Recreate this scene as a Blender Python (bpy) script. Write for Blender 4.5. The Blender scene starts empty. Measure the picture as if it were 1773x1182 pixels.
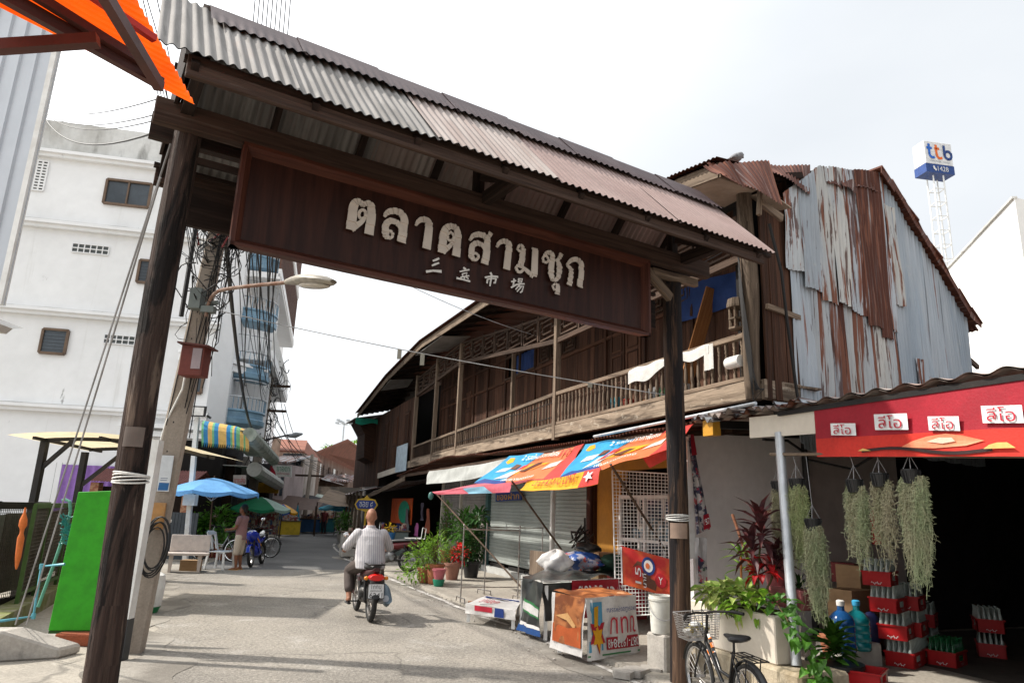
import bpy, bmesh, math, random
from mathutils import Vector, Matrix
R = random.Random(7)
rad = math.radians
sc = bpy.context.scene
COL = sc.collection
V = Vector
# camera
H = 1.7
FPX = 1200.0
TH = math.atan(294 / 1200)
ROLL = math.atan(.0376)
_F = V((0, math.cos(TH), math.sin(TH)))
_U0 = V((0, -math.sin(TH), math.cos(TH)))
_R = math.cos(ROLL) * V((1, 0, 0)) + math.sin(ROLL) * _U0
_U = -math.sin(ROLL) * V((1, 0, 0)) + math.cos(ROLL) * _U0
CAM = V((0, 0, H))
cd = bpy.data.cameras.new('camera')
cam = bpy.data.objects.new('camera', cd)
COL.objects.link(cam)
cd.sensor_width = 36
cd.lens = 36 * FPX / 1773
cd.clip_start = .05
cd.clip_end = 3000
M3 = Matrix((_R, _U, -_F)).transposed()
cam.matrix_world = Matrix.Translation(CAM) @ M3.to_4x4()
sc.camera = cam
# world, sun, exposure
SUN_EL = 47
SUN_DIR = V((1, -.10, -math.tan(rad(SUN_EL)))).normalized()      # the way the light travels
w = bpy.data.worlds.new('World')
sc.world = w
w.use_nodes = True
nt = w.node_tree
bg = nt.nodes['Background']
sky = nt.nodes.new('ShaderNodeTexSky')
sky.sky_type = 'NISHITA'
sky.sun_disc = False
sky.sun_elevation = rad(SUN_EL)
sky.sun_rotation = rad(-84)
sky.dust_density = 5
sky.air_density = 1.2
tc = nt.nodes.new('ShaderNodeTexCoord')
mp = nt.nodes.new('ShaderNodeMapping')
mp.inputs['Scale'].default_value = (1, 1, 2.6)
no = nt.nodes.new('ShaderNodeTexNoise')
no.inputs['Scale'].default_value = 1.3
no.inputs['Detail'].default_value = 5
no.inputs['Roughness'].default_value = .5
rp = nt.nodes.new('ShaderNodeValToRGB')
rp.color_ramp.elements[0].position = .36
rp.color_ramp.elements[0].color = (.80, .80, .80, 1)
rp.color_ramp.elements[1].position = .62
rp.color_ramp.elements[1].color = (.95, .95, .95, 1)
mx = nt.nodes.new('ShaderNodeMix')
mx.data_type = 'RGBA'
mx.inputs[7].default_value = (6.2, 6.45, 6.7, 1)                  # thin bright cloud in front of the blue
for a, b in ((tc.outputs['Generated'], mp.inputs[0]), (mp.outputs[0], no.inputs[0]), (no.outputs[0], rp.inputs[0]),
             (rp.outputs[0], mx.inputs[0]), (sky.outputs[0], mx.inputs[6]), (mx.outputs[2], bg.inputs[0])):
 nt.links.new(a, b)
vd = nt.nodes.new('ShaderNodeVectorMath'); vd.operation = 'DOT_PRODUCT'; vd.inputs[1].default_value = tuple(-SUN_DIR)
nt.links.new(tc.outputs['Generated'], vd.inputs[0])
gm = nt.nodes.new('ShaderNodeMapRange'); gm.inputs[1].default_value = .15; gm.inputs[2].default_value = 1.0; gm.inputs[4].default_value = 9.5; gm.interpolation_type = 'SMOOTHSTEP'
nt.links.new(vd.outputs['Value'], gm.inputs[0])
ad = nt.nodes.new('ShaderNodeMix'); ad.data_type = 'RGBA'; ad.blend_type = 'ADD'; ad.clamp_result = False; ad.inputs[0].default_value = 1
nt.links.new(mx.outputs[2], ad.inputs[6]); nt.links.new(gm.outputs[0], ad.inputs[7]); nt.links.new(ad.outputs[2], bg.inputs[0])
bg.inputs[1].default_value = .115
sd = bpy.data.lights.new('sun', 'SUN')
sd.energy = 4.8
sd.angle = rad(1.6)
sd.color = (1, .945, .86)
so = bpy.data.objects.new('sun', sd)
so.rotation_euler = SUN_DIR.to_track_quat('-Z', 'Y').to_euler()
COL.objects.link(so)
vs = sc.view_settings
vs.view_transform = 'Standard'
vs.look = 'None'
vs.gamma = 1
vs.exposure = .40
sc.cycles.max_bounces = 8
sc.cycles.transparent_max_bounces = 16
# places
def ray(x, y): return _F * FPX + (x - 886.5) * _R + (591 - y) * _U
def G(x, y, z=0):
 v = ray(x, y); return CAM + v * ((z - H) / v.z)
def P(x, y, Y):
 v = ray(x, y); return CAM + v * (Y / v.y)
SU = V((-.366, .931, 0)).normalized()       # along the street, away
SN = V((SU.y, -SU.x, 0))                     # across the street, to the right
SO = V((3.14, 8.70, 0))                      # ground under the balcony corner
UP = V((0, 0, 1))
def S(t, n, z=0): return SO + SU * t + SN * n + V((0, 0, z))
GD = V((.85, .53, 0)).normalized()           # along the gate
GN = V((GD.y, -GD.x, 0))                     # from the gate towards the viewer
GL = V((-2.65, 4.92, 0))                     # foot of its left post
def GP(s, off, z=0): return GL + GD * s + GN * off + V((0, 0, z))
def lerp(a, b, k): return a + (b - a) * k
def pw(x, pts):
 if x <= pts[0][0]: return pts[0][1]
 for (a, va), (b, vb) in zip(pts, pts[1:]):
  if x <= b: return va + (vb - va) * (x - a) / (b - a)
 return pts[-1][1]
# mesh builder
class MB:
 def __init__(s): s.v = []; s.f = []; s.uv = []; s.mi = []; s.m = 0
 def face(s, pts, uvs=None):
  i = len(s.v); s.v += [V(p) for p in pts]; s.f.append(tuple(range(i, i + len(pts))))
  s.uv.append(uvs or [(0, 0)] * len(pts)); s.mi.append(s.m)
 def hexa(s, p, ou=None, L=None):
  o = R.randint(0, 4000) * 10.; ou = R.random() * 20
  L = L or (p[4] - p[0]).length
  e = [(p[1] - p[0]).length, (p[2] - p[1]).length, (p[3] - p[2]).length, (p[0] - p[3]).length]
  acc = 0
  for k in range(4):
   j = (k + 1) % 4
   s.face([p[k], p[j], p[j + 4], p[k + 4]], [(ou, o + acc), (ou, o + acc + e[k]), (ou + L, o + acc + e[k]), (ou + L, o + acc)])
   acc += e[k]
  s.face([p[3], p[2], p[1], p[0]], [(ou, o), (ou + .01, o + e[0]), (ou + .02, o + e[0]), (ou, o + .02)])
  s.face([p[4], p[5], p[6], p[7]], [(ou, o), (ou + .01, o + e[0]), (ou + .02, o + e[0]), (ou, o + .02)])
 def beam(s, a, b, wd, ht, up=UP, w2=None, h2=None):
  a = V(a); b = V(b); d = (b - a).normalized(); x = d.cross(V(up))
  if x.length < 1e-4: x = d.cross(V((1, 0, 0)))
  x.normalize(); y = x.cross(d).normalized(); w2 = w2 or wd; h2 = h2 or ht
  p = [a - x * wd / 2 - y * ht / 2, a + x * wd / 2 - y * ht / 2, a + x * wd / 2 + y * ht / 2, a - x * wd / 2 + y * ht / 2]
  p += [b - x * w2 / 2 - y * h2 / 2, b + x * w2 / 2 - y * h2 / 2, b + x * w2 / 2 + y * h2 / 2, b - x * w2 / 2 + y * h2 / 2]
  s.hexa(p)
 def box(s, c, sx, sy, sz, ax=V((1, 0, 0)), ay=V((0, 1, 0)), az=UP):
  c = V(c); ax = V(ax) * sx / 2; ay = V(ay) * sy / 2; az = V(az) * sz
  r = [c - ax - ay, c + ax - ay, c + ax + ay, c - ax + ay]
  s.hexa(r + [q + az for q in r])
 def ring(s, c, x, y, n): return [c + x * math.cos(2 * math.pi * k / n) + y * math.sin(2 * math.pi * k / n) for k in range(n)]
 def skin(s, rings, closed=True, caps=True, vl=None):
  o = R.randint(0, 4000) * 10.; n = len(rings[0]); L = 0
  for i in range(len(rings) - 1):
   A, B = rings[i], rings[i + 1]; dl = (B[0] - A[0]).length
   for k in range(n if closed else n - 1):
    j = (k + 1) % n; w0 = k * (A[1] - A[0]).length; w1 = (k + 1) * (A[1] - A[0]).length
    s.face([A[k], A[j], B[j], B[k]], [(L, o + w0), (L, o + w1), (L + dl, o + w1), (L + dl, o + w0)])
   L += dl
  if caps and closed:
   s.face(rings[0][::-1], [(0, o)] * n); s.face(rings[-1], [(L, o)] * n)
 def tube(s, pts, r, n=8, caps=True):
  pts = [V(p) for p in pts]; rs = r if isinstance(r, (list, tuple)) else [r] * len(pts)
  rings = []; d0 = (pts[1] - pts[0]).normalized()
  x = d0.cross(UP) if abs(d0.z) < .95 else d0.cross(V((1, 0, 0)))
  x.normalize()
  for i, p in enumerate(pts):
   d = ((pts[min(i + 1, len(pts) - 1)] - pts[max(i - 1, 0)])).normalized()
   x = (x - d * x.dot(d)); x.normalize(); y = d.cross(x)
   rings.append(s.ring(p, x * rs[i], y * rs[i], n))
  s.skin(rings, True, caps)
 def cyl(s, a, b, r0, r1=None, n=12): s.tube([a, b], [r0, r0 if r1 is None else r1], n)
 def lathe(s, c, prof, n=16, ax=V((1, 0, 0)), ay=V((0, 1, 0)), az=UP, caps=True):
  c = V(c); s.skin([s.ring(c + V(az) * z, V(ax) * r, V(ay) * r, n) for r, z in prof], True, caps)
 def loft(s, secs, n=14):   # (centre, xvec, yvec)
  s.skin([s.ring(V(c), V(x), V(y), n) for c, x, y in secs])
 def ell(s, c, x, y, z, n=12, m=8):
  c = V(c); x = V(x); y = V(y); z = V(z); rings = []
  for i in range(m + 1):
   a = -math.pi / 2 + math.pi * i / m; k = max(math.cos(a), .02)
   rings.append(s.ring(c + z * math.sin(a), x * k, y * k, n))
  s.skin(rings)
 def prism(s, poly, ext):
  poly = [V(p) for p in poly]; ext = V(ext); o = R.randint(0, 4000) * 10.
  ax = (poly[1] - poly[0]).normalized(); nm = V(ext).normalized(); ay = nm.cross(ax)
  uv = [((p - poly[0]).dot(ax), o + (p - poly[0]).dot(ay)) for p in poly]
  s.face([p + ext for p in poly], uv); s.face(poly[::-1], uv[::-1])
  for k in range(len(poly)):
   j = (k + 1) % len(poly)
   s.face([poly[k], poly[j], poly[j] + ext, poly[k] + ext], [uv[k], uv[j], uv[j], uv[k]])
 def grid(s, fn, nu, nv, uvs=(1, 1), o=(0, 0)):
  i0 = len(s.v)
  for i in range(nu + 1):
   for j in range(nv + 1): s.v.append(V(fn(i / nu, j / nv)))
  for i in range(nu):
   for j in range(nv):
    a = i0 + i * (nv + 1) + j
    s.f.append((a, a + nv + 1, a + nv + 2, a + 1)); s.mi.append(s.m)
    s.uv.append([(o[0] + uvs[0] * q, o[1] + uvs[1] * r_) for q, r_ in ((i / nu, j / nv), ((i + 1) / nu, j / nv), ((i + 1) / nu, (j + 1) / nv), (i / nu, (j + 1) / nv))])
 def corr(s, p0, A, B, pitch=.075, amp=.012, nv=1, seg=4, wob=0, thick=0, trim=None, under=False):
  p0 = V(p0); A = V(A); B = V(B); nm = A.cross(B).normalized(); L = A.length; nu = max(4, int(L / pitch * seg))
  ph = R.random() * 6; o = (R.random() * 50, R.randint(0, 4000) * 10.)
  def fn(i, j):
   q = p0 + A * i + B * j
   if trim: q = p0 + A * i + B * trim(i, j)
   k = wob * math.sin(i * 7 + ph) * math.sin(j * 5 + ph * 2)
   return q + nm * (amp * math.sin(2 * math.pi * i * L / pitch) + k)
  s.grid(fn, nu, nv, (L, B.length), o)
  if thick:
   if under: s.m = 1
   s.grid(lambda i, j: fn(1 - i, j) - nm * thick, nu, nv, (L, B.length), o)
 def leaf(s, p, d, nrm, L, W, curl=.3, fold=.25):
  p = V(p); d = V(d).normalized(); sd_ = d.cross(V(nrm))
  if sd_.length < 1e-3: sd_ = d.cross(V((1, .3, 0)))
  sd_.normalize(); up = sd_.cross(d)
  m1 = p + d * L * .4 + up * L * .06; tip = p + d * L - up * L * curl; o = R.randint(0, 4000) * 10.
  a = p + d * L * .35 + sd_ * W / 2 + up * W * fold; b = p + d * L * .35 - sd_ * W / 2 + up * W * fold
  c = p + d * L * .72 + sd_ * W * .33 + up * (W * fold - L * curl * .4); e = p + d * L * .72 - sd_ * W * .33 + up * (W * fold - L * curl * .4)
  m2 = p + d * L * .72 - up * L * curl * .4
  u = lambda k: (k, o)
  s.face([p, m1, a], [u(0), u(.4), u(.35)]); s.face([p, b, m1], [u(0), u(.35), u(.4)])
  s.face([a, m1, m2, c], [u(.35), u(.4), u(.7), u(.7)]); s.face([m1, b, e, m2], [u(.4), u(.35), u(.7), u(.7)])
  s.face([c, m2, tip], [u(.7), u(.7), u(1)]); s.face([m2, e, tip], [u(.7), u(.7), u(1)])
 def build(s, name, mats, parent=None, smooth=False, base=None, bevel=0, weld=True):
  me = bpy.data.meshes.new(name)
  off = V((0, 0, 0))
  if parent is not None: off = V(BASE[parent.name])
  elif base is not None: off = V(base)
  me.from_pydata([tuple(p - off) for p in s.v], [], s.f)
  ul = me.uv_layers.new(name='UVMap')
  fl = [c for f in s.uv for q in f for c in q]
  ul.data.foreach_set('uv', fl)
  if not isinstance(mats, (list, tuple)): mats = [mats]
  for m_ in mats: me.materials.append(m_)
  me.polygons.foreach_set('material_index', s.mi)
  bm = bmesh.new(); bm.from_mesh(me)
  if weld: bmesh.ops.remove_doubles(bm, verts=bm.verts, dist=.0004)
  bmesh.ops.recalc_face_normals(bm, faces=bm.faces)
  if smooth:
   for f in bm.faces: f.smooth = True
   for e in bm.edges:
    if len(e.link_faces) == 2 and e.calc_face_angle(0) > .9: e.smooth = False
  bm.to_mesh(me); bm.free(); me.update()
  o = bpy.data.objects.new(name, me); COL.objects.link(o)
  BASE[o.name] = off
  if parent is not None: o.parent = parent
  else: o.location = off
  if bevel:
   b = o.modifiers.new('b', 'BEVEL'); b.width = bevel; b.segments = 1; b.limit_method = 'ANGLE'
  return o
BASE = {}
def setp(o, label=None, cat=None, group=None, kind=None):
 if label: o['label'] = label
 if cat:
  o['category'] = cat
  if not kind: o['kind'] = 'thing'
 if group: o['group'] = group
 if kind: o['kind'] = kind
 return o
def thing(name, loc, label, cat, group=None):
 o = bpy.data.objects.new(name, None); o.location = loc; o.empty_display_size = .1
 COL.objects.link(o); BASE[o.name] = V(loc)
 return setp(o, label, cat, group)
def dup(root, loc, rz=None, label=None, group=None, scale=None):
 def cp(o, par):
  c = o.copy(); COL.objects.link(c); BASE[c.name] = V((0, 0, 0)); c.parent = par
  for ch in [x for x in kids.get(o.name, [])]: cp(ch, c)
  return c
 kids = {}
 for o in COL.objects:
  if o.parent: kids.setdefault(o.parent.name, []).append(o)
 r = cp(root, None); r.location = loc
 if rz is not None: r.rotation_euler = (0, 0, rz)
 if scale: r.scale = (scale,) * 3 if not isinstance(scale, tuple) else scale
 if label: r['label'] = label
 if group: r['group'] = group
 return r
def text2d(s_, size=1, ext=0, shear=0):
 c = bpy.data.curves.new('t', 'FONT'); c.body = s_; c.size = size; c.extrude = ext; c.resolution_u = 3; c.shear = shear
 o = bpy.data.objects.new('t', c); COL.objects.link(o)
 dg = bpy.context.evaluated_depsgraph_get()
 me = bpy.data.meshes.new_from_object(o.evaluated_get(dg))
 vs_ = [tuple(v.co) for v in me.vertices]; fs = [tuple(p.vertices) for p in me.polygons]
 bpy.data.objects.remove(o); bpy.data.curves.remove(c); bpy.data.meshes.remove(me)
 return vs_, fs
def text_on(mb, s_, fn, u0, v0, u1, v1, off=.006, rot=0):
 """lettering laid on the surface fn(u, v): fills the box u0..u1, v0..v1"""
 vs_, fs = text2d(s_)
 xs = [p[0] for p in vs_]; ys = [p[1] for p in vs_]
 x0, x1, y0, y1 = min(xs), max(xs), min(ys), max(ys)
 e = .002; A = fn(.5, .5); n_ = (fn(.5 + e, .5) - A).cross(fn(.5, .5 + e) - A).normalized()
 i = len(mb.v)
 for p in vs_:
  a, b = (p[0] - x0) / (x1 - x0), (p[1] - y0) / (y1 - y0)
  if rot == 90: a, b = 1 - b, a
  if rot == -90: a, b = b, 1 - a
  if rot == 180: a, b = 1 - a, 1 - b
  mb.v.append(fn(lerp(u0, u1, a), lerp(v0, v1, b)) + n_ * off)
 for f in fs:
  mb.f.append(tuple(i + k for k in f)); mb.uv.append([(0, 0)] * len(f)); mb.mi.append(mb.m)
def poly_on(mb, pts, fn, off=.004):
 e = .002; A = fn(.5, .5); n_ = (fn(.5 + e, .5) - A).cross(fn(.5, .5 + e) - A).normalized()
 mb.face([fn(a, b) + n_ * off for a, b in pts], [(a, b) for a, b in pts])
def bilin(a, b, c, d, sag=0, rip=0, sd_=0):
 """surface through corners a (0,0) b (1,0) c (1,1) d (0,1)"""
 a, b, c, d = V(a), V(b), V(c), V(d); nn = (b - a).cross(d - a).normalized()
 def fn(u, v):
  p = (a * (1 - u) + b * u) * (1 - v) + (d * (1 - u) + c * u) * v
  k = -sag * 4 * u * (1 - u) * (1 - (v - .5) ** 2)
  return p + V((0, 0, k)) + nn * rip * (math.sin(u * 9 + v * 4 + sd_) * .6 + math.sin(u * 17 - v * 7 + sd_ * 2) * .4)
 return fn
def ribbon(mb, pts, wds, fn, off, closed=False):
 """flat stroke in a plane given by fn(x, y)"""
 n = len(pts); L = []; Rr = []
 for i, p in enumerate(pts):
  a = pts[(i - 1) % n] if closed or i else pts[0]; b = pts[(i + 1) % n] if closed or i < n - 1 else pts[-1]
  dx, dy = b[0] - a[0], b[1] - a[1]; l = math.hypot(dx, dy) or 1; w_ = (wds[i] if isinstance(wds, (list, tuple)) else wds) / 2
  L.append((p[0] - dy / l * w_, p[1] + dx / l * w_)); Rr.append((p[0] + dy / l * w_, p[1] - dx / l * w_))
 for i in range(n if closed else n - 1):
  j = (i + 1) % n
  mb.face([fn(*Rr[i], off), fn(*Rr[j], off), fn(*L[j], off), fn(*L[i], off)])
def smooth_pts(pts, k=2):
 for _ in range(k):
  q = [pts[0]]
  for a, b in zip(pts, pts[1:]):
   q += [tuple(lerp(x, y, .25) for x, y in zip(a, b)), tuple(lerp(x, y, .75) for x, y in zip(a, b))]
  pts = q + [pts[-1]]
 return pts
def sag_line(a, b, sag, n=10):
 a = V(a); b = V(b); return [a.lerp(b, i / n) - V((0, 0, sag * 4 * (i / n) * (1 - i / n))) for i in range(n + 1)]
# materials
def rgb(h):   # sRGB hex -> linear
 c = [int(h[i:i + 2], 16) / 255 for i in (0, 2, 4)]
 return tuple(x / 12.92 if x < .04045 else ((x + .055) / 1.055) ** 2.4 for x in c)
_mats = {}
def mat(name, c, c2=None, sc_=(3, 3, 3), lo=.38, hi=.68, detail=6, uv=False, rough=.75, metal=0, plank=0., var=.12, fine=14., bump=.15,
  bsc=None, layers=(), trans=0, ior=1.45, spec=.35, emis=0, coat=0, thin=0, dst=.7):
 if name in _mats: return _mats[name]
 m = bpy.data.materials.new(name); m.use_nodes = True; nt = m.node_tree; L = nt.links.new
 b = nt.nodes['Principled BSDF']
 def N(t): return nt.nodes.new(t)
 if uv: co = N('ShaderNodeUVMap').outputs[0]
 else: co = N('ShaderNodeTexCoord').outputs['Object']
 def noise(s_, det, rough_=.55, dist=(dst if uv else .15)):
  mp = N('ShaderNodeMapping'); mp.inputs['Scale'].default_value = s_ if isinstance(s_, (tuple, list)) else (s_,) * 3
  L(co, mp.inputs[0]); n = N('ShaderNodeTexNoise'); n.inputs['Scale'].default_value = 1; n.inputs['Detail'].default_value = det
  n.inputs['Roughness'].default_value = rough_; n.inputs['Distortion'].default_value = dist
  L(mp.outputs[0], n.inputs[0]); return n.outputs[0]
 def ramp(x, lo, hi):
  r = N('ShaderNodeMapRange'); r.inputs[1].default_value = lo; r.inputs[2].default_value = hi; r.interpolation_type = 'SMOOTHSTEP'
  L(x, r.inputs[0]); return r.outputs[0]
 def mixc(f, a, bcol, mode='MIX', amt=None):
  x = N('ShaderNodeMix'); x.data_type = 'RGBA'; x.blend_type = mode; x.clamp_factor = True
  if amt is not None:
   q = N('ShaderNodeMath'); q.operation = 'MULTIPLY'; q.inputs[1].default_value = amt; L(f, q.inputs[0]); f = q.outputs[0]
  if hasattr(f, 'links'): L(f, x.inputs[0])
  else: x.inputs[0].default_value = f
  for k, q in ((6, a), (7, bcol)):
   if hasattr(q, 'links'): L(q, x.inputs[k])
   else: x.inputs[k].default_value = (*q, 1)
  return x.outputs[2]
 out = c
 if c2: out = mixc(ramp(noise(sc_, detail), lo, hi), c, c2)
 for (lc, ls, llo, lhi, lam) in layers:
  out = mixc(ramp(noise(ls, 7, .62), llo, lhi), out, lc, amt=lam)
 if plank:
  sp = N('ShaderNodeSeparateXYZ'); u_ = N('ShaderNodeUVMap'); L(u_.outputs[0], sp.inputs[0])
  dv = N('ShaderNodeMath'); dv.operation = 'DIVIDE'; dv.inputs[1].default_value = 10; L(sp.outputs[1], dv.inputs[0])
  rd = N('ShaderNodeMath'); rd.operation = 'ROUND'; L(dv.outputs[0], rd.inputs[0])
  wn = N('ShaderNodeTexWhiteNoise'); wn.noise_dimensions = '1D'; L(rd.outputs[0], wn.inputs[1])
  mr = N('ShaderNodeMapRange'); mr.inputs[3].default_value = 1 - plank; mr.inputs[4].default_value = 1 + plank; L(wn.outputs[0], mr.inputs[0])
  cb = N('ShaderNodeCombineXYZ')
  for k in range(3): L(mr.outputs[0], cb.inputs[k])
  out = mixc(1.0, out, cb.outputs[0], 'MULTIPLY')
 if var:
  nz = noise(fine if isinstance(fine, tuple) else (fine,) * 3, 5)
  mr = N('ShaderNodeMapRange'); mr.inputs[1].default_value = .25; mr.inputs[2].default_value = .75
  mr.inputs[3].default_value = 1 - var; mr.inputs[4].default_value = 1 + var; L(nz, mr.inputs[0])
  cb = N('ShaderNodeCombineXYZ')
  for k in range(3): L(mr.outputs[0], cb.inputs[k])
  out = mixc(1.0, out, cb.outputs[0], 'MULTIPLY')
 if hasattr(out, 'links'): L(out, b.inputs['Base Color'])
 else: b.inputs['Base Color'].default_value = (*out, 1)
 b.inputs['Roughness'].default_value = rough; b.inputs['Metallic'].default_value = metal
 b.inputs['IOR'].default_value = ior; b.inputs['Specular IOR Level'].default_value = spec
 b.inputs['Transmission Weight'].default_value = trans; b.inputs['Coat Weight'].default_value = coat
 if emis: b.inputs['Emission Color'].default_value = (*c, 1); b.inputs['Emission Strength'].default_value = emis
 if bump:
  bp = N('ShaderNodeBump'); bp.inputs['Strength'].default_value = bump; bp.inputs['Distance'].default_value = .02
  L(noise(bsc or (fine if isinstance(fine, tuple) else fine * 1.7), 6), bp.inputs['Height']); L(bp.outputs[0], b.inputs['Normal'])
 if thin:   # light through leaves and cloth
  tr = N('ShaderNodeBsdfTranslucent'); ms = N('ShaderNodeMixShader'); ms.inputs[0].default_value = thin
  if hasattr(out, 'links'): L(out, tr.inputs[0])
  else: tr.inputs[0].default_value = (*out, 1)
  L(b.outputs[0], ms.inputs[1]); L(tr.outputs[0], ms.inputs[2]); L(ms.outputs[0], nt.nodes['Material Output'].inputs[0])
 _mats[name] = m
 return m
def wood(name, c, c2, plank=.25, rough=.8, gr=26, layers=(), var=.2, bump=.35):
 return mat(name, c, c2, sc_=(1.1, gr, 1), lo=.35, hi=.7, uv=True, rough=rough, plank=plank, var=var, fine=(3, 60, 1), bump=bump, bsc=(2, 55, 1), layers=layers, spec=.2)
def rusty(name, lo, hi=.08, base=(.42, .47, .52), extra=()):
 return mat(name, base, (.34, .37, .40), sc_=(2, .5, 1), uv=True, rough=.55, metal=.25, plank=.12, var=.12, fine=(9, 1.2, 1), bump=.1, spec=.3, dst=.15,
               layers=[((.5, .48, .42), (5, 2.5, 1), .6, .75, .35), ((.19, .20, .21), (22, .35, 1), .60, .66, .6), ((.17, .055, .026), (11, .33, 1), lo, lo + hi, .95), ((.065, .02, .012), (19, .8, 1), lo + .04, lo + .03 + hi, .85)] + list(extra))
W_GATE = wood('gate_timber', (.016, .010, .008), (.034, .021, .016), .3)
W_GATEL = wood('gate_timber_pale', (.058, .036, .027), (.028, .017, .013), .2, layers=[((.12, .09, .075), (1.0, 9, 1), .6, .74, .6)])
W_SIGN = wood('sign_board_wood', (.024, .0085, .006), (.044, .0155, .010), .18, rough=.45, gr=12, bump=.12, layers=[((.06, .045, .035), (.5, 5, 1), .66, .8, .5)])
W_SIGNF = wood('sign_frame_wood', (.048, .015, .010), (.088, .030, .018), .15, rough=.45, gr=16, bump=.15)
W_POST = wood('post_wood', (.030, .019, .016), (.060, .040, .032), .1, gr=30, bump=.9, layers=[((.006, .005, .005), (.8, 5, 1), .52, .60, .9), ((.15, .11, .085), (1.0, 7, 1), .57, .68, .75), ((.22, .17, .14), (2.5, 30, 1), .62, .72, .5), ((.004, .003, .003), (.9, 40, 1), .64, .68, .9)])
W_POSTR = wood('post_wood_bare', (.085, .050, .032), (.036, .022, .016), .1, gr=30, bump=.9, layers=[((.007, .007, .009), (.6, 3.5, 1), .48, .57, .9), ((.24, .16, .105), (1.5, 12, 1), .6, .70, .6), ((.005, .004, .004), (.9, 40, 1), .63, .67, .9)])
W_GREY = wood('weathered_timber', (.185, .138, .10), (.092, .066, .047), .32, layers=[((.05, .034, .026), (1.4, 9, 1), .54, .68, .8), ((.36, .30, .24), (2.2, 22, 1), .62, .74, .5)])
W_BEAM = wood('flaking_beam', (.27, .21, .155), (.14, .105, .076), .16, gr=9, layers=[((.055, .04, .03), (.8, 6, 1), .50, .62, .85), ((.5, .44, .36), (5, 9, 1), .58, .7, .5)])
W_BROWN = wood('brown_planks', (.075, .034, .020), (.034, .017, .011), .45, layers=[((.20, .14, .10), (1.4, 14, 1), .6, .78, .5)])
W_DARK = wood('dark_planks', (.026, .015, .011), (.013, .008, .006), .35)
W_ORANGE = wood('fresh_plank', (.36, .16, .06), (.26, .11, .04), .1)
W_LAT = wood('lattice_timber', (.075, .048, .034), (.036, .023, .017), .25)
CONC = mat('concrete', (.40, .37, .33), (.27, .25, .225), sc_=(2, 2, 2), rough=.9, var=.14, fine=30, bump=.3, layers=[((.12, .11, .10), (3, 3, .7), .58, .75, .6)])
CONCP = mat('pole_concrete', (.34, .29, .24), (.24, .20, .165), sc_=(3, 3, .8), rough=.9, var=.15, fine=40, bump=.3, layers=[((.10, .08, .065), (4, 4, .5), .58, .72, .6)])
PLAST = mat('white_plaster', (.86, .865, .87), (.80, .805, .805), sc_=(.25, .25, .15), rough=.85, var=.04, fine=3, bump=.08,
   layers=[((.55, .54, .51), (2.6, 2.6, .14), .60, .74, .35), ((.36, .35, .32), (.55, .55, .16), .62, .76, .5), ((.13, .125, .11), (1.5, 1.5, .7), .655, .73, .7)])
PLASTD = mat('stained_plaster', (.66, .66, .64), (.42, .41, .38), sc_=(.8, .8, .35), rough=.9, var=.08, fine=6, bump=.1,
             layers=[((.12, .115, .10), (1.1, 1.1, .3), .52, .68, .8)])
PLG = mat('grey_plaster', (.74, .705, .70), (.65, .615, .605), sc_=(.8, .8, .8), rough=.85, var=.06, fine=8, bump=.08, layers=[((.18, .16, .15), (.9, .9, .5), .62, .8, .5)])
PLW = mat('white_far_wall', (.83, .82, .79), (.75, .74, .71), sc_=(.3, .3, .3), rough=.9, var=.04, fine=4, bump=0)
WHITE = mat('white_paint', (.74, .74, .72), (.62, .61, .58), sc_=(4, 4, 4), rough=.5, var=.06, fine=20, bump=.05, layers=[((.35, .30, .25), (7, 7, 3), .66, .76, .6)])
CREAM = mat('cream_paint', (.66, .60, .51), (.58, .52, .44), sc_=(2, 2, 2), rough=.55, var=.05, fine=15, bump=.06, layers=[((.3, .26, .2), (2.5, 2.5, 2.5), .66, .8, .4)])
GALV = mat('galvanised_pipe', (.50, .52, .54), (.38, .40, .42), sc_=(6, 6, 3), rough=.4, metal=.5, var=.08, fine=30, bump=.05)
STEEL = mat('bare_steel', (.42, .41, .40), (.28, .24, .21), sc_=(9, 9, 9), rough=.35, metal=.8, var=.1, fine=40, bump=.05)
BLACKM = mat('black_metal', (.018, .017, .017), (.03, .025, .022), rough=.5, metal=.3, var=.15, bump=.1)
DARKBR = mat('dark_brown_steel', (.055, .026, .02), (.04, .018, .014), rough=.5, metal=.2, var=.15, bump=.05)
RUBBER = mat('tyre_rubber', (.02, .02, .02), (.035, .033, .03), sc_=(20, 20, 20), rough=.85, var=.15, bump=.3)
CHROME = mat('chrome', (.7, .7, .7), rough=.18, metal=1, var=.05, bump=0)
BLACKP = mat('black_plastic', (.014, .014, .015), (.022, .022, .022), rough=.42, var=.1, bump=.05, spec=.5)
CABLE = mat('cable_black', (.015, .014, .014), rough=.6, var=.1, bump=0)
CABLEG = mat('cable_grey', (.32, .32, .33), (.2, .2, .2), rough=.6, var=.1, bump=0)
CABLEW = mat('cable_white', (.6, .59, .56), rough=.6, var=.1, bump=0)
def paint(name, c, rough=.45, var=.08, **k): return mat(name, c, tuple(x * .8 for x in c), sc_=(5, 5, 5), rough=rough, var=var, fine=25, bump=k.pop('bump', .04), **k)
def cloth(name, c, thin=.15, rough=.8, var=.1, **k): return mat(name, c, tuple(x * .82 for x in c), sc_=(3, 3, 3), rough=rough, var=var, fine=30, bump=.12, thin=thin, **k)
RED = paint('red_plastic', (.48, .018, .02))
CARDB = mat('cardboard', (.34, .22, .12), (.28, .18, .10), sc_=(2, 2, 9), rough=.9, var=.08, bump=.08)
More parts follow.
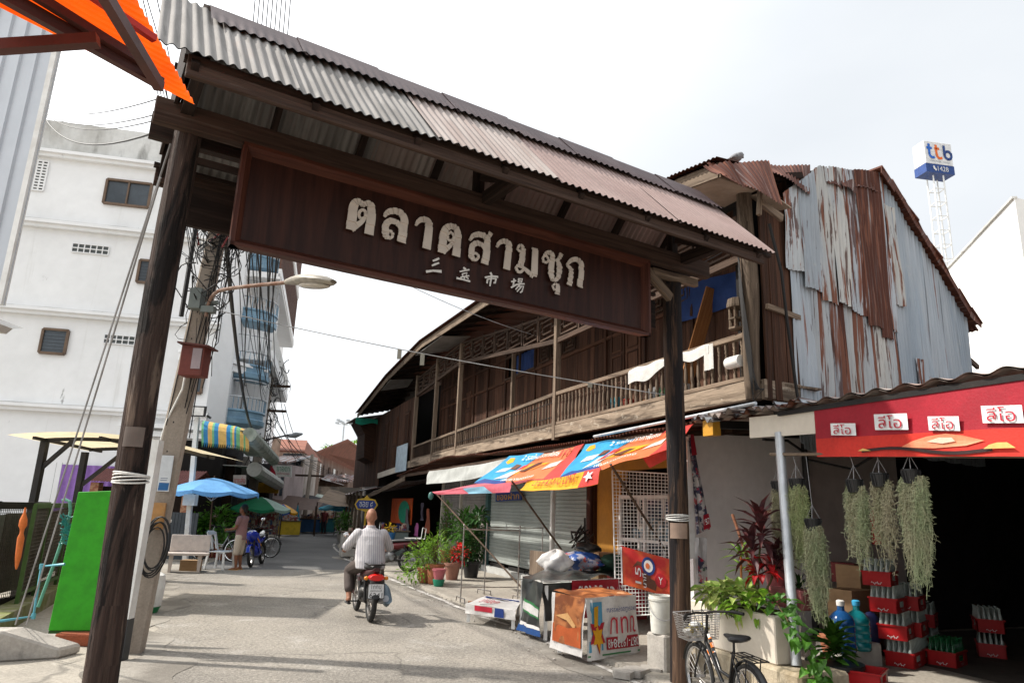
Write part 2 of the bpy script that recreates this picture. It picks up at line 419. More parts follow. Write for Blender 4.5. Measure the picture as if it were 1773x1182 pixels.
TERRA = mat('terracotta', (.40, .15, .075), (.30, .11, .06), sc_=(6, 6, 6), rough=.85, var=.12, bump=.15, layers=[((.5, .42, .36), (9, 9, 9), .62, .76, .4)])
GLASSD = mat('dark_window_glass', (.045, .055, .065), (.07, .085, .10), sc_=(1, 1, 1), rough=.12, var=.1, bump=0, spec=.6)
SKIN = mat('skin', (.42, .22, .14), (.36, .18, .11), sc_=(12, 12, 12), rough=.55, var=.06, bump=.03)
def onN(x, y, nn):
 v = ray(x, y); k = (S(0, nn) - CAM).dot(SN) / v.dot(SN); q = CAM + v * k - SO
 return q.dot(SU), q.z
def onPl(x, y, p0, nm):
 v = ray(x, y); return CAM + v * ((V(p0) - CAM).dot(nm) / v.dot(nm))
# the setting
KR = [(-9, -1.95), (0, -1.72), (3, -1.68), (6, -1.88), (12, -2.05), (17, -2.1), (24, -1.5), (29, -.6), (36, .8), (48, 6)]
KL = [(-9, -6.3), (3.5, -6.75), (10.8, -7.05), (15, -6.3), (21.4, -5.3), (28, -4.0), (34, -2.6), (48, 2)]
ASPH = mat('asphalt', (.245, .222, .190), (.175, .160, .140), sc_=(.5, .5, .5), rough=.92, var=.42, fine=26, bump=.8, bsc=45,
           layers=[((.34, .32, .29), (1.4, 1.4, 1.4), .54, .72, .6), ((.10, .095, .09), (.8, .8, .8), .6, .75, .55), ((.40, .38, .34), (48, 48, 48), .58, .64, .6), ((.07, .065, .058), (38, 38, 38), .60, .66, .6), ((.09, .083, .072), (.35, .9, 1), .60, .72, .6)])
ASPHD = mat('asphalt_patch', (.115, .113, .111), (.092, .09, .089), sc_=(.6, .6, .6), rough=.88, var=.14, fine=60, bump=.3, bsc=80, layers=[((.17, .165, .16), (.9, .9, .9), .55, .7, .5)])
PAVE = mat('paving_concrete', (.32, .29, .245), (.25, .228, .195), sc_=(.7, .7, .7), rough=.92, var=.22, fine=24, bump=.4,
           layers=[((.20, .18, .155), (.9, .9, .9), .56, .72, .6), ((.44, .41, .36), (3, 3, 3), .6, .72, .5)])
DAMP_SHADE = mat('gutter_dirt_shade', (.15, .135, .115), (.25, .23, .20), sc_=(1.4, 1.4, 1.4), lo=.4, hi=.6, rough=.85, var=.2, fine=35, bump=.35)  # gutter dirt; on the left verge it also serves as painted shade
def cracks(m, sc1, amt):
 nt = m.node_tree; b = nt.nodes['Principled BSDF']; src = b.inputs['Base Color'].links[0].from_socket
 co = nt.nodes.new('ShaderNodeTexCoord'); nz = nt.nodes.new('ShaderNodeTexNoise'); nz.inputs['Scale'].default_value = 1.6; nz.inputs['Detail'].default_value = 4
 mv = nt.nodes.new('ShaderNodeVectorMath'); mv.operation = 'MULTIPLY_ADD'; mv.inputs[1].default_value = (.9, .9, 0); vo = nt.nodes.new('ShaderNodeTexVoronoi'); vo.feature = 'DISTANCE_TO_EDGE'; vo.inputs['Scale'].default_value = sc1
 r = nt.nodes.new('ShaderNodeMapRange'); r.inputs[1].default_value = .002; r.inputs[2].default_value = .009; r.inputs[3].default_value = 1; r.inputs[4].default_value = 0
 n2 = nt.nodes.new('ShaderNodeTexNoise'); n2.inputs['Scale'].default_value = .45; r2 = nt.nodes.new('ShaderNodeMapRange'); r2.inputs[1].default_value = .47; r2.inputs[2].default_value = .56; r2.inputs[4].default_value = amt
 ml = nt.nodes.new('ShaderNodeMath'); ml.operation = 'MULTIPLY'; mx_ = nt.nodes.new('ShaderNodeMix'); mx_.data_type = 'RGBA'; mx_.inputs[7].default_value = (.045, .042, .038, 1)
 L = nt.links.new; L(co.outputs['Object'], nz.inputs[0]); L(nz.outputs[1], mv.inputs[0]); L(co.outputs['Object'], mv.inputs[2]); L(mv.outputs[0], vo.inputs[0]); L(vo.outputs[0], r.inputs[0]); L(co.outputs['Object'], n2.inputs[0]); L(n2.outputs[0], r2.inputs[0]); L(r.outputs[0], ml.inputs[0]); L(r2.outputs[0], ml.inputs[1]); L(ml.outputs[0], mx_.inputs[0]); L(src, mx_.inputs[6]); L(mx_.outputs[2], b.inputs['Base Color'])
cracks(ASPH, .42, .45); cracks(ASPHD, .5, .4); cracks(PAVE, .8, .45)
mb = MB(); mb.grid(lambda i, j: V((lerp(-250, 250, i), lerp(-150, 350, j), 0)), 10, 10)
setp(mb.build('ground', PAVE), kind='structure')
def strip(nl, nr, t0, t1, z, n=40):
 m = MB()
 m.grid(lambda i, j: S(lerp(t0, t1, i), lerp(pw(lerp(t0, t1, i), nl) if isinstance(nl, list) else nl(lerp(t0, t1, i)), pw(lerp(t0, t1, i), nr) if isinstance(nr, list) else nr(lerp(t0, t1, i)), j), z), n, 6)
 return m
setp(strip(lambda t: pw(t, KL) + .10 * math.sin(t * 3.1) * math.sin(t * 1.3 + 1) + .05 * math.sin(t * 9.7), KR, -9, 13, .005, 200).build('road', ASPH), kind='structure')
setp(strip(KL, KR, 13, 48, .006).build('resurfaced_road', ASPHD), kind='structure')
setp(strip(lambda t: pw(t, KR) - .32 - .14 * math.sin(t * 1.9) - .16 * math.sin(t * .7 + 1), lambda t: pw(t, KR) + .02, -6, 18, .010, 80).build('gutter', DAMP_SHADE), kind='structure')
setp(strip(lambda t: pw(t, KL) - .30 - .25 * math.sin(t * 1.7) - .12 * math.sin(t * 5), lambda t: pw(t, KL) + .22 + .20 * math.sin(t * 1.1) + .12 * math.sin(t * 4.3), -2, 13, .0095, 120).build('shaded_broken_verge', DAMP_SHADE), kind='structure')  # broken, stained verge; its dark tone also paints in the shadow there
mb = MB()
def kr(t): return pw(t, KR) + .03 * math.sin(t * 5.3) + .02 * math.sin(t * 11)
prof = [(-.0, -.02), (.02, .045), (.06, .06), (2.75, .085)]
for k in range(150):
 t0 = -7 + k * .25; t1 = t0 + .25
 for (a, za), (b, zb) in zip(prof, prof[1:]):
  mb.face([S(t0, kr(t0) + a, za), S(t1, kr(t1) + a, za), S(t1, kr(t1) + b, zb), S(t0, kr(t0) + b, zb)])
mb.prism([S(-7, .8, .06), S(30.5, .8, .06), S(30.5, 9, .06), S(-7, 9, .06)], (0, 0, .03))
setp(mb.build('pavement', PAVE), kind='structure')
LINE = mat('worn_road_paint', (.52, .50, .47), (.27, .25, .23), sc_=(7, 7, 7), lo=.42, hi=.6, rough=.8, var=.15, bump=.1)
mb = MB(); t = -5.
while t < 26:
 l = R.uniform(.4, 1.6); c = -.16; k = R.uniform(.03, .055)
 mb.face([S(t, kr(t) + c - k, .016), S(t + l, kr(t + l) + c - k, .016), S(t + l, kr(t + l) + c + k, .016), S(t, kr(t) + c + k, .016)]); t += l + R.choice([0, .1, .5])
setp(mb.build('edge_line', LINE), kind='structure')
mb = MB()
for k in range(170):
 t = R.uniform(-1.5, 9); n_ = pw(t, KR) + R.gauss(-.1, .22); r_ = R.uniform(.006, .02)
 c = S(t, n_, .012); mb.ell(c + V((0, 0, r_ * .4)), V((r_, 0, 0)), V((0, r_ * R.uniform(.6, 1.2), 0)), V((0, 0, r_ * .6)), 6, 4)
setp(mb.build('kerb_grit', CONC), kind='stuff', label='loose grit and scraps lying along the pavement edge', cat='grit')
# the timber gate over the street
gate = thing('timber_gate', GP(2.6, 0), 'tall timber gate with corrugated gable roof spanning the street on two round posts', 'gate')
RZ = 5.62; EO = .98; EZ = 4.60
def post(c, r, z1, m, sd_):
 mb = MB(); rr = random.Random(sd_); rings = []; n = 18; ph = [rr.uniform(0, 6) for _ in range(4)]
 for i in range(26):
  z = -.1 + (z1 + .1) * i / 25; k = 1 + .05 * (1 - i / 25)
  rg = []
  for j in range(n):
   a = 2 * math.pi * j / n; q = r * k * (1 + .035 * math.sin(3 * a + z * .8 + ph[0]) + .025 * math.sin(5 * a - z * 1.3 + ph[1]) + .02 * math.sin(9 * a + ph[2]) + rr.uniform(-.012, .012))
   rg.append(c + V((math.cos(a) * q + .015 * math.sin(z * 1.1 + ph[3]), math.sin(a) * q, z)))
  rings.append(rg)
 mb.skin(rings); return mb.build('post', m, gate, smooth=True)
def wraps(parent, c, r, z, m, n=5):
 mb = MB()
 for k in range(n): mb.tube([c + V((math.cos(a) * (r + .008), math.sin(a) * (r + .008), z + k * .013 + .012 * math.sin(a + k))) for a in [i * .33 for i in range(20)]], .006, 6)
 return mb.build('wire_binding', m, parent)
pl = post(GP(.04, 0), .100, 4.5, W_POST, 1); pr = post(GP(5.32, 0), .105, 4.5, W_POSTR, 2)
zl = onPl(220, 833, GP(0, .13), GN).z; wraps(pl, GP(.04, 0), .106, zl, CABLEW)
wraps(pr, GP(5.32, 0), .112, onPl(1168, 899, GP(0, .1), GN).z, CABLEW, 4)
def plate(parent, c, r, z0, z1, a0, a1, m):
 mb = MB(); mb.grid(lambda i, j: c + V((math.cos(lerp(a0, a1, i)) * (r + .012), math.sin(lerp(a0, a1, i)) * (r + .012), lerp(z0, z1, j))), 10, 3)
 return mb.build('tin_patch', m, parent)
TIN = paint('tin_patch', (.13, .10, .085), rough=.5)
plate(pl, GP(.04, 0), .104, onPl(222, 772, GP(0, .13), GN).z, onPl(222, 737, GP(0, .13), GN).z, -1.95, -.75, TIN)
plate(pr, GP(5.32, 0), .113, onPl(1170, 932, GP(0, .1), GN).z, onPl(1170, 905, GP(0, .1), GN).z, -2.5, -.9, paint('tin_patch_pale', (.30, .21, .16)))
mb = MB(); mb.beam(GP(-.22, .13, 4.55), GP(5.76, .13, 4.58), .09, .2); mb.build('tie_beam', W_GATEL, gate, bevel=.006)
mb = MB(); mb.beam(GP(-.22, -.14, 4.55), GP(5.7, -.14, 4.58), .09, .2); mb.build('tie_beam', W_GATE, gate)
mb = MB(); mb.beam(GP(4.9, .08, 4.40), GP(5.62, .08, 4.41), .07, .09); mb.beam(GP(4.80, .1, 4.40), GP(5.22, .05, 4.16), .06, .1); mb.build('bracket', W_GREY, gate)
mb = MB(); mb.beam(GP(-.02, -.3, 4.02), GP(5.3, -.3, 4.05), .05, .34); mb.beam(GP(.05, .02, 4.28), GP(5.25, .02, 4.3), .04, .05); mb.build('cross_rail', W_GATE, gate)
for s in (0, 2.66, 5.32):
 mb = MB(); mb.beam(GP(s, -EO * .86, 4.62), GP(s, EO * .86, 4.62), .09, .12); mb.beam(GP(s, 0, 4.66), GP(s, 0, RZ - .16), .09, .09, up=GD)
 mb.beam(GP(s, .08, 4.9), GP(s, EO * .75, 4.6), .05, .1); mb.build('truss', W_GATE, gate)
for i in range(8):
 s = -.05 + i * .81; mb = MB()
 for sg in (1, -1): mb.beam(GP(s, sg * .02, RZ - .16), GP(s, sg * EO, EZ - .13), .05, .09)
 mb.build('rafter', W_GATE, gate)
mb = MB(); mb.beam(GP(-.12, 0, RZ - .16), GP(5.9, 0, RZ - .16), .07, .13)
for sg in (1, -1):
 for k in (.3, .62, .93): mb.beam(GP(-.12, sg * EO * k, lerp(RZ, EZ, k) - .10), GP(5.9, sg * EO * k, lerp(RZ, EZ, k) - .10), .05, .04)
mb.build('purlins', W_GATE, gate)
for sg in (1, -1):
 mb = MB(); mb.beam(GP(-.1, sg * (EO - .05), EZ - .085), GP(5.74, sg * (EO - .05), EZ - .085), .03, .17)
 mb.beam(GP(-.1, sg * (EO - .02), EZ - .13), GP(5.72, sg * (EO - .02), EZ - .13), .028, .10)
 mb.beam(GP(-.1, sg * (EO + .0), EZ - .175), GP(5.7, sg * (EO + .0), EZ - .175), .035, .035)
 mb.build('fascia', W_GATEL, gate, bevel=.004)
mb = MB(); mb.prism([GP(-.1, -EO * .8, EZ + .02), GP(-.1, EO * .8, EZ + .02), GP(-.1, 0, RZ - .15)], GD * .025); mb.build('gable_board', W_GATE, gate)
ROOFP = mat('painted_roof_sheet', (.225, .155, .14), (.28, .205, .188), sc_=(.8, .8, .8), rough=.62, var=.1, fine=(5, 5, 5), bump=.05, uv=True,
   layers=[((.22, .17, .15), (9, .7, 1), .56, .72, .45)])
ROOFG = mat('grey_cement_sheet', (.25, .238, .226), (.165, .156, .147), sc_=(8, .8, 1), uv=True, rough=.8, var=.14, fine=(22, 2, 1), bump=.1,
   layers=[((.12, .115, .11), (12, .8, 1), .56, .70, .75), ((.40, .39, .37), (6, .8, 1), .6, .7, .6), ((.27, .2, .17), (2, .6, 1), .6, .7, .4)])
ROOFM = mat('worn_roof_sheet', (.265, .21, .19), (.32, .28, .26), sc_=(6, .7, 1), uv=True, rough=.72, var=.1, fine=(18, 2, 1), bump=.06, layers=[((.20, .16, .145), (10, .8, 1), .58, .7, .5)])
UNDERR = mat('shaded_roof_underside', (.024, .019, .017), (.016, .013, .011), rough=.9, var=.15, bump=0)  # old dark underside, blackened further to paint in shade below the roof
def roof(s0, s1, m, lift=0, top=1.0, low=1.0):
 for sg in (1, -1):
  if sg < 0: s0 = max(s0, 0)
  mb = MB(); a = GP(s0, sg * (EO + .06) * low, lerp(RZ, EZ - .065, low) + lift); b = GP(s0, 0, RZ + lift); L_ = (b - a) * top
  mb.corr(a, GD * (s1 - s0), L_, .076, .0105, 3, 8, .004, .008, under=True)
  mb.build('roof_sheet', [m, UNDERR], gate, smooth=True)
roof(-.30, .62, ROOFG, .022, 1.02); roof(.60, 1.75, ROOFG, .0, 1.0); roof(1.72, 2.9, ROOFM, .012); roof(2.88, 4.4, ROOFP, .0); roof(4.36, 5.83, ROOFP, .014)
RIDGE = mat('ridge_cap', (.046, .028, .031), (.072, .049, .051), sc_=(3, 3, 3), rough=.6, var=.1, bump=.06)
for i in range(8):
 s0 = .05 + i * .715; mb = MB(); lf = .045 + .012 * (i % 2); wv = .50
 for sg in (1, -1):
  sl = GP(0, sg, 0) - GP(0, 0, 0); dn = (sl * EO + V((0, 0, EZ - RZ))).normalized()
  def fn(a, b, sg=sg, dn=dn, s0=s0, lf=lf):
   q = GP(s0 + a * .76, 0, RZ + lf + .022) + dn * (b * wv); k = max(0, b - .35) / .65
   return q + V((0, 0, .010 * k * math.sin(2 * math.pi * a * .76 / .076)))
  mb.grid(fn, 80, 6)
 mb.build('ridge_cap', RIDGE, gate, smooth=True)
# the carved market sign under it
sign = thing('market_sign', GP(2.6, .15, 3.6), 'long dark wooden market sign with pale Thai and Chinese lettering under the gate roof', 'sign')
SP = .16
mb = MB(); mb.box(GP(2.6, SP - .05, 3.62), 4.3, .05, .84, GD, GN); mb.build('board', W_SIGN, sign)
def mould(a, b, inn, parent):
 mb = MB(); a = V(a); b = V(b); inn = V(inn)
 mb.hexa([a - GN * .05, a + GN * .045, a + GN * .045 + inn * .03, a - GN * .05 + inn * .10, b - GN * .05, b + GN * .045, b + GN * .045 + inn * .03, b - GN * .05 + inn * .10])
 return mb.build('frame', W_SIGNF, parent)
mould(GP(.43, SP, 3.60), GP(4.77, SP, 3.60), UP, sign)
mould(GP(.43, SP, 4.46), GP(.43, SP, 3.6), GD, sign); mould(GP(4.77, SP, 3.6), GP(4.77, SP, 4.46), -GD, sign)
mould(GP(4.77, SP, 4.47), GP(.43, SP, 4.47), -UP, sign)
LET = mat('sign_lettering', (.55, .49, .43), (.48, .42, .37), sc_=(4, 4, 4), rough=.6, var=.03, bump=0)
def zp(x, y):
 p = onPl(590 + x * .24817, 330 + y * .24817, GP(0, SP + .006), GN); q = p - GL
 return q.dot(GD), q.z
PXM = (zp(900, 400)[0] - zp(899, 400)[0])
def SGN(s, z, off): return GP(s, SP + off, z)
def ring_pts(cx, cy, r, rx=.8): return [(cx + r * rx * math.cos(a), cy + r * math.sin(a)) for a in [2 * math.pi * k / 14 for k in range(14)]]
THAI = [
 [([(66, 276), (84, 120), (100, 84), (128, 78), (150, 100), (157, 108)], [46, 44, 40, 30, 26, 20], 1), ([(150, 112), (168, 92), (200, 92), (217, 130), (195, 306)], [18, 24, 34, 42, 46], 1), ([(72, 268), (135, 228), (166, 196), (173, 168)], [34, 24, 18, 18], 1), (ring_pts(148, 168, 30), 17, 0)],
 [([(300, 186), (322, 152), (370, 142), (418, 156), (442, 200), (436, 250), (420, 364)], [14, 28, 32, 34, 40, 44, 46], 1), ([(424, 300), (402, 232), (356, 208), (316, 226), (306, 270), (312, 318), (330, 335)], [20, 26, 30, 32, 36, 34, 20], 1), (ring_pts(338, 310, 24, .9), 16, 0)],
 [([(522, 244), (542, 210), (580, 200), (612, 214), (614, 250), (594, 408)], [12, 26, 30, 36, 42, 46], 1)],
 [([(700, 436), (716, 290), (738, 256), (776, 248), (806, 266), (818, 304), (800, 460)], [44, 42, 34, 30, 34, 40, 46], 1), ([(706, 428), (760, 388), (784, 352), (788, 322)], [34, 22, 18, 18], 1), (ring_pts(764, 322, 28), 16, 0)],
 [([(896, 350), (916, 316), (958, 304), (1006, 318), (1024, 356), (1002, 512)], [12, 26, 30, 32, 38, 44], 1), ([(1012, 342), (1030, 322), (1044, 296)], [24, 22, 26], 1), ([(1008, 436), (990, 384), (952, 364), (916, 380), (906, 420), (908, 466), (928, 486)], [18, 24, 28, 30, 34, 32, 20], 1), (ring_pts(934, 462, 24, .9), 16, 0)],
 [([(1086, 396), (1104, 362), (1138, 352), (1168, 366), (1172, 398), (1156, 550)], [12, 24, 28, 34, 40, 42], 1)],
 [(ring_pts(1250, 404, 22), 16, 0), ([(1262, 390), (1272, 420), (1262, 470), (1252, 540)], [18, 34, 36, 34], 1), (ring_pts(1246, 544, 25, 1.0), 18, 0), ([(1258, 530), (1300, 560), (1340, 600)], [18, 24, 30], 1), ([(1352, 402), (1344, 598)], [38, 42], 1)],
 [(ring_pts(1426, 480, 24), 16, 0), ([(1412, 456), (1436, 432), (1464, 436), (1476, 466), (1466, 530), (1462, 596), (1480, 624)], [12, 24, 28, 32, 38, 36, 26], 1), ([(1468, 618), (1494, 628), (1514, 610), (1522, 560), (1524, 510), (1496, 480)], [16, 22, 26, 36, 34, 16], 1), ([(1504, 492), (1524, 470), (1536, 442)], [18, 22, 26], 1), (ring_pts(1492, 672, 20), 13, 0), ([(1510, 650), (1508, 726)], [26, 30], 1)],
 [([(1574, 522), (1596, 490), (1634, 478), (1666, 494), (1678, 530), (1664, 676)], [12, 26, 28, 32, 36, 38], 1), ([(1576, 520), (1604, 544), (1604, 580), (1592, 660)], [14, 26, 30, 34], 1)],
]
z_ = 0
for L_ in THAI:
 mb = MB()
 for pts, wd, op in L_:
  z_ += 1; off = .012 + .0004 * (z_ % 8)
  if op:
   if isinstance(wd, list):
    q = smooth_pts([(a, b, w_) for (a, b), w_ in zip(pts, wd)], 2); pp = [zp(a, b) for a, b, _ in q]; ww = [c * PXM * 1.18 for _, _, c in q]
   else: pp = [zp(a, b) for a, b in pts]; ww = wd * PXM
   ribbon(mb, pp, ww, SGN, off)
  else: ribbon(mb, [zp(a, b) for a, b in pts], wd * PXM * 1.05, SGN, off, True)
 o = mb.build('letter', LET, sign, weld=False)
 sm = o.modifiers.new('t', 'SOLIDIFY'); sm.thickness = .010; sm.offset = 1
CHN = [
 [([(640, 492), (662, 484), (684, 474)], [10, 14, 12]), ([(632, 526), (655, 516), (682, 506)], [10, 13, 10]), ([(594, 566), (640, 560), (700, 566)], [16, 12, 18])],
 [([(852, 538), (870, 552)], 12), ([(828, 566), (895, 552)], 9), ([(846, 580), (850, 600)], 8), ([(846, 582), (880, 574), (872, 596)], 8), ([(832, 606), (892, 596)], 8), ([(862, 598), (858, 620)], 8), ([(804, 612), (850, 622), (900, 634)], [14, 9, 12]), ([(840, 606), (822, 620)], 8), ([(872, 604), (890, 616)], 8)],
 [([(1040, 572), (1050, 592)], 13), ([(1002, 608), (1050, 598), (1094, 604)], [12, 11, 13]), ([(1022, 616), (1018, 648)], 11), ([(1020, 620), (1050, 614), (1080, 616)], 9), ([(1080, 614), (1072, 646), (1062, 644)], 11), ([(1048, 596), (1036, 668)], [12, 10])],
 [([(1188, 636), (1222, 628)], 10), ([(1208, 614), (1202, 664)], 11), ([(1184, 678), (1224, 656)], 11), ([(1240, 614), (1236, 642)], 9), ([(1238, 616), (1266, 616), (1258, 642), (1238, 642)], 8), ([(1238, 629), (1260, 629)], 7), ([(1222, 656), (1278, 652)], 9), ([(1246, 656), (1218, 690)], 9), ([(1240, 670), (1274, 668), (1262, 704), (1248, 712)], 10), ([(1256, 672), (1226, 706)], 8)],
]
for L_ in CHN:
 mb = MB()
 for pts, wd in L_:
  z_ += 1; ww = [c * PXM for c in wd] if isinstance(wd, list) else wd * PXM
  ribbon(mb, [zp(a, b) for a, b in pts], ww, SGN, .012 + .0004 * (z_ % 8))
 o = mb.build('small_character', mat('sign_lettering_white', (.62, .60, .57), rough=.6, var=.05, bump=0), sign, weld=False)
 sm = o.modifiers.new('t', 'SOLIDIFY'); sm.thickness = .005; sm.offset = 1
# the old wooden shophouse on the right
house = thing('wooden_shophouse', S(6, 1), 'long two storey wooden shophouse with carved balcony, roller shutters and rusty metal end wall', 'building')
EAVE = [(-.5, 6.0), (.5, 6.2), (3.7, 6.41), (8.5, 6.65), (14.6, 6.87), (19.8, 6.59), (26.3, 5.83), (32, 5.5)]
FRB = [(0, 5.16), (6, 5.24), (12.8, 6.02), (17.4, 5.78), (24, 5.4)]
RAIL = [(0, 4.10), (6, 4.13), (12.5, 3.97), (17.5, 3.86)]
DECK = [(0, 3.21), (12.7, 3.18), (18.5, 3.12), (24, 3.0)]
mb = MB()
for a, b in ((-.02, 5.9), (5.9, 12.7), (12.7, 19.0)):
 mb.beam(S(a, 0, pw(a, DECK) + .12), S(b, 0, pw(b, DECK) + .12), .10, .25)
mb.build('balcony_beam', W_BEAM, house, bevel=.008)
mb = MB()
for k in range(8): mb.beam(S(-.05, .1 + k * .125, 3.42), S(19, .1 + k * .125, 3.36), .118, .03)
mb.build('balcony_deck', W_GREY, house)
mb = MB()
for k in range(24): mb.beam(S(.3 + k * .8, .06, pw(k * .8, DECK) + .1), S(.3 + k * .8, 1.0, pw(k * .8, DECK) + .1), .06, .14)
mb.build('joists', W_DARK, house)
mb = MB(); mb.beam(S(-.04, .05, 3.33), S(-.1, 0, 3.33) + GD * .75, .1, .25); mb.build('balcony_beam', W_BEAM, house, bevel=.008)
def hpost(t, n_, r, z0, z1, m, sq=True):
 mb = MB()
 if sq: mb.beam(S(t, n_, z0), S(t, n_, z1), r * 2, r * 2, up=SU)
 else:
  rings = []
  for i in range(14):
   z = lerp(z0, z1, i / 13); c = S(t, n_, z) + V((.012 * math.sin(z * 3), .01 * math.sin(z * 2.3), 0))
   rings.append([c + V((math.cos(a) * r * (1 + .07 * math.sin(4 * a + z * 2)), math.sin(a) * r * (1 + .07 * math.sin(4 * a + z * 2)), 0)) for a in [2 * math.pi * k / 14 for k in range(14)]])
  mb.skin(rings)
 return mb.build('balcony_post', m, house, smooth=not sq)
hpost(.05, .0, .105, 3.2, 6.05, W_GREY, False)
for t in (5.95, 12.7, 15.3, 18.0): hpost(t, .0, .06, 3.15, pw(t, EAVE) - .2, W_GREY)
hpost(9.8, .55, .045, 3.4, 5.9, W_GREY)
def rail(t0, t1, step, turned):
 mb = MB(); mb.beam(S(t0, -.005, pw(t0, RAIL) - .03), S(t1, -.005, pw(t1, RAIL) - .03), .085, .075)
 mb.beam(S(t0, 0, pw(t0, DECK) + .285), S(t1, 0, pw(t1, DECK) + .285), .07, .06)
 r = mb.build('railing', W_GREY, house, bevel=.006)
 n_ = int((t1 - t0) / step)
 for k in range(n_):
  t = t0 + (k + .5) * (t1 - t0) / n_; z0 = pw(t, DECK) + .31; z1 = pw(t, RAIL) - .06; h = z1 - z0
  m = MB(); c = S(t + R.uniform(-.012, .012), 0, z0); dx = V((R.uniform(-.01, .01), R.uniform(-.01, .01), 0))
  if turned: m.lathe(c, [(.026, 0), (.026, .13 * h), (.016, .17 * h), (.024, .22 * h), (.03, .35 * h), (.022, .62 * h), (.016, .7 * h), (.026, .74 * h), (.016, .78 * h), (.026, .84 * h), (.026, h)], 8, az=UP + dx)
  else: m.beam(c, c + V((0, 0, h)) + dx, .03, .02, up=SU)
  m.build('baluster', W_GREY, r, smooth=turned)
rail(.17, 5.88, .152, True); rail(6.02, 12.62, .165, False); rail(12.78, 15.22, .165, False)
mb = MB(); t0, t1 = 15.38, 18
mb.beam(S(t0, 0, 3.9), S(t1, 0, 3.84), .07, .06); mb.beam(S(t0, 0, 3.42), S(t1, 0, 3.4), .06, .05)
r = mb.build('railing', W_GREY, house)
mb = MB()
for k in range(16): mb.beam(S(t0 + k * .17, 0, 3.44), S(t0 + k * .17, 0, 3.86), .024, .02, up=SU)
mb.build('bars', W_LAT, r)
mb = MB()
for k in range(2): mb.tube([S(t, -.03, pw(t, DECK) + .42 + k * .3 + .015 * math.sin(t * 2.3)) for t in [6 + i * .35 for i in range(27)]], .008, 5)
mb.build('slack_wire', CABLE, house)
mb = MB(); t = .3
while t < 18.2:
 w_ = R.uniform(.14, .24)
 if not (9.35 < t + w_ / 2 < 11.35): mb.beam(S(t + w_ / 2, 1.0 + R.uniform(-.008, .008), 3.4), S(t + w_ / 2, 1.0, 6.6), w_ - .006, .03, up=SN)
 else:
  mb.beam(S(t + w_ / 2, 1.0, 3.4), S(t + w_ / 2, 1.0, 5.36), w_ - .006, .03, up=SN); mb.beam(S(t + w_ / 2, 1.0, 5.98), S(t + w_ / 2, 1.0, 6.6), w_ - .006, .03, up=SN)
 t += w_
mb.build('plank_wall', W_BROWN, house)
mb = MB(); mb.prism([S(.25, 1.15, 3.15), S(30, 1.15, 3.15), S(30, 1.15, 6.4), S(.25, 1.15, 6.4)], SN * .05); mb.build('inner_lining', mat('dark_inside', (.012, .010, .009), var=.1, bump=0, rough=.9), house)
mb = MB()
for t in (2.6, 4.1, 5.6, 7.9, 9.3, 11.4, 12.9, 14.2, 16.0): mb.beam(S(t, .965, 3.4), S(t, .965, 6.3), .09, .05, up=SN)
for z in (5.32, 6.0): mb.beam(S(2.6, .97, z), S(18, .97, z), .04, .07)
mb.build('wall_studs', W_BROWN, house)
f = MB()
for z in (5.36, 5.98): f.beam(S(9.3, .95, z), S(11.4, .95, z), .06, .05)
for t in (9.3, 10.35, 11.4): f.beam(S(t, .95, 5.36), S(t, .95, 5.98), .05, .06, up=SN)
wn = f.build('window', W_LAT, house)
BLUE = cloth('blue_cloth', (.016, .045, .17), rough=.7)
mb = MB(); mb.grid(lambda i, j: S(9.35 + 1.5 * i, 1.04 + .02 * math.sin(i * 40), 5.38 + .58 * j), 40, 4); mb.build('curtain', BLUE, wn, smooth=True)
for t0, n_ in ((3.0, 2), (7.3, 3), (10.0, 2), (13.2, 2), (16.2, 1)):
 for k in range(n_):
  a = t0 + k * .72; m = MB(); zc = 5.66 if t0 < 9 else 6.22
  for d_, hh in ((.30, .24), (.2, .14), (.1, .05)):
   for sg in (1, -1):
    m.beam(S(a - d_, .955, zc + sg * hh), S(a + d_, .955, zc + sg * hh), .02, .03); m.beam(S(a + sg * d_, .955, zc - hh), S(a + sg * d_, .955, zc + hh), .02, .03, up=SN)
  m.build('transom_fret', W_LAT, house)
for t0 in (4.25, 4.85, 14.5, 16.4):
 m = MB(); m.beam(S(t0 + .27, .975, 3.45), S(t0 + .27, .975, 5.5), .54, .03, up=SN)
 for z0, z1 in ((3.6, 4.2), (4.3, 4.85), (4.95, 5.4)):
  for dz in (z0, z1): m.beam(S(t0 + .08, .952, dz), S(t0 + .46, .952, dz), .02, .03)
  for dt in (.08, .46): m.beam(S(t0 + dt, .952, z0), S(t0 + dt, .952, z1), .03, .02, up=SN)
 m.build('panelled_door', W_BROWN, house)
for a, b in ((.2, 5.9), (6.0, 12.65), (12.75, 15.25), (15.35, 18.0)):
 m = MB(); zz = lambda t: pw(t, FRB)
 m.beam(S(a, .0, zz(a)), S(b, .0, zz(b)), .07, .10); m.beam(S(a, .0, zz(a) + .6), S(b, .0, zz(b) + .6), .05, .06)
 n_ = max(2, round((b - a) / .95)); st = (b - a) / n_
 for k in range(n_):
  c = a + (k + .5) * st; z = zz(c) + .32
  m.beam(S(c - st / 2, 0, z - .3), S(c - st / 2, 0, z + .3), .05, .05, up=SU)
  for d_, hh in ((st * .40, .20), (st * .24, .08)):
   for sg in (1, -1):
    m.beam(S(c - d_, 0, z + sg * hh), S(c + d_, 0, z + sg * hh), .022, .034); m.beam(S(c + sg * d_, 0, z - hh), S(c + sg * d_, 0, z + hh), .03, .022, up=SU)
  m.beam(S(c - st * .40, 0, z), S(c - st * .24, 0, z), .02, .03); m.beam(S(c + st * .24, 0, z), S(c + st * .40, 0, z), .02, .03)
 m.build('fretwork_frieze', W_LAT, house)
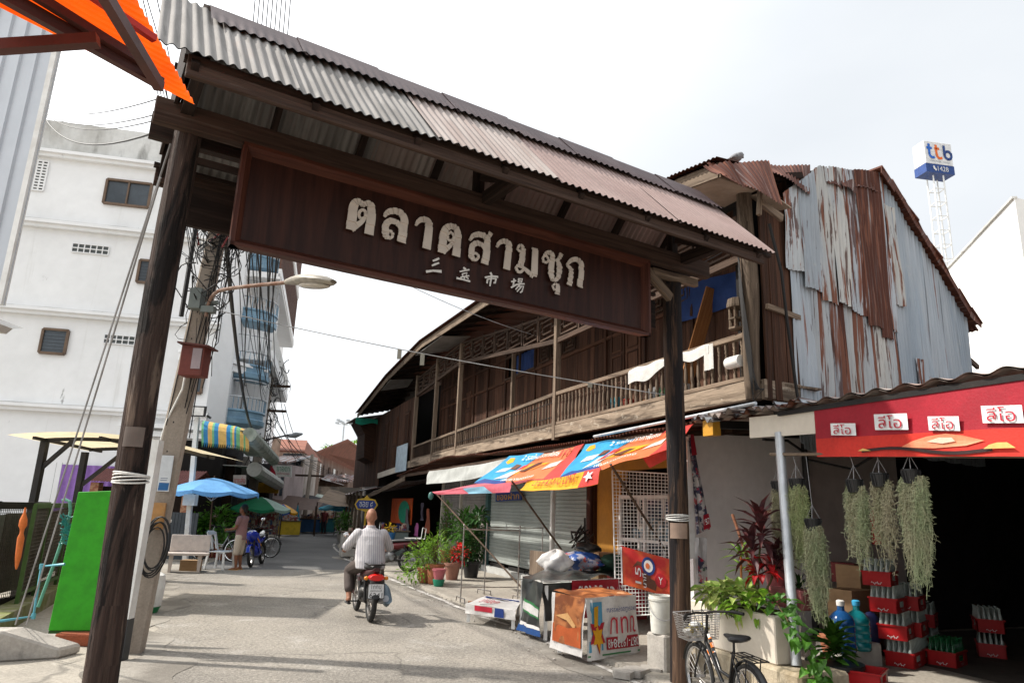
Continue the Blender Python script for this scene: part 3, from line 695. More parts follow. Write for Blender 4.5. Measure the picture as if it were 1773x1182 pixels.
ts = [-.4, .5, 2, 3.7, 6, 8.5, 11, 14.6, 17, 19.8, 23, 26.3]
mb = MB()
for a, b in zip(ts, ts[1:]): mb.beam(S(a, -.78, pw(a, EAVE)), S(b, -.78, pw(b, EAVE)), .03, .2)
mb.build('eave_fascia', W_GREY, house)
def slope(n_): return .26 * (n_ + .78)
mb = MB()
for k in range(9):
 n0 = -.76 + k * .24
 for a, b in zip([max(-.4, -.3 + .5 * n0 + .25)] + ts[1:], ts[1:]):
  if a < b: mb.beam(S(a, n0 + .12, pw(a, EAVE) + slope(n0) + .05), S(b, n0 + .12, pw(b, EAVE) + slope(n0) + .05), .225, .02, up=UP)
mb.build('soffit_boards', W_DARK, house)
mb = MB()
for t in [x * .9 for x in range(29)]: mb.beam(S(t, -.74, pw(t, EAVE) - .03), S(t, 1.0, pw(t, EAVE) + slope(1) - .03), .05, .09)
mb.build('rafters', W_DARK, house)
RUSTR = rusty('rusty_roof', .30, .14, base=(.22, .16, .13))
def roof_fn(i, j):
 t0 = pw(j, [(0, -.5), (.22, -.05), (1, .72)]); t = lerp(t0, 26.3, i); z0 = pw(t, EAVE) + .13
 return S(t, lerp(-.9, 3.05, j), lerp(z0, 7.26, j) + .013 * math.sin(t * 70))
mb = MB(); mb.grid(roof_fn, 1200, 4, (26, 4.2)); mb.build('roof', RUSTR, house, smooth=True)
mb = MB(); mb.corr(S(.42, 3.05, 7.27), SU * 26, GD * 2.75 - UP * 2.2, .09, .014, 2, 4); mb.build('roof', RUSTR, house)
PANEL = mat('soffit_panel', (.27, .25, .235), (.2, .185, .17), rough=.85, var=.06, bump=.05)
for a, b in ((12.4, 15.6), (19.5, 21.2)):
 mb = MB(); mb.prism([S(a, -.74, pw(a, EAVE) - .12), S(b, -.74, pw(b, EAVE) - .12), S(b - .5, .25, pw(b, EAVE) + .06), S(a + .3, .25, pw(a, EAVE) + .06)], (0, 0, .015)); mb.build('soffit_panel', PANEL, house)
# the near end: hip eave, plank end wall, corrugated cladding
QE = S(-.1, 0)
def EW(s, z, off=0): return QE + GD * s + GN * off + V((0, 0, z))
def ew(x, y, off=0):
 p = onPl(x, y, EW(0, 0, off), GN); return p
mb = MB(); s = .1
while s < .78:
 w_ = R.uniform(.1, .17); mb.beam(EW(s + w_ / 2, 3.2, R.uniform(-.01, .01)), EW(s + w_ / 2, 6.1), w_ - .008, .03, up=GN); s += w_
mb.build('plank_end_wall', W_BROWN, house)
mb = MB(); mb.beam(EW(.12, 4.42, .04), EW(.8, 4.38, .04), .04, .07); mb.build('end_rail', W_GREY, house)
CREAMW = mat('cream_soffit', (.36, .29, .23), (.28, .22, .17), rough=.8, var=.08, bump=.05)
e0 = S(-.4, -.78, 6.02); e1 = ew(1357, 362, .5); e2 = S(.5, 1.2, 6.7)
mb = MB(); mb.beam(e0, S(-.4, -.78, 6.02) + GD * .65 + V((0, 0, .02)), .03, .2); mb.build('eave_fascia', W_GREY, house)
mb = MB(); mb.prism([S(-.38, -.76, 5.95), S(-.3, .0, 6.0), S(.6, .1, 6.1), S(.6, -.76, 6.1)], (0, 0, .015)); mb.build('soffit_panel', CREAMW, house)
mb = MB(); mb.prism([EW(.05, 5.95, .22), EW(.52, 5.84, .22), EW(.52, 5.9, -.1), EW(.05, 6.0, -.1)], (0, 0, .015)); mb.build('soffit_panel', CREAMW, house)
mb = MB(); mb.beam(ew(1318, 352, .3), ew(1354, 378, .3), .04, .1); mb.beam(ew(1316, 330, .3), ew(1314, 372, .3), .05, .05, up=GN); mb.build('eave_strut', W_GREY, house)
def flap(pts, m, off0, off1, name='rusty_flap'):
 """a rusty sheet folded over the top of the wall: four picture corners -> two on the ridge, two hanging"""
 a, b, c, d = [ew(*p, o) for p, o in zip(pts, (off0, off0, off1, off1))]
 nn = (b - a).cross(d - a).normalized(); L = (b - a).length; nu = max(8, int(L / .09 * 5))
 mb = MB()
 def fn(i, j):
  p = (a * (1 - i) + b * i) * (1 - j) + (d * (1 - i) + c * i) * j
  return p + nn * (.010 * math.sin(2 * math.pi * i * L / .09) + .02 * math.sin(i * 5 + j * 3))
 mb.grid(fn, nu, 5, (L, (d - a).length), (R.random() * 9, R.randint(0, 4000) * 10.)); mb.build(name, m, house, smooth=True)
RUST1 = rusty('rust_heavy', .34, .12, base=(.40, .34, .30)); RUST2 = rusty('rust_mid', .46, .07, base=(.36, .39, .42)); RUST3 = rusty('rust_light', .60, .06, base=(.32, .36, .40)); RUST4 = rusty('rust_streaked', .52, .05, base=(.40, .42, .43))
RUST5 = rusty('blue_sheet', .63, .06, base=(.26, .305, .35)); RUST6 = rusty('pale_sheet', .53, .05, base=(.46, .455, .43))
flap([(1222, 281), (1330, 280), (1356, 352), (1280, 318)], RUST1, .1, .5)
flap([(1216, 286), (1262, 281), (1292, 322), (1240, 300)], RUST1, .42, .6)
flap([(1318, 282), (1402, 288), (1404, 335), (1340, 298)], RUST1, -.1, .14)
flap([(1410, 289), (1450, 292), (1462, 326), (1436, 318)], RUST1, -.08, .12); flap([(1446, 292), (1490, 296), (1484, 334), (1460, 322)], RUST1, -.08, .16)
flap([(1484, 295), (1522, 300), (1530, 334), (1482, 322)], RUST1, -.08, .1)
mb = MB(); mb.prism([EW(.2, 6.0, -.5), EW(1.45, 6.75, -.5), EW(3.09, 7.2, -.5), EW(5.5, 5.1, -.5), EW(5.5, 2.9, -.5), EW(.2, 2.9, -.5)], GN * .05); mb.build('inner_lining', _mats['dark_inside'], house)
TOPZ = [(.5, 6.1), (1.45, 6.83), (3.09, 7.24), (5.6, 5.10)]
def sheet(s0, s1, z0, z1, m, off, lean=0, name='metal_sheet', jag=.018):
 """one hung sheet; z1=None follows the gable"""
 a = R.random() * 6
 def fn(i, j):
  s = lerp(s0, s1, i); zt = pw(s, TOPZ) if z1 is None else z1
  zb = z0 + jag * math.sin(i * 3 + a)
  z = lerp(zb, zt, j)
  return EW(s + lean * (j - .5), z, off + .014 * math.sin(2 * math.pi * (s - s0) / .088) + .012 * math.sin(i * 4 + j * 6 + a))
 mb = MB(); nu = max(8, int((s1 - s0) / .078 * 6)); mb.grid(fn, nu, 12, (s1 - s0, 3.), (R.random() * 9, R.randint(0, 4000) * 10.))
 mb.build(name, m, house, smooth=True)
for s0, s1, m in ((.66, 1.12, RUST3), (1.1, 1.5, RUST4), (1.48, 1.86, RUST2), (1.84, 2.2, RUST6), (2.18, 2.56, RUST4), (2.54, 2.92, RUST6), (2.9, 3.28, RUST4)): sheet(s0, s1, 2.7, 5.55, m, .02 + .008 * (int(s0 * 50) % 2))
sheet(.7, 1.16, 2.6, 3.42, RUST5, .045)
for s0, s1, z0, m, of in ((.56, .93, 5.05, RUST4, .07), (.91, 1.3, 4.83, RUST3, .085), (1.28, 1.68, 4.72, RUST6, .07), (1.66, 2.02, 4.75, RUST6, .085), (2.0, 2.38, 4.70, RUST2, .07), (2.36, 2.76, 4.55, RUST1, .085), (2.74, 3.08, 4.42, RUST1, .07), (3.06, 3.2, 4.6, RUST2, .06)): sheet(s0, s1, z0, None, m, of, R.uniform(-.03, .03))
for s0, s1, m in ((3.18, 3.75, RUST5), (3.73, 4.2, RUST5), (4.18, 4.65, RUST3), (4.63, 5.1, RUST5), (5.08, 5.5, RUST5)): sheet(s0, s1, 2.7, None, m, .03 + .008 * (int(s0 * 50) % 2))
sheet(3.14, 3.46, 5.05, 6.7, RUST6, .07, -.05); sheet(3.62, 3.86, 2.9, 4.25, RUST2, .06); sheet(4.0, 4.35, 2.9, 4.0, RUST4, .06); sheet(4.36, 4.6, 2.9, 3.85, RUST2, .065)
mb = MB()
for k in range(9):
 a = k / 9; b = (k + 1.15) / 9; s0, s1 = lerp(3.0, 5.66, a), lerp(3.0, 5.66, b)
 z0, z1 = pw(s0, TOPZ) + .05 + R.uniform(-.02, .03), pw(s1, TOPZ) + .05 + R.uniform(-.03, .02)
 mb.prism([EW(s0, z0, .17 + R.uniform(-.04, .05)), EW(s1, z1, .17 + R.uniform(-.04, .05)), EW(s1, z1 + .02, -.5), EW(s0, z0 + .02, -.5)], (0, 0, .03))
 mb.prism([EW(s0, z0 - R.uniform(.06, .14), .14), EW(s1, z1 - R.uniform(.06, .14), .14), EW(s1, z1 + .02, .15), EW(s0, z0 + .02, .15)], GN * .012)
mb.build('verge_sheet', RUST1, house)
mb = MB(); mb.beam(EW(5.6, 2.9, -.2), EW(5.6, 5.2, -.2), .07, .07, up=GN); mb.beam(EW(5.85, 2.9, -.5), EW(5.95, 5.0, -.5), .05, .05, up=GN); mb.beam(EW(5.5, 4.75, -.2), EW(6.2, 4.5, -.2), .05, .08); mb.build('end_props', W_LAT, house)
# low street awning of rusty sheet
AW = [(-.45, 2.88), (.8, 2.9), (3.9, 2.9), (7.6, 2.95), (12.5, 3.1), (15, 2.95), (18.3, 2.77)]
at_ = [-.45, .9, 2.6, 3.9, 5.8, 7.6, 10, 12.5, 15, 18.3]
for a, b in zip(at_, at_[1:]):
 p0 = S(a, -.45, pw(a, AW) + .03); mb = MB()
 mb.corr(p0, S(b + .1, -.45, pw(b, AW) + .03) - p0, V(SN * 1.5 + UP * .16), .10, .017, 2, 6, .02, .012); mb.build('awning_sheet', RUST1, house, smooth=True)
mb = MB(); mb.beam(S(1.2, -.38, 2.86), S(18.2, -.38, 2.78 + .0), .04, .09); mb.beam(S(1.2, .6, 2.95), S(18.2, .6, 2.95), .05, .08)
for k in range(14): mb.beam(S(1.4 + k * 1.28, -.4, 2.84), S(1.4 + k * 1.28, 1.05, 3.0), .05, .07)
mb.build('awning_frame', W_LAT, house)
mb = MB(); mb.tube([S(3.2, -.6, 2.95), S(-.6, -.55, 3.02)], .022, 8); mb.build('gutter_pipe', GALV, house)
p0 = S(18.2, -.35, 2.55); mb = MB(); mb.corr(p0, S(24.5, -.2, 2.25) - p0, V(SN * 1.6 + UP * .3), .1, .015, 2, 5, .03, .012); mb.build('awning_sheet', RUST2, house)
mb = MB(); mb.beam(S(17.2, -.42, 2.68), S(24.5, -.42, 2.05), .03, .16); mb.build('awning_edge', W_GREY, house)
# shop fronts under it
SHUT = mat('shutter_steel', (.36, .385, .365), (.30, .32, .305), sc_=(1, 1, 1), rough=.5, metal=.25, var=.06, fine=9, bump=.05, layers=[((.22, .19, .15), (1.6, 1.6, .5), .62, .76, .5)])
def shutter(t0, t1, z0, z1, n_=1.0, st=.085, m=SHUT, slots=True):
 mb = MB(); k = int((z1 - z0) / st); a, b = S(t0, n_), S(t1, n_)
 for i in range(k):
  z = z0 + i * st; zz = [(z, 0), (z + st * .18, -.018), (z + st * .82, -.018), (z + st, 0)]
  for (za, oa), (zb, ob) in zip(zz, zz[1:]):
   mb.face([a + SN * oa + UP * za, b + SN * oa + UP * za, b + SN * ob + UP * zb, a + SN * ob + UP * zb])
 o = mb.build('roller_shutter', m, house)
 if slots:
  for r_ in range(3):
   mb = MB()
   for q in range(int((t1 - t0) / .22)):
    t = t0 + .12 + q * .22 + (r_ % 2) * .1; mb.beam(S(t, n_ - .02, z1 - .16 - r_ * st * 1.0), S(t + .1, n_ - .02, z1 - .16 - r_ * st), .012, .022)
   mb.build('vent_row', BLACKM, o)
 return o
shutter(8.15, 12.25, .34, 2.75); shutter(6.15, 7.95, .22, 2.75);
SHUT2 = mat('shutter_brown', (.30, .27, .25), (.22, .195, .18), rough=.6, metal=.15, var=.08, bump=.05)
shutter(12.65, 14.9, .22, 2.7, m=SHUT2); shutter(15.1, 17.0, .22, 2.7, m=SHUT2)
TEAL = paint('teal_paint', (.06, .13, .13))
for t, w_, m in ((8.05, .1, WHITE), (12.45, .2, TEAL), (15.0, .1, CREAM), (17.1, .12, CREAM), (6.05, .12, DARKBR)):
 mb = MB(); mb.beam(S(t, .97, .05), S(t, .97, 2.85), w_, .1, up=SN); mb.build('shop_pillar', m, house)
mb = MB()
for t in (8.3, 9.6, 11.0): mb.beam(S(t, .965, .24), S(t + 1.05, .965, .24), .03, .14)
mb.build('shutter_vents', BLACKM, house)
mb = MB(); mb.prism([S(6, .75, .06), S(12.5, .75, .06), S(12.5, 1.2, .06), S(6, 1.2, .06)], (0, 0, .16)); mb.build('shop_sill', mat('pale_tile', (.50, .50, .48), (.42, .42, .40), rough=.4, var=.08), house)
YEL = mat('yellow_wall', (.56, .27, .045), (.46, .22, .05), sc_=(1.5, 1.5, 1.5), rough=.8, var=.08, bump=.06)
mb = MB(); mb.prism([S(4.95, 1.0, 0), S(6.0, 1.0, 0), S(6.0, 1.0, 2.9), S(4.95, 1.0, 2.9)], SN * .1); mb.prism([S(1.55, 1.0, 2.55), S(4.95, 1.0, 2.55), S(4.95, 1.0, 2.9), S(1.55, 1.0, 2.9)], SN * .1); mb.build('shop_wall', YEL, house)
mb = MB(); mb.beam(S(4.8, .96, 0), S(4.8, .96, 2.35), .16, .1, up=SN); mb.build('door_post', W_DARK, house)
DIN = _mats['dark_inside']
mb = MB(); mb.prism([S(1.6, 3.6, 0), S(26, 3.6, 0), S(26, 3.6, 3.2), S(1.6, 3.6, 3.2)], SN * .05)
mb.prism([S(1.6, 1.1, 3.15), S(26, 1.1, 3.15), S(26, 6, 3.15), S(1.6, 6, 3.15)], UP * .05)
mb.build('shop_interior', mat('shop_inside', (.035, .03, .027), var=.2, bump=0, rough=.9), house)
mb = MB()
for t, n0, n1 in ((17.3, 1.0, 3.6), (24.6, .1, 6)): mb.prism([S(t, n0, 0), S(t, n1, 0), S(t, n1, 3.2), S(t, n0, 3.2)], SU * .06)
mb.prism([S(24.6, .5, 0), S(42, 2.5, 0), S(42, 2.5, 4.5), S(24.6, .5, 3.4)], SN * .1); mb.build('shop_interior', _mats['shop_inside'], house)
p0 = S(24.3, -.7, 2.3); mb = MB(); mb.corr(p0, S(38, .6, 2.3) - p0, V(SN * 1.8 + UP * .5), .1, .015, 2, 4, .04, .012); mb.build('awning_sheet', RUST2, house)
for k in range(6): mb = MB(); mb.beam(S(24.5 + k * 2.2, -.6 + .2 * k, 0), S(24.5 + k * 2.2, -.6 + .2 * k, 2.35), .1, .1, up=SU); mb.build('awning_post', W_GREY, house)
# the boxed-in far bays
mb = MB(); t = 18.2
while t < 24.3:
 w_ = R.uniform(.14, .22); mb.beam(S(t + w_ / 2, .03 + R.uniform(-.006, .006), 3.0), S(t + w_ / 2, .03, 5.75), w_ - .006, .03, up=SN); t += w_
mb.build('plank_wall', W_BROWN, house)
for t0 in (18.9, 20.9, 22.6):
 m = MB(); m.beam(S(t0 + .35, .0, 3.25), S(t0 + .35, .0, 5.3), .7, .03, up=SN)
 for z0, z1 in ((3.35, 4.1), (4.2, 5.2)):
  for dz in (z0, z1): m.beam(S(t0 + .08, -.02, dz), S(t0 + .62, -.02, dz), .02, .04)
  for dt in (.08, .35, .62): m.beam(S(t0 + dt, -.02, z0), S(t0 + dt, -.02, z1), .04, .02, up=SN)
 m.build('panelled_door', W_BROWN, house)
mb = MB(); mb.beam(S(20.4, -.04, 3.12), S(23.9, -.04, 3.0), .05, .22); mb.build('white_sill', CREAM, house)
mb = MB(); t = 24.4
while t < 31:
 w_ = R.uniform(.16, .26); mb.beam(S(t + w_ / 2, .1, 2.6), S(t + w_ / 2, .1, 5.8), w_ - .006, .03, up=SN); t += w_
mb.build('plank_wall', W_BROWN, house)
mb = MB(); mb.prism([S(26.0, .1, 3.7), S(26.0, -.35, 3.9), S(26.0, -.42, 5.0), S(26.0, -.8, 5.6), S(26.0, .1, 5.6)], SU * 2); mb.build('projecting_bay', W_BROWN, house)
mb = MB(); mb.prism([S(25.7, -1.0, 5.62), S(28.1, -1.0, 5.62), S(28.1, .3, 5.9), S(25.7, .3, 5.9)], UP * .04); mb.build('bay_roof', RUST2, house)
GREENT = cloth('green_tarp', (.02, .30, .20))
mb = MB(); mb.grid(lambda i, j: S(25.66, lerp(-.95, .6, i), 5.68 - .26 * j * (1 + .25 * math.sin(i * 9)) + .1 * i * 0), 20, 4); setp(mb.build('tarpaulin', GREENT, smooth=True), 'green tarpaulin strip hanging under the eave at the far end of the shophouse', 'tarp')
mb = MB(); mb.box(S(25.6, .35, 2.95), .02, .4, .5, SU, SN); setp(mb.build('notice_board', WHITE), 'small pale board on the dark plank wall above the far awning', 'board')
# white apartment building
WB = V((-9.77, 23.5, 0)); WD = V((.98, .195, 0)).normalized(); WN = V((WD.y, -WD.x, 0))
FD = V((-.25, .97, 0)).normalized(); FN = V((FD.y, -FD.x, 0))
def W(a, z, off=0): return WB + WD * a + WN * off + V((0, 0, z))
def FC(a, z, off=0): return WB + FD * a + FN * off + V((0, 0, z))
apt = thing('apartment_building', WB, 'white four storey apartment building with stained ledges and blue curved balconies', 'building')
mb = MB(); mb.prism([W(-40, 0), W(-.5, 0), FC(.7, 0, .05), FC(24, 0), FC(24, 0, -14), W(-40, 0, -14)], V((0, 0, 13.2))); mb.build('wall', PLAST, apt)
mb = MB(); mb.prism([W(-40, 13.2, .0), W(-.5, 13.2), FC(.7, 13.2, .05), FC(24, 13.2), FC(24, 13.2, -14), W(-40, 13.2, -14)], V((0, 0, 1.35))); mb.build('parapet', PLASTD, apt)
for z, h in ((4.28, .24), (7.45, .24), (10.5, .26), (13.1, .25)):
 mb = MB(); mb.beam(W(-40, z + h / 2, .08), W(-.4, z + h / 2, .08), .22, h); mb.beam(W(-40, z + h * .72, .14), W(-.36, z + h * .72, .14), .3, h * .45); mb.build('ledge', PLAST, apt); mb = MB(); mb.beam(W(-40, z + h + .004, .12), W(-.36, z + h + .004, .12), .26, .012); mb.build('ledge_stain', PLASTD, apt)
FRBR = mat('brown_frame', (.16, .105, .07), (.12, .08, .055), rough=.5, var=.08, bump=.05)
def window(a0, a1, z0, z1, cols=2, louv=False, P_=W):
 m = MB()
 for z in (z0, z1): m.beam(P_(a0, z, .04), P_(a1, z, .04), .10, .08)
 for k in range(cols + 1): m.beam(P_(lerp(a0, a1, k / cols), z0, .04), P_(lerp(a0, a1, k / cols), z1, .04), .08 if k in (0, cols) else .05, .10, up=WN)
 f = m.build('window', FRBR, apt)
 m = MB(); m.prism([P_(a0, z0, .012), P_(a1, z0, .012), P_(a1, z1, .012), P_(a0, z1, .012)], WN * .01)
 if louv:
  for k in range(7): m.beam(P_(a0, lerp(z0, z1, (k + .5) / 7), .03), P_(a1, lerp(z0, z1, (k + .5) / 7), .03), .02, .08)
 m.build('pane', GLASSD, f)
window(-4.8, -3.35, 11.65, 12.55); window(-5.85, -5.1, 6.2, 7.0, 1, True); window(-3.3, -2.6, 8.9, 9.7, 1, True); window(-1.1, -.72, 5.2, 6.1, 1)
VENTM = mat('vent_block', (.36, .37, .37), (.26, .27, .27), rough=.8, var=.1, bump=.05); VENTD = mat('vent_dark', (.10, .11, .11), rough=.9, var=.1, bump=0)
def blocks(a0, a1, z0, z1, nx, nz, g=.03):
 f = MB(); f.prism([W(a0, z0, -.0), W(a1, z0, -.0), W(a1, z1, -.0), W(a0, z1, -.0)], WN * .02); o = f.build('vent_blocks', VENTD, apt)
 m = MB()
 for k in range(nx + 1): m.beam(W(lerp(a0, a1, k / nx), z0, .03), W(lerp(a0, a1, k / nx), z1, .03), g, .04, up=WN)
 for k in range(nz + 1): m.beam(W(a0, lerp(z0, z1, k / nz), .03), W(a1, lerp(z0, z1, k / nz), .03), .045, g)
 m.build('grille', PLAST, o)
blocks(-5.5, -4.35, 9.76, 10.07, 6, 2); blocks(-4.0, -2.85, 6.68, 6.98, 6, 2); blocks(-7.9, -7.2, 9.75, 10.05, 4, 2)
blocks(-7.75, -6.75, 11.85, 12.95, 6, 10, .05)
mb = MB()
for z0 in (6.4,): mb.beam(W(-1.4, z0, .25), FC(2.2, z0 - .1, .9), .5, .25); mb.beam(W(-1.4, z0 + .2, .3), FC(2.2, z0 + .1, .95), .6, .12)
mb.build('corner_hood', PLAST, apt)
LOUV = mat('brown_louvre', (.13, .065, .045), (.09, .045, .035), rough=.6, var=.12, bump=.1); BLUEP = mat('blue_enamel', (.22, .36, .47), (.15, .26, .36), sc_=(2, 2, 2), rough=.4, var=.08, bump=.05, layers=[((.40, .42, .42), (3, 3, 3), .58, .74, .6), ((.2, .12, .08), (6, 6, 2), .66, .76, .6)])
for z0, a0, a1 in ((6.9, 2.0, 13.5), (9.9, 1.2, 13.5), (12.6, 1.2, 13.5)):
 mb = MB(); mb.prism([FC(a0, z0, -.2), FC(a1, z0, -.2), FC(a1, z0, 1.25), FC(a0, z0, 1.25)], V((0, 0, .22))); mb.beam(FC(a0, z0 + .26, 1.22), FC(a1, z0 + .26, 1.22), .12, .3); o = mb.build('balcony_slab', PLAST, apt)
 mb = MB()
 for k in range(int((a1 - a0) / .13)): mb.beam(FC(a0 + .06 + k * .13, z0 + .4, 1.2), FC(a0 + .06 + k * .13, z0 + (2.6 if z0 > 7 else 1.2), 1.2), .035, .07, up=FN)
 mb.beam(FC(a0, z0 + .9, 1.2), FC(a1, z0 + .9, 1.2), .05, .05); mb.build('louvre_screen', LOUV if z0 > 7 else WHITE, o)
for z0, a0 in ((4.35, 1.0), (6.05, 1.2), (8.2, 1.4), (10.4, 1.6)):
 mb = MB(); c = FC(a0 + 1.2, 0, .1)
 def cv(r_, z, k):
  a = lerp(-math.pi * .92, math.pi * .12, k); return c + (FD * math.sin(a) + FN * max(math.cos(a), -.1)) * r_ + V((0, 0, z))
 sec = [(1.0, 0), (1.12, .06), (1.14, .22), (1.08, .26), (1.08, .46), (1.14, .50), (1.12, .56)]
 for (ra, za), (rb, zb) in zip(sec, sec[1:]):
  for k in range(14): mb.face([cv(ra, z0 + za, k / 14), cv(ra, z0 + za, (k + 1) / 14), cv(rb, z0 + zb, (k + 1) / 14), cv(rb, z0 + zb, k / 14)])
 mb.face([cv(1.0, z0, k / 14) for k in range(15)])
 o = mb.build('blue_balcony', BLUEP, apt, smooth=True)
 for k in range(22): mb = MB(); mb.cyl(cv(1.1, z0 + .55, k / 21), cv(1.1, z0 + 1.0, k / 21), .014, n=5); mb.build('bar', BLUEP, o)
 mb = MB(); mb.tube([cv(1.1, z0 + 1.0, k / 20) for k in range(21)], .03, 6); mb.tube([cv(1.1, z0 + 1.62, k / 20) for k in range(21)], .02, 5)
 for k in range(9): mb.cyl(cv(1.1, z0 + 1.0, k / 8), cv(1.1, z0 + 1.62, k / 8), .008, n=4)
 mb.build('top_rail', GALV, o)
 mb = MB(); mb.prism([FC(a0 + .3, z0 + .6, .02), FC(a0 + 2.1, z0 + .6, .02), FC(a0 + 2.1, z0 + 1.75, .02), FC(a0 + .3, z0 + 1.75, .02)], FN * .02); mb.build('dark_opening', GLASSD, apt)
mb = MB(); mb.prism([FC(4.5, 4.3, .1), FC(4.5, 14, .1), FC(5.2, 14, 1.0), FC(5.2, 4.3, 1.0)], FD * .3); mb.build('pier', PLAST, apt)
mb = MB(); mb.prism([W(-1.25, 0, .06), W(-.55, 0, .06), FC(.7, 0, .1), FC(22, 0, .06), FC(22, 3.6, .06), FC(.7, 3.6, .1), W(-.55, 3.6, .06), W(-1.25, 3.6, .06)], WN * .02)
dk = mb.build('open_shopfront', DIN, apt)
mb = MB(); mb.prism([W(-2.4, .2, .02), W(-1.0, .2, .02), W(-1.0, 2.6, .02), W(-1.35, 3.15, .02), W(-1.75, 3.3, .02), W(-2.15, 3.1, .02), W(-2.4, 2.5, .02)], WN * .03); mb.build('arched_door', W_DARK, apt)
mb = MB(); mb.beam(W(-3, 3.75, .12), W(-.4, 3.75, .12), .3, .18); mb.beam(W(-3, 4.0, .18), W(-.4, 4.0, .18), .4, .14); mb.build('cornice', PLAST, apt)
for a in (3.5, 7.5, 11.5, 15.5):
 mb = MB(); mb.beam(FC(a, 0, .2), FC(a, 3.6, .2), .3, .3, up=FN); mb.build('column', CONC, apt)
# grey corrugated building close on the left
near = thing('metal_clad_building', (-7, 8, 0), 'tall pale grey corrugated metal clad building at the left edge of the picture', 'building')
CLAD = mat('grey_cladding', (.50, .53, .57), (.44, .47, .51), sc_=(1, 1, .3), rough=.45, metal=.15, var=.05, fine=4, bump=.03, layers=[((.36, .36, .36), (2.5, 2.5, .3), .62, .78, .4)])
mb = MB(); xs = -9.5
while xs < -5.36:
 w_ = .19
 for (a, oa), (b, ob) in zip([(0, 0), (.10, 0), (.115, .028), (.14, .028), (.155, 0), (.19, 0)], [(.10, 0), (.115, .028), (.14, .028), (.155, 0), (.19, 0)]):
  mb.face([V((xs + a, 7 - oa, 3.6)), V((xs + b, 7 - ob, 3.6)), V((xs + b, 7 - ob, 10)), V((xs + a, 7 - oa, 10))])
 xs += w_
mb.build('cladding', CLAD, near)
mb = MB(); mb.beam((-5.36, 6.995, 3.6), (-5.36, 6.995, 10), .06, .07, up=V((0, 1, 0))); mb.build('corner_trim', WHITE, near)
mb = MB(); mb.box((-7.5, 7.1, 3.62), 3.9, .12, 6.3); mb.build('wall', PLAST, near)
mb = MB(); mb.beam((-9.3, 7.1, 0), (-9.3, 7.1, 3.7), .25, .25); mb.build('pillar', CONC, near)
mb = MB(); mb.prism([V((-7.5, 7.25, 3.52)), V((-5.25, 7.25, 3.42)), V((-5.18, 7.0, 3.35)), V((-5.2, 6.95, 3.28)), V((-7.5, 6.95, 3.4))], V((0, -.5, 0))); mb.build('eave_gutter', mat('gutter_metal', (.55, .54, .50), (.45, .43, .40), rough=.45, metal=.2, var=.06, bump=.03), near)
# orange awning overhead
aw = thing('orange_awning', (-2.2, 2.6, 3.7), 'bright orange corrugated awning on dark red steel beams in the upper left corner', 'awning')
ORG = mat('orange_sheet', (.85, .13, .008), (.72, .09, .006), sc_=(2, 2, 2), rough=.35, var=.05, bump=.02, thin=.4)
A0 = G(337, 180, 3.72); A1 = G(232, -8, 3.78); A2 = G(-60, -60, 3.82)
ex = (A1 - A0).normalized(); a0 = A0; a3 = G(0, 12, 3.66)
ca = (a3 - a0).normalized(); ac = (A1 - A0) * 2.6
mb = MB(); mb.corr(a0, ac, ca * 3.2, .050, .012, 2, 8); mb.build('sheet', ORG, aw, smooth=True)
dz = V((0, 0, -.07))
REDS = mat('dark_red_steel', (.075, .022, .016), (.05, .016, .012), rough=.45, metal=.1, var=.1, bump=.03)
mb = MB()
mb.beam(G(280, 146, 3.62), G(-60, -45, 3.62), .035, .055); mb.build('edge_beam', REDS, aw)
mb = MB(); mb.beam(G(262, 118, 3.655), G(10, -40, 3.66), .03, .04); mb.build('purlin', REDS, aw)
mb = MB(); mb.beam(G(276, 150, 3.60), G(168, -30, 3.60), .042, .05); mb.build('cross_beam', REDS, aw)
mb = MB(); mb.beam(G(170, 70, 3.56), G(-160, 92, 3.4), .045, .05); mb.build('strut', REDS, aw)
mb = MB(); mb.beam(G(268, 68, 3.70), G(140, -20, 3.70), .03, .03); mb.build('purlin', paint('orange_red_steel', (.45, .02, .01)), aw)
# fences, canopy, bits behind the gate post
def FE(t, z, n_=-8.6): return S(t, n_, z)
GRM = paint('green_fence_paint', (.05, .10, .02), rough=.6); MOSS = mat('mossy_concrete', (.14, .15, .05), (.24, .22, .15), sc_=(4, 4, 4), rough=.95, var=.2, bump=.4)
fe = thing('mesh_fence', FE(8, 0), 'green framed wire mesh fence on a mossy kerb behind the green panel', 'fence')
mb = MB(); mb.beam(FE(5.0, 1.53), FE(12.5, 1.53), .05, .07)
for t in (5.0, 5.9, 7.4, 8.9, 10.4, 12.4): mb.beam(FE(t, .2), FE(t, 1.53), .05, .05, up=SN)
mb.beam(FE(5.0, .34), FE(12.5, .34), .05, .05); mb.build('frame', GRM, fe)
mb = MB()
for k in range(95): mb.beam(FE(5.0 + k * .079, .34, -8.6), FE(5.0 + k * .079, 1.5, -8.6), .009, .009, up=SN)
for k in range(22): mb.beam(FE(5.0, .38 + k * .053), FE(12.5, .38 + k * .053), .008, .008)
mb.build('mesh', mat('rusty_mesh', (.09, .08, .06), (.06, .045, .03), rough=.8, var=.2, bump=0), fe)
mb = MB(); mb.prism([FE(3, 0, -8.75), FE(12.6, 0, -8.75), FE(12.6, 0, -8.45), FE(3, 0, -8.45)], V((0, 0, .22))); mb.build('kerb', MOSS, fe)
mb = MB(); mb.grid(lambda i, j: FE(4.4 + 8.3 * i, .25 + 1.15 * j, -9.0 + .05 * math.sin(i * 30)), 30, 3); setp(mb.build('shade_cloth', mat('dark_shade_cloth', (.07, .075, .055), (.10, .09, .075), sc_=(2, 2, 2), rough=.95, var=.2, bump=.2)), 'dark shade cloth sagging behind the green mesh fence', 'cloth')
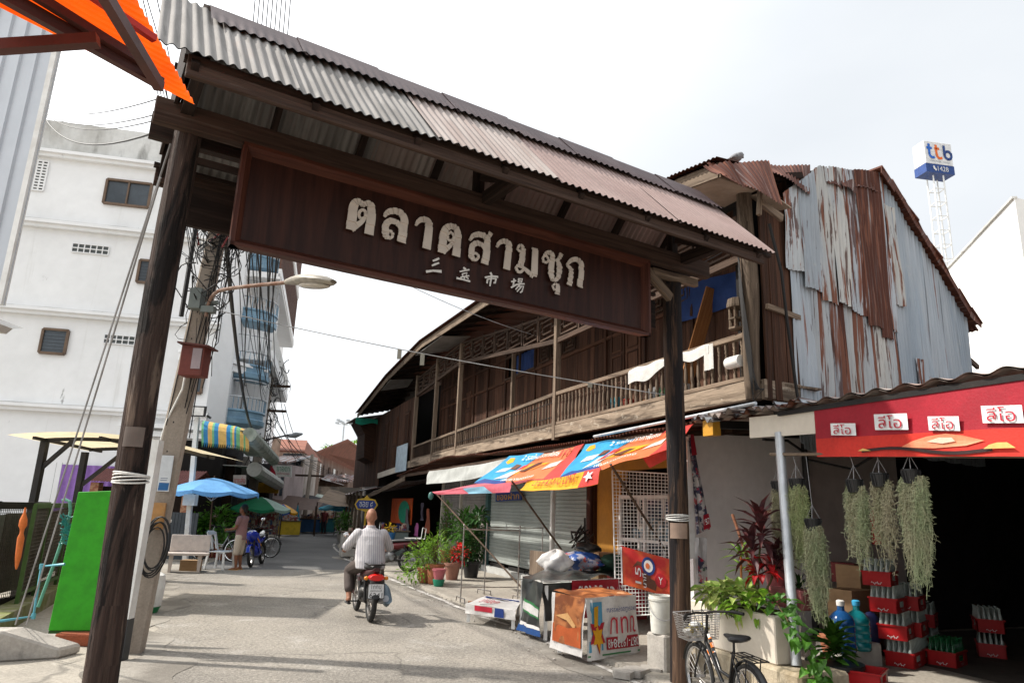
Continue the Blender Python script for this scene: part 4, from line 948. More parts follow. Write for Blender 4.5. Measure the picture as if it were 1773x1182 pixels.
gt = thing('mesh_gate', FE(4.5, 0), 'black steel framed mesh gate at the far left edge', 'gate')
g0, g1 = G(45, 1040, .12), G(-140, 1075, .12); gdir = (g1 - g0).normalized()
mb = MB(); z0, z1 = .12, 1.58
for k in (0, 1.1): mb.beam(g0 + gdir * k + V((0, 0, 0)), g0 + gdir * k + V((0, 0, z1 - .12)), .14, .1, up=gdir)
for z in (0.05, z1 - .18): mb.beam(g0 + gdir * .0 + V((0, 0, z)), g0 + gdir * 1.3 + V((0, 0, z)), .08, .1)
mb.build('frame', BLACKM, gt)
mb = MB()
for k in range(26): mb.beam(g0 + gdir * (.05 + k * .04) + V((0, 0, 0)), g0 + gdir * (.05 + k * .04) + V((0, 0, 1.35)), .006, .006, up=gdir)
for k in range(32): mb.beam(g0 + V((0, 0, .03 + k * .042)), g0 + gdir * 1.1 + V((0, 0, .03 + k * .042)), .006, .006)
mb.build('mesh', _mats['rusty_mesh'], gt)
def sheets(name, a0, a1, z1, m, lab, Y=22.6):
 mb = MB(); p = P(a0, 840, Y); q = P(a1, 840, Y); p.z = 0; q.z = 0
 mb.corr(p, q - p, V((0, 0, z1)), .25, .025, 1, 6); return setp(mb.build(name, m, smooth=True), lab, 'fence')
sheets('sheet_fence', -160, 101, 2.70, mat('dull_sheet', (.27, .285, .265), (.21, .22, .21), rough=.5, metal=.1, var=.06, bump=.03), 'dull grey corrugated sheet fence behind the mesh fence')
sheets('sheet_fence', 101, 250, 2.64, paint('purple_sheet', (.26, .13, .42)), 'purple corrugated sheet fence beside the grey one')
cn = thing('cream_canopy', (-7, 12, 0), 'cream translucent canopy with curved dark frame standing behind the mesh fence', 'canopy')
p1 = P(78, 765, 12); p2 = P(146, 792, 13.4)
mb = MB(); mb.beam(V((p1.x, 12, 0)), V((p1.x, 12, 2.62)), .10, .10, up=V((0, 1, 0))); mb.build('post', BLACKM, cn)
mb = MB(); mb.beam(V((p2.x, 13.4, 0)), V((p2.x, 13.4, 2.5)), .10, .10, up=V((0, 1, 0))); mb.build('post', BLACKM, cn)
def arch(x, y): return V((x, y, 2.64 - .055 * (x - p1.x - .9) ** 2 - .03 * (y - 12)))
x0, x1 = p1.x - .35, p1.x + 2.75
mb = MB()
for y in (12, 13.4): mb.tube([arch(lerp(p1.x - .05, x1 - .5, k / 10), y) for k in range(11)], .035, 6)
for xx in (p1.x, p1.x + 1.1, p1.x + 2.2): mb.beam(arch(xx, 11.7), arch(xx, 13.7), .05, .05)
mb.beam(V((p1.x, 12, 2.1)), arch(p1.x + .5, 12), .06, .06); mb.beam(V((p2.x, 13.4, 1.5)), V((p2.x - .9, 12.4, .95)), .06, .06); mb.beam(V((p2.x, 13.4, 1.85)), arch(p2.x + .8, 13.4), .06, .06); mb.build('frame', BLACKM, cn)
mb = MB(); mb.grid(lambda i, j: arch(lerp(x0, x1, i), lerp(11.55, 13.9, j)) + V((0, 0, .06)), 24, 4); mb.build('sheet', mat('cream_sheet', (.72, .62, .42), (.64, .54, .36), rough=.4, var=.05, bump=.02, thin=.5), cn)
hut = thing('roofed_hut', (-10, 21.5, 0), 'small hut with dark red corrugated roof and brick posts behind the gate post', 'hut')
hl, hr = P(150, 832, 21.3), P(330, 838, 21.3)
mb = MB(); mb.corr(hl, hr - hl, V((.15, .7, .42)), .09, .014, 2, 6); mb.corr(hr + V((.15, 1.4, 0)), hl - hr, V((0, -.7, .42)), .09, .014, 2, 6); mb.build('roof', paint('dark_red_roof', (.14, .05, .045), rough=.6), hut, smooth=True)
BRICK = mat('brick', (.25, .10, .06), (.36, .20, .12), sc_=(9, 9, 14), lo=.45, hi=.55, rough=.9, var=.15, bump=.4)
for k in (.05, .55, .95):
 mb = MB(); c = hl.lerp(hr, k); mb.beam(V((c.x, c.y + .3, 0)), V((c.x, c.y + .3, 2.1)), .25, .25, up=V((0, 1, 0))); mb.build('pillar', BRICK, hut)
mb = MB(); mb.box((hl.lerp(hr, .5).x, 21.9, 0), 3.0, .1, 2.0); mb.build('back_wall', W_DARK, hut)
gp = thing('green_panel', G(115, 1091, .14), 'bright green upright panel leaning beside the wooden gate post', 'panel')
c = [G(83, 1091, .14), G(148, 1091, .14)]; w_ = V((c[1] - c[0]).normalized()); hz = V((0, 0, 1.62)); top = P(134, 837, c[0].y + .1)
fn = bilin(c[0], c[1] + w_ * .1, c[1] + w_ * .1 + V((.0, .1, 1.64)), c[0] + V((.0, .1, 1.60)))
GRN = paint('vivid_green', (.03, .31, .008), rough=.5, var=.07, layers=[((.015, .12, .008), (1.2, 1.2, .35), .60, .76, .5), ((.10, .40, .07), (5, 5, 1.2), .64, .72, .4), ((.05, .10, .03), (9, 9, 9), .69, .73, .7)])
dn = V((0, .05, 0))
mb = MB(); mb.hexa([fn(0, 0), fn(1, 0), fn(1, 0) + dn, fn(0, 0) + dn, fn(0, 1), fn(1, 1), fn(1, 1) + dn, fn(0, 1) + dn]); mb.build('panel', GRN, gp, bevel=.006)
mb = MB(); mb.beam(fn(0, 0) + V((0, .03, -.02)), fn(1, 0) + V((0, .03, -.02)), .05, .03); mb.build('bottom_edge', paint('deep_green', (.015, .07, .01)), gp)
LAT = mat('laterite', (.28, .075, .035), (.17, .05, .025), sc_=(14, 14, 14), rough=.95, var=.3, bump=.8)
bb = G(118, 1118, 0); mb = MB(); mb.box(bb + V((.05, .12, 0)), .46, .24, .13); setp(mb.build('laterite_block', LAT, base=bb, bevel=.015), 'rough red laterite block under the green panel', 'block')
mb = MB(); mb.box(bb + V((-.1, .35, 0)), .9, .5, .05); setp(mb.build('low_plinth', CONC, base=bb, bevel=.015), 'thin concrete plinth behind the red laterite block', 'plinth')
ft = G(40, 1140, 0); mb = MB()
fx = (G(108, 1135, 0) - G(-60, 1145, 0)).normalized(); q = G(100, 1140, 0)
mb.prism([q, q + V((0, 0, .1)), q - fx * .55 + V((0, 0, .30)), q - fx * 1.25 + V((0, 0, .33)), q - fx * 1.3], V((.05, .32, 0))); setp(mb.build('wedge_footing', CONC, base=ft, bevel=.02), 'wedge shaped concrete footing holding the guy wires at lower left', 'footing')
PVC = paint('pvc_blue', (.10, .34, .42), rough=.4); mb = MB()
pa, pb, pc, pd = G(118, 1000, .55), None, None, None
y_ = 8.75; pts = [P(112, 976, y_), P(72, 980, y_), P(58, 1066, y_), P(5, 1074, y_ - .2), P(-30, 1076, y_ - .3)]
mb.tube(pts, .016, 8)
for p in pts[1:3]: mb.tube([p + V((0, 0, -.03)), p + V((0, 0, .03))], .024, 8)
setp(mb.build('water_pipe', PVC, smooth=True), 'light blue plastic water pipe running up beside the green panel', 'pipe')
mb = MB(); y_ = 9.2; mb.tube([P(108, 866, y_), P(112, 864, y_), P(121, 868, y_), P(122, 885, y_), P(116, 910, y_), P(92, 980, y_), P(66, 1050, y_)], .02, 7); setp(mb.build('garden_hose', paint('hose_green', (.10, .30, .22))), 'pale green hose hanging in a loop over the mesh fence', 'hose')
mb = MB()
for k in range(30):
 p = P(R.uniform(106, 122), R.uniform(890, 945), 9.15); mb.tube([p + V((R.uniform(-.05, .05), 0, R.uniform(-.06, .06))) for _ in range(4)], .008, 4)
setp(mb.build('twine_bundle', paint('twine_teal', (.03, .22, .2))), 'tangle of teal and white twine on the fence end', 'twine')
for k, (x_, y_) in enumerate(((5, 1082), (20, 1080))):
 a = ft + V((-.25 + k * .12, .15, .31)); b = GP(-.06 - k * .03, -.1, 4.42 - .3 * k)
 mb = MB(); mb.tube([a, a.lerp(b, .45), b], .008, 6); setp(mb.build('guy_wire', CABLEG), 'grey steel guy wire running from the concrete footing up to the wooden gate post', 'wire', 'guy wires of the gate post')
mb = MB(); c = P(44, 878, 9.6); dn = (P(28, 985, 9.6) - c)
mb.loft([(c + dn * k, V((r_, 0, 0)), V((0, r_, 0))) for k, r_ in ((0, .010), (.1, .018), (.2, .045), (.30, .05), (.36, .026), (.42, .022), (.5, .042), (.8, .036), (.95, .02), (1, .008))], 9); setp(mb.build('folded_parasol', cloth('orange_cloth', (.70, .19, .05)), smooth=True), 'folded orange parasol hanging on the black gate post', 'parasol')
# white steel post and the leaning concrete utility pole
mb = MB(); wp = G(206, 1142, 0); mb.beam(wp, wp + V((0, 0, .42)), .13, .13, up=V((0, 1, 0))); wpm = thing('square_post', wp, 'square white painted post with black foot behind the left gate post', 'post'); mb.build('foot', paint('black_paint', (.03, .032, .035)), wpm)
mb = MB(); mb.beam(wp + V((0, 0, .42)), wp + V((.02, .02, 2.35)), .126, .126, up=V((0, 1, 0))); mb.build('shaft', WHITE, wpm)
PB = G(222, 1128, 0); PT = PB + V((.42, .1, 7.6))
pole = thing('utility_pole', PB, 'leaning concrete utility pole wrapped in tangled cables behind the left gate post', 'utility pole')
mb = MB(); mb.beam(PB - V((0, 0, .1)), PT, .30, .24, up=V((-.3, 1, 0)), w2=.17, h2=.15); mb.build('shaft', CONCP, pole, bevel=.02)
def PO(z, ox=0, oy=0): k = z / 7.6; return PB.lerp(PT, k) + V((ox, oy - .13 * (1 - k * .35), 0))
mb = MB(); mb.beam(PO(6.9, -.9), PO(6.9, .9), .1, .1); mb.beam(PO(7.3, -.7), PO(7.3, .7), .1, .1)
mb.build('crossarm', W_LAT, pole)
mb = MB()
for k in range(14):
 z = .5 + k * .35; mb.cyl(PO(z, 0, .005), PO(z, 0, .03), .014, n=6)
mb.build('bolt_holes', BLACKM, pole)
AMB = mat('amber_patch', (.42, .22, .08), (.34, .24, .16), sc_=(5, 5, 5), rough=.9, var=.15, bump=.1)
mb = MB(); mb.box(PO(1.35, .01, .02), .26, .03, .3); mb.build('faded_sticker', AMB, pole)
nt_ = MB(); nt_.box(PO(1.78, .06, .0), .14, .012, .42); no_ = nt_.build('notice', paint('notice_paper', (.60, .63, .66), rough=.7), pole)
fn = bilin(PO(1.78, -.01, -.009), PO(1.78, .13, -.009), PO(2.2, .13, -.009), PO(2.2, -.01, -.009))
m = MB(); m.face([fn(.1, .8), fn(.9, .97), fn(.15, .97)]); m.build('triangle_mark', paint('notice_red', (.5, .03, .04)), no_)
m = MB(); m.face([fn(.08, .03), fn(.92, .03), fn(.92, .24), fn(.08, .24)]); m.build('blue_band', paint('notice_blue', (.02, .12, .32)), no_)
m = MB()
for k in range(9): z = .3 + k * .053; m.face([fn(.12, z), fn(.12 + R.uniform(.5, .76), z), fn(.12 + .6, z + .018), fn(.12, z + .018)])
m.build('text_lines', paint('notice_ink', (.10, .14, .22)), no_)
mb = MB()
for k in range(5):
 c = PO(1.12 + .02 * k, .12 + .012 * k, -.06 - .01 * k); r_ = .22 + .035 * (k % 3)
 mb.tube([c + V((math.cos(a) * r_ * .55, math.sin(a) * .03, math.sin(a) * r_ * 1.15)) for a in [2 * math.pi * i / 24 for i in range(25)]], .009, 6)
setp(mb.build('cable_coil', CABLE), 'coil of black cable hung low on the leaning concrete pole', 'cable coil')
bx = thing('meter_box', PO(3.3), 'dark red wooden meter box with a little roof on the concrete pole', 'box')
c = P(334, 652, PB.y - .25)
mb = MB(); mb.box(c, .28, .2, .37); mb.build('body', paint('oxblood', (.13, .03, .022), rough=.6), bx, bevel=.006)
mb = MB(); mb.prism([c + V((-.18, -.15, .38)), c + V((.2, -.15, .345)), c + V((.2, .14, .345)), c + V((-.18, .14, .38))], (0, 0, .02)); mb.build('lid', paint('oxblood_dark', (.09, .025, .02), rough=.6), bx)
mb = MB(); mb.box(c + V((.06, -.106, .08)), .11, .01, .25); mb.build('window', paint('meter_glass', (.30, .24, .25), rough=.3), bx)
lp = thing('street_lamp', PO(4.1), 'grey street lamp on a rusty bent arm reaching out from the concrete pole', 'street lamp')
def lampd(x, y, k=0): return P(x, y, lerp(PB.y - .2, PB.y - 1.0, k))
RUSTP = mat('rusty_pipe', (.17, .085, .055), (.27, .20, .16), sc_=(8, 8, 8), rough=.8, var=.15, bump=.2)
mb = MB(); mb.tube(smooth_pts([tuple(lampd(*q)) for q in ((356, 548, 0), (362, 520, .05), (374, 505, .15), (392, 500, .3), (440, 494, .65), (498, 489, 1))], 1), .022, 8); mb.build('arm', RUSTP, lp, smooth=True)
mb = MB(); c = lampd(355, 520); mb.box(c - V((.1, 0, .12)), .14, .14, .26); mb.box(c - V((-.06, 0, .16)), .16, .1, .08); mb.cyl(c + V((.02, 0, -.05)), c + V((.17, 0, -.02)), .03); mb.build('bracket', paint('grey_green', (.13, .15, .14)), lp)
h0, h1 = lampd(496, 488, 1), lampd(578, 486, 1.9); hd = (h1 - h0).normalized(); hs = hd.cross(UP).normalized(); hu = hs.cross(hd)
mb = MB(); Lh = (h1 - h0).length
mb.loft([(h0 + hd * Lh * k + hu * o_, hs * w_, hu * t_) for k, w_, t_, o_ in ((0, .03, .03, 0), (.12, .05, .045, .01), (.35, .10, .06, .015), (.6, .13, .062, .01), (.85, .11, .05, 0), (1, .04, .02, -.01))], 12); mb.build('head', mat('lamp_grey', (.30, .27, .22), (.22, .2, .17), sc_=(9, 9, 9), rough=.5, var=.15, bump=.05), lp, smooth=True)
mb = MB(); mb.ell(h0 + hd * Lh * .62 - hu * .05, hd * Lh * .30, hs * .09, hu * .035); mb.build('lens', mat('lamp_lens', (.42, .38, .32), rough=.2, var=.1, bump=0, spec=.6), lp, smooth=True)
mb = MB()
for k in range(60):
 z = R.triangular(3.6, 5.6, 5.3); c = PO(z, R.gauss(.12, .12), R.gauss(0, .08)); r_ = R.uniform(.08, .3); ax = V((R.uniform(-1, 1), R.uniform(-.4, .4), R.uniform(-1, 1))).normalized(); ay = V((R.uniform(-1, 1), R.uniform(-1, 1), R.uniform(-1, 1))); ay = (ay - ax * ay.dot(ax)).normalized()
 a0_ = R.random() * 6; mb.tube([c + ax * r_ * math.cos(a0_ + a) + ay * r_ * 1.4 * math.sin(a0_ + a) for a in [i * R.uniform(.3, .5) for i in range(12)]], R.choice([.004, .005, .007, .009]), 4)
for k in range(13):
 x_ = R.gauss(.12, .12); mb.tube([PO(z + R.uniform(-.05, .05), x_ + R.gauss(0, .04), R.gauss(0, .05)) for z in (2.2 + R.random() * 1.8, 3.6, 4.4, 5.2, 6.2)], R.choice([.005, .007]), 4)
setp(mb.build('cable_tangle', CABLE), 'tangled nest of black cables wrapped round the top of the concrete pole', 'cables', kind='stuff')
mb = MB()
for k in range(10):
 c = PO(R.uniform(5.0, 5.4), R.gauss(.12, .1), -.05); mb.tube([c, c + V((R.uniform(-.15, .15), 0, R.uniform(-.1, .1))), c + V((R.uniform(-.2, .2), 0, R.uniform(-.2, .05)))], .012, 5)
setp(mb.build('red_joints', paint('cable_red', (.25, .05, .05))), 'cluster of faded red cable joints in the nest on the concrete pole', 'cable joints')
mb = MB(); mb.tube([PO(3.25, .05, -.05), PO(3.0, .06, -.06), PO(2.6, -.08), PO(2.0, -.12), PO(1.2, -.13)], .012, 6); setp(mb.build('pale_cable', CABLEW), 'pale cable curling down the concrete pole from the red meter box', 'cable')
def NOFF_(fn):
 A = fn(.5, .5); return (fn(.502, .5) - A).cross(fn(.5, .502) - A).dot(SN) < 0
def PN(x, y, n_):
 v = ray(x, y); return CAM + v * ((S(0, n_) - CAM).dot(SN) / v.dot(SN))
# the drinks shop with the red banner
shop = thing('drinks_shop', S(-1, 2), 'open fronted drinks shop with grey plaster wall, tiled roof edge and dark interior', 'shop')
mb = MB(); mb.prism([S(1.5, .06, 0), S(1.5, 4.15, 0), S(1.5, 4.15, 3.05), S(1.5, .06, 2.9)], SU * .12); mb.build('wall', PLG, shop)
PLB = mat('brownish_plaster', (.52, .45, .42), (.44, .38, .355), rough=.85, var=.06, fine=8, bump=.06)
mb = MB(); mb.prism([S(1.488, 2.2, 0), S(1.488, 4.13, 0), S(1.488, 4.13, 2.95), S(1.488, 2.2, 2.95)], SU * .006); mb.build('wall_panel', PLB, shop)
mb = MB(); mb.tube([S(1.4, 2.1, 0), S(1.4, 2.1, 2.95)], .05, 8); mb.tube([S(1.4, 2.1, 2.75), S(1.0, 1.4, 2.85), S(.6, .6, 2.78)], .02, 6); mb.tube([S(1.4, 2.1, 2.65), S(.9, 2.5, 2.5), S(.2, 2.4, 2.75)], .02, 6); mb.build('drain_pipe', BLACKP, shop)
mb = MB(); mb.prism([S(.35, .75, 3.06), S(1.8, .75, 3.06), S(1.8, 9.2, 3.3), S(.35, 9.2, 3.3)], UP * .04); mb.build('hidden_ceiling', BLACKM, shop); mb = MB()  # hidden slab added to stop sky light leaking into the shop
for a, b in ((S(1.62, 9, 0), S(1.62, 4.1, 0)), (S(1.7, 9, 0), S(-6, 9, 0)), (S(-6, 9, 0), S(-6, .3, 0)), (S(-6, -.2, 0), S(-3.75, -.2, 0))): mb.prism([a, b, b + V((0, 0, 3.6)), a + V((0, 0, 3.6))], (b - a).cross(UP).normalized() * .08)  # last segment is an unseen front wall added to darken the shop
mb.build('interior_and_added_wall', mat('shaded_interior', (.022, .02, .02), (.015, .013, .013), rough=.9, var=.15, bump=0), shop)  # near-black colour paints in the dark depth of the shop
mb = MB(); p0 = S(.55, -.55, 2.93); mb.corr(p0, SU * -7.2, SN * 9.8 + UP * .55, .30, .020, 2, 12, .008, .018)
TILE = mat('weathered_roof_tile', (.33, .28, .25), (.24, .19, .17), sc_=(5, 5, 5), rough=.85, var=.18, fine=20, bump=.2, layers=[((.30, .10, .05), (2, 2, 2), .5, .66, .6), ((.45, .42, .38), (6, 6, 6), .6, .7, .5)])
mb.build('roof', TILE, shop, smooth=True)
mb = MB(); mb.beam(S(-.9, -.5, 2.865), S(-6.5, -.5, 2.84), .04, .05); mb.beam(S(.3, .2, 2.9), S(-6.5, .2, 2.9), .07, .1)
for k in range(7): mb.beam(S(.2 - k, -.45, 2.86), S(.2 - k, 8, 3.25), .06, .1)
mb.build('roof_frame', BLACKM, shop)
mb = MB(); mb.beam(S(-.40, -.47, 2.76), S(-1.52, -.47, 2.72), .03, .24); mb.build('fascia_board', CREAM, shop)
mb = MB(); mb.tube([S(-1.2, -.73, .34), S(-.86, -.47, 2.66)], .05, 12); mb.build('steel_pole', GALV, shop, smooth=True)
for k in range(5):
 p0 = S(.5 - k * .36, -.62 + R.uniform(-.08, .05), 2.94 + R.uniform(-.02, .03)); mb = MB(); mb.corr(p0, SU * -.45 + V((0, 0, R.uniform(-.05, .05))), SN * 1.1 + UP * R.uniform(.02, .12), .12, .02, 2, 6, .03, .015); mb.build('loose_sheet', TILE if k % 2 else RUST2, shop, smooth=True)
mb = MB(); mb.box(S(.28, -.5, 2.72), .2, .12, .2, SU, SN); mb.build('bracket', paint('yellow_bracket', (.50, .25, .03)), shop)
mb = MB(); mb.grid(lambda i, j: S(lerp(1.45, -6, i), lerp(1.9, 9, j), .096), 4, 4); setp(mb.build('shop_floor', mat('shaded_floor', (.075, .065, .055), (.05, .045, .04), rough=.9, var=.2, bump=.2)), kind='structure')  # stained floor, its colour darkened to paint in the shop's shade
BN = -.5
def bz(t): return lerp(2.39, 2.28, (-1.4 - t) / 2.05)
def ban(u, v):
 t = lerp(-1.42, -4.4, u); a = bz(t); return S(t, BN - .008 - .012 * math.sin(u * 14) * (1 - v) - .05 * (1 - v) * math.sin(u * 3), lerp(a, 2.85 - .03 * u, v))
bn = thing('red_banner', S(-2.9, BN, 2.6), 'long red printed banner with white logo boxes hanging along the shop eave', 'banner')
BR1 = cloth('banner_crimson', (.36, .014, .028), thin=.2, rough=.5); BR2 = cloth('banner_scarlet', (.62, .035, .022), thin=.2, rough=.5)
m = MB(); m.grid(lambda i, j: ban(i, lerp(.34, 1, j)), 60, 6); m.build('upper_cloth', BR1, bn, smooth=True)
m = MB(); m.grid(lambda i, j: ban(i, lerp(-.06, .34, j)), 60, 5); m.build('lower_cloth', BR2, bn, smooth=True)
m = MB(); m.tube([S(-.74, BN + .0, 2.43), S(-1.5, BN, 2.385), S(-3.0, BN, 2.28), S(-4.4, BN, 2.2)], .018, 8); m.build('bamboo_rod', W_GREY, bn)
GLOW = cloth('banner_print_peach', (.80, .28, .15), thin=.2, rough=.5); DKR = cloth('banner_print_dark', (.03, .012, .012), rough=.5); YLW = cloth('banner_print_straw', (.70, .45, .14), rough=.5)
m = MB(); c_ = [(.34, .10), (.38, .20), (.43, .27), (.49, .30), (.54, .26), (.60, .17), (.55, .1), (.45, .07)]; poly_on(m, c_, ban, .012); m.build('print_glow', GLOW, bn)
m = MB(); poly_on(m, [(.43, .18), (.47, .24), (.51, .23), (.52, .17), (.48, .14)], ban, .018); m.build('print_glow', cloth('banner_print_pale', (.86, .55, .42), rough=.5), bn)
m = MB()
for k in range(12):
 a, b = .20 + k * .035, .20 + (k + 1) * .035; f_ = lambda x: .05 + .05 * math.sin((x - .2) * 15)
 m.face([ban(a, f_(a) - .035) - SN * .014, ban(b, f_(b) - .035) - SN * .014, ban(b, f_(b) + .02) - SN * .014, ban(a, f_(a) + .02) - SN * .014])
m.build('print_ridge', DKR, bn)
m = MB(); poly_on(m, [(.60, .04), (.615, .10), (.635, .13), (.66, .13), (.68, .05)], ban, .03); m.build('print_straw', YLW, bn); m = MB(); poly_on(m, [(.19, .04), (.21, .09), (.24, .04)], ban, .03); m.build('print_straw', YLW, bn)
WHP = paint('print_white', (.66, .66, .66), rough=.5); REDP = paint('print_red', (.42, .02, .04), rough=.5)
for cx, cy, w_, h_ in ((1461, 743, 44, 21), (1544, 730, 58, 28), (1637, 733, 55, 25), (1738, 717, 70, 31)):
 def bu(x, y):
  t, z = onN(x, y, BN - .05); return (-1.42 - t) / 2.98, z
 (ua, _), (ub, _), (_, z0), (_, z1) = bu(cx - w_ / 2, cy), bu(cx + w_ / 2, cy), bu(cx, cy + h_ / 2), bu(cx, cy - h_ / 2)
 def fn(a, b, ua=ua, ub=ub, z0=z0, z1=z1):
  u = lerp(ua, ub, a); q = ban(u, .5); return V((q.x, q.y, lerp(z0, z1, b) - .03 * (a - .5))) - SN * .035
 m = MB(); m.face([fn(0, 0), fn(1, 0), fn(1, 1), fn(0, 1)]); o = m.build('logo_box', WHP, bn)
 m = MB(); text_on(m, 'ลีโอ', fn, .14, .10, .84, .92, .012 if NOFF_(fn) else -.012); m.build('logo_lettering', REDP, o, weld=False)
# hanging moss pots
def moss(c, z1, w_, m, nst, curl, two=False):
 mb = MB()
 for k in range(nst):
  a = R.random() * 6.28; rr_ = w_ * (.62 if two else 1) * math.sqrt(R.random()); sx = (R.choice([-.072, .085]) if two and R.random() < .82 else 0)
  p = c + SU * (-(math.cos(a) * rr_ + sx)) + SN * math.sin(a) * rr_ * .7 + V((0, 0, R.uniform(-.06, .05)))
  L_ = (c.z - z1) * R.triangular(.2, 1.06, .62); n_ = 13; pts = []; q = p.copy(); ph = R.random() * 6
  for i in range(n_):
   pts.append(q.copy()); q = q + V((math.sin(i * 1.7 + ph) * curl + R.gauss(0, curl), math.cos(i * 1.3 + ph) * curl + R.gauss(0, curl), -L_ / n_)); q += (V((c.x, c.y, q.z)) - q) * .03
  mb.tube(pts, R.uniform(.0014, .0024), 3, False)
  for i in range(1, n_):
   for _ in (0, 1):
    d_ = V((R.uniform(-.035, .035), R.uniform(-.035, .035), R.uniform(-.035, .012))); q_ = pts[i].lerp(pts[i - 1], R.random()); s_ = V((d_.y, -d_.x, .4 * d_.x)).normalized() * .0016
    mb.face([q_ - s_, q_ + s_, q_ + d_ * .6 + s_ + V((0, 0, .005)), q_ + d_]); mb.face([q_ - UP * .0016, q_ + UP * .0016, q_ + d_])
 return mb
MOSS1 = mat('spanish_moss', (.35, .40, .23), (.42, .40, .26), sc_=(8, 8, 3), rough=.9, var=.2, fine=40, bump=0, thin=.25); MOSS2 = mat('green_moss', (.36, .42, .19), (.40, .40, .23), sc_=(8, 8, 3), rough=.9, var=.2, fine=40, bump=0, thin=.25)
MOSS3 = mat('dry_moss', (.42, .38, .26), (.37, .36, .22), sc_=(8, 8, 3), rough=.9, var=.2, fine=40, bump=0, thin=.25)
for t, zt, z1, w_, m, ns, two, lab in ((-.80, 2.03, 1.25, .085, MOSS3, 190, False, 'leftmost hanging pot of beige air plant moss behind the steel pole'), (-1.07, 2.05, 1.15, .11, MOSS2, 330, False, 'hanging black pot of dense green air plant moss right of the steel pole'),
                               (-1.26, 1.64, .66, .105, MOSS1, 420, False, 'lowest hanging pot with the longest trailing grey green moss'), (-1.82, 2.02, 1.22, .06, MOSS1, 150, True, 'hanging pot with moss parting in two tails in front of the grey wall'),
                               (-2.11, 2.07, 1.25, .05, MOSS3, 80, True, 'hanging pot of thin sparse moss beside the edge of the dark doorway'), (-2.44, 2.09, 1.1, .09, MOSS1, 330, True, 'rightmost hanging pot of pale moss against the dark doorway')):
 c = S(t, -.46, zt); pt = thing('moss_pot', c, lab, 'hanging plant', 'hanging pots of moss under the red banner')
 mb = MB(); r0 = .052 if two else .055
 mb.lathe(c + V((0, 0, -.02)), [(r0, 0), (r0 * 1.45, .11), (r0 * 1.52, .115), (r0 * 1.52, .125), (r0 * 1.4, .125)], 14)
 for k in range(14):
  a = 6.283 * k / 14; mb.beam(c + V((math.cos(a) * r0 * 1.08, math.sin(a) * r0 * 1.08, -.015)), c + V((math.cos(a) * r0 * 1.5, math.sin(a) * r0 * 1.5, .09)), .012, .01)
 mb.build('pot', BLACKP, pt)
 mb = MB()
 for k in range(3): a = 2.1 * k; mb.tube([c + V((math.cos(a) * r0 * 1.4, math.sin(a) * r0 * 1.4, .1)), c + V((0, 0, .24)), S(t, BN, bz(min(t, -.74)) + .02)], .003, 4)
 mb.build('hanger', CABLEG, pt)
 moss(c, z1, w_ * .88, m, int(ns * 1.35), .0115, two).build('moss', m, pt)
# planter, ledge and plants
LEDGE = mat('stained_ledge', (.40, .34, .25), (.24, .19, .12), sc_=(3, 3, 3), rough=.95, var=.2, fine=25, bump=.4, layers=[((.07, .06, .035), (5, 5, 2), .54, .68, .75), ((.10, .13, .04), (3, 3, 3), .62, .74, .5)])
mb = MB(); mb.prism([S(-1.5, -.98, .0), S(.25, -.98, 0), S(.25, -.35, 0), S(-1.5, -.35, 0)], UP * .33); setp(mb.build('stone_ledge', LEDGE, base=S(-.6, -.7, 0), bevel=.03), 'low stained concrete ledge under the cream planter', 'ledge')
pln = thing('planter_box', S(-.5, -.8, .33), 'long cream rectangular planter box on the stained ledge behind the bicycle', 'planter')
mb = MB(); a, b = S(-1.12, -.90, .332), S(.12, -.96, .332); off = SN * .32
mb.hexa([a, b, b + off, a + off, a + V((0, 0, .46)) - SN * .03 - SU * .03, b + V((0, 0, .46)) - SN * .03 + SU * .03, b + off + V((0, 0, .46)) + SN * .03, a + off + V((0, 0, .46)) + SN * .03]); mb.build('box', CREAM, pln, bevel=.012)
mb = MB(); mb.prism([a + V((0, 0, .465)), b + V((0, 0, .465)), b + off + V((0, 0, .465)), a + off + V((0, 0, .465))], (0, 0, .008)); mb.build('soil', mat('soil', (.03, .022, .015), rough=1, var=.3, bump=.5), pln)
def leafmat(n_, c, c2): return mat(n_, c, c2, sc_=(2.5, 40, 1), lo=.4, hi=.6, uv=True, plank=.35, rough=.45, var=.1, fine=(6, 6, 6), bump=.05, thin=.3, spec=.4)
LF1 = leafmat('leaf_green', (.045, .13, .015), (.07, .19, .02)); LF2 = leafmat('leaf_dark', (.018, .06, .012), (.03, .09, .018)); LF3 = leafmat('leaf_lime', (.20, .34, .03), (.12, .26, .02))
LF4 = leafmat('leaf_variegated', (.46, .50, .17), (.20, .34, .05)); LFR = leafmat('leaf_maroon', (.09, .022, .022), (.05, .016, .02)); LFRD = leafmat('leaf_red', (.55, .012, .015), (.40, .01, .012)); STEM = mat('stem', (.10, .10, .035), (.13, .08, .04), rough=.8, var=.2)
def rosette(mb, c, n_, L, Wd, up0=.1, up1=1.3, curl=.5, jit=.15):
 for k in range(n_):
  a = k * 2.4 + R.uniform(-.3, .3); e = lerp(up0, up1, k / n_); d = V((math.cos(a) * math.cos(e), math.sin(a) * math.cos(e), math.sin(e)))
  mb.leaf(c + V((0, 0, k * .008)), d, UP, L * R.uniform(1 - jit, 1 + jit), Wd * R.uniform(.8, 1.15), curl * R.uniform(.5, 1.2))
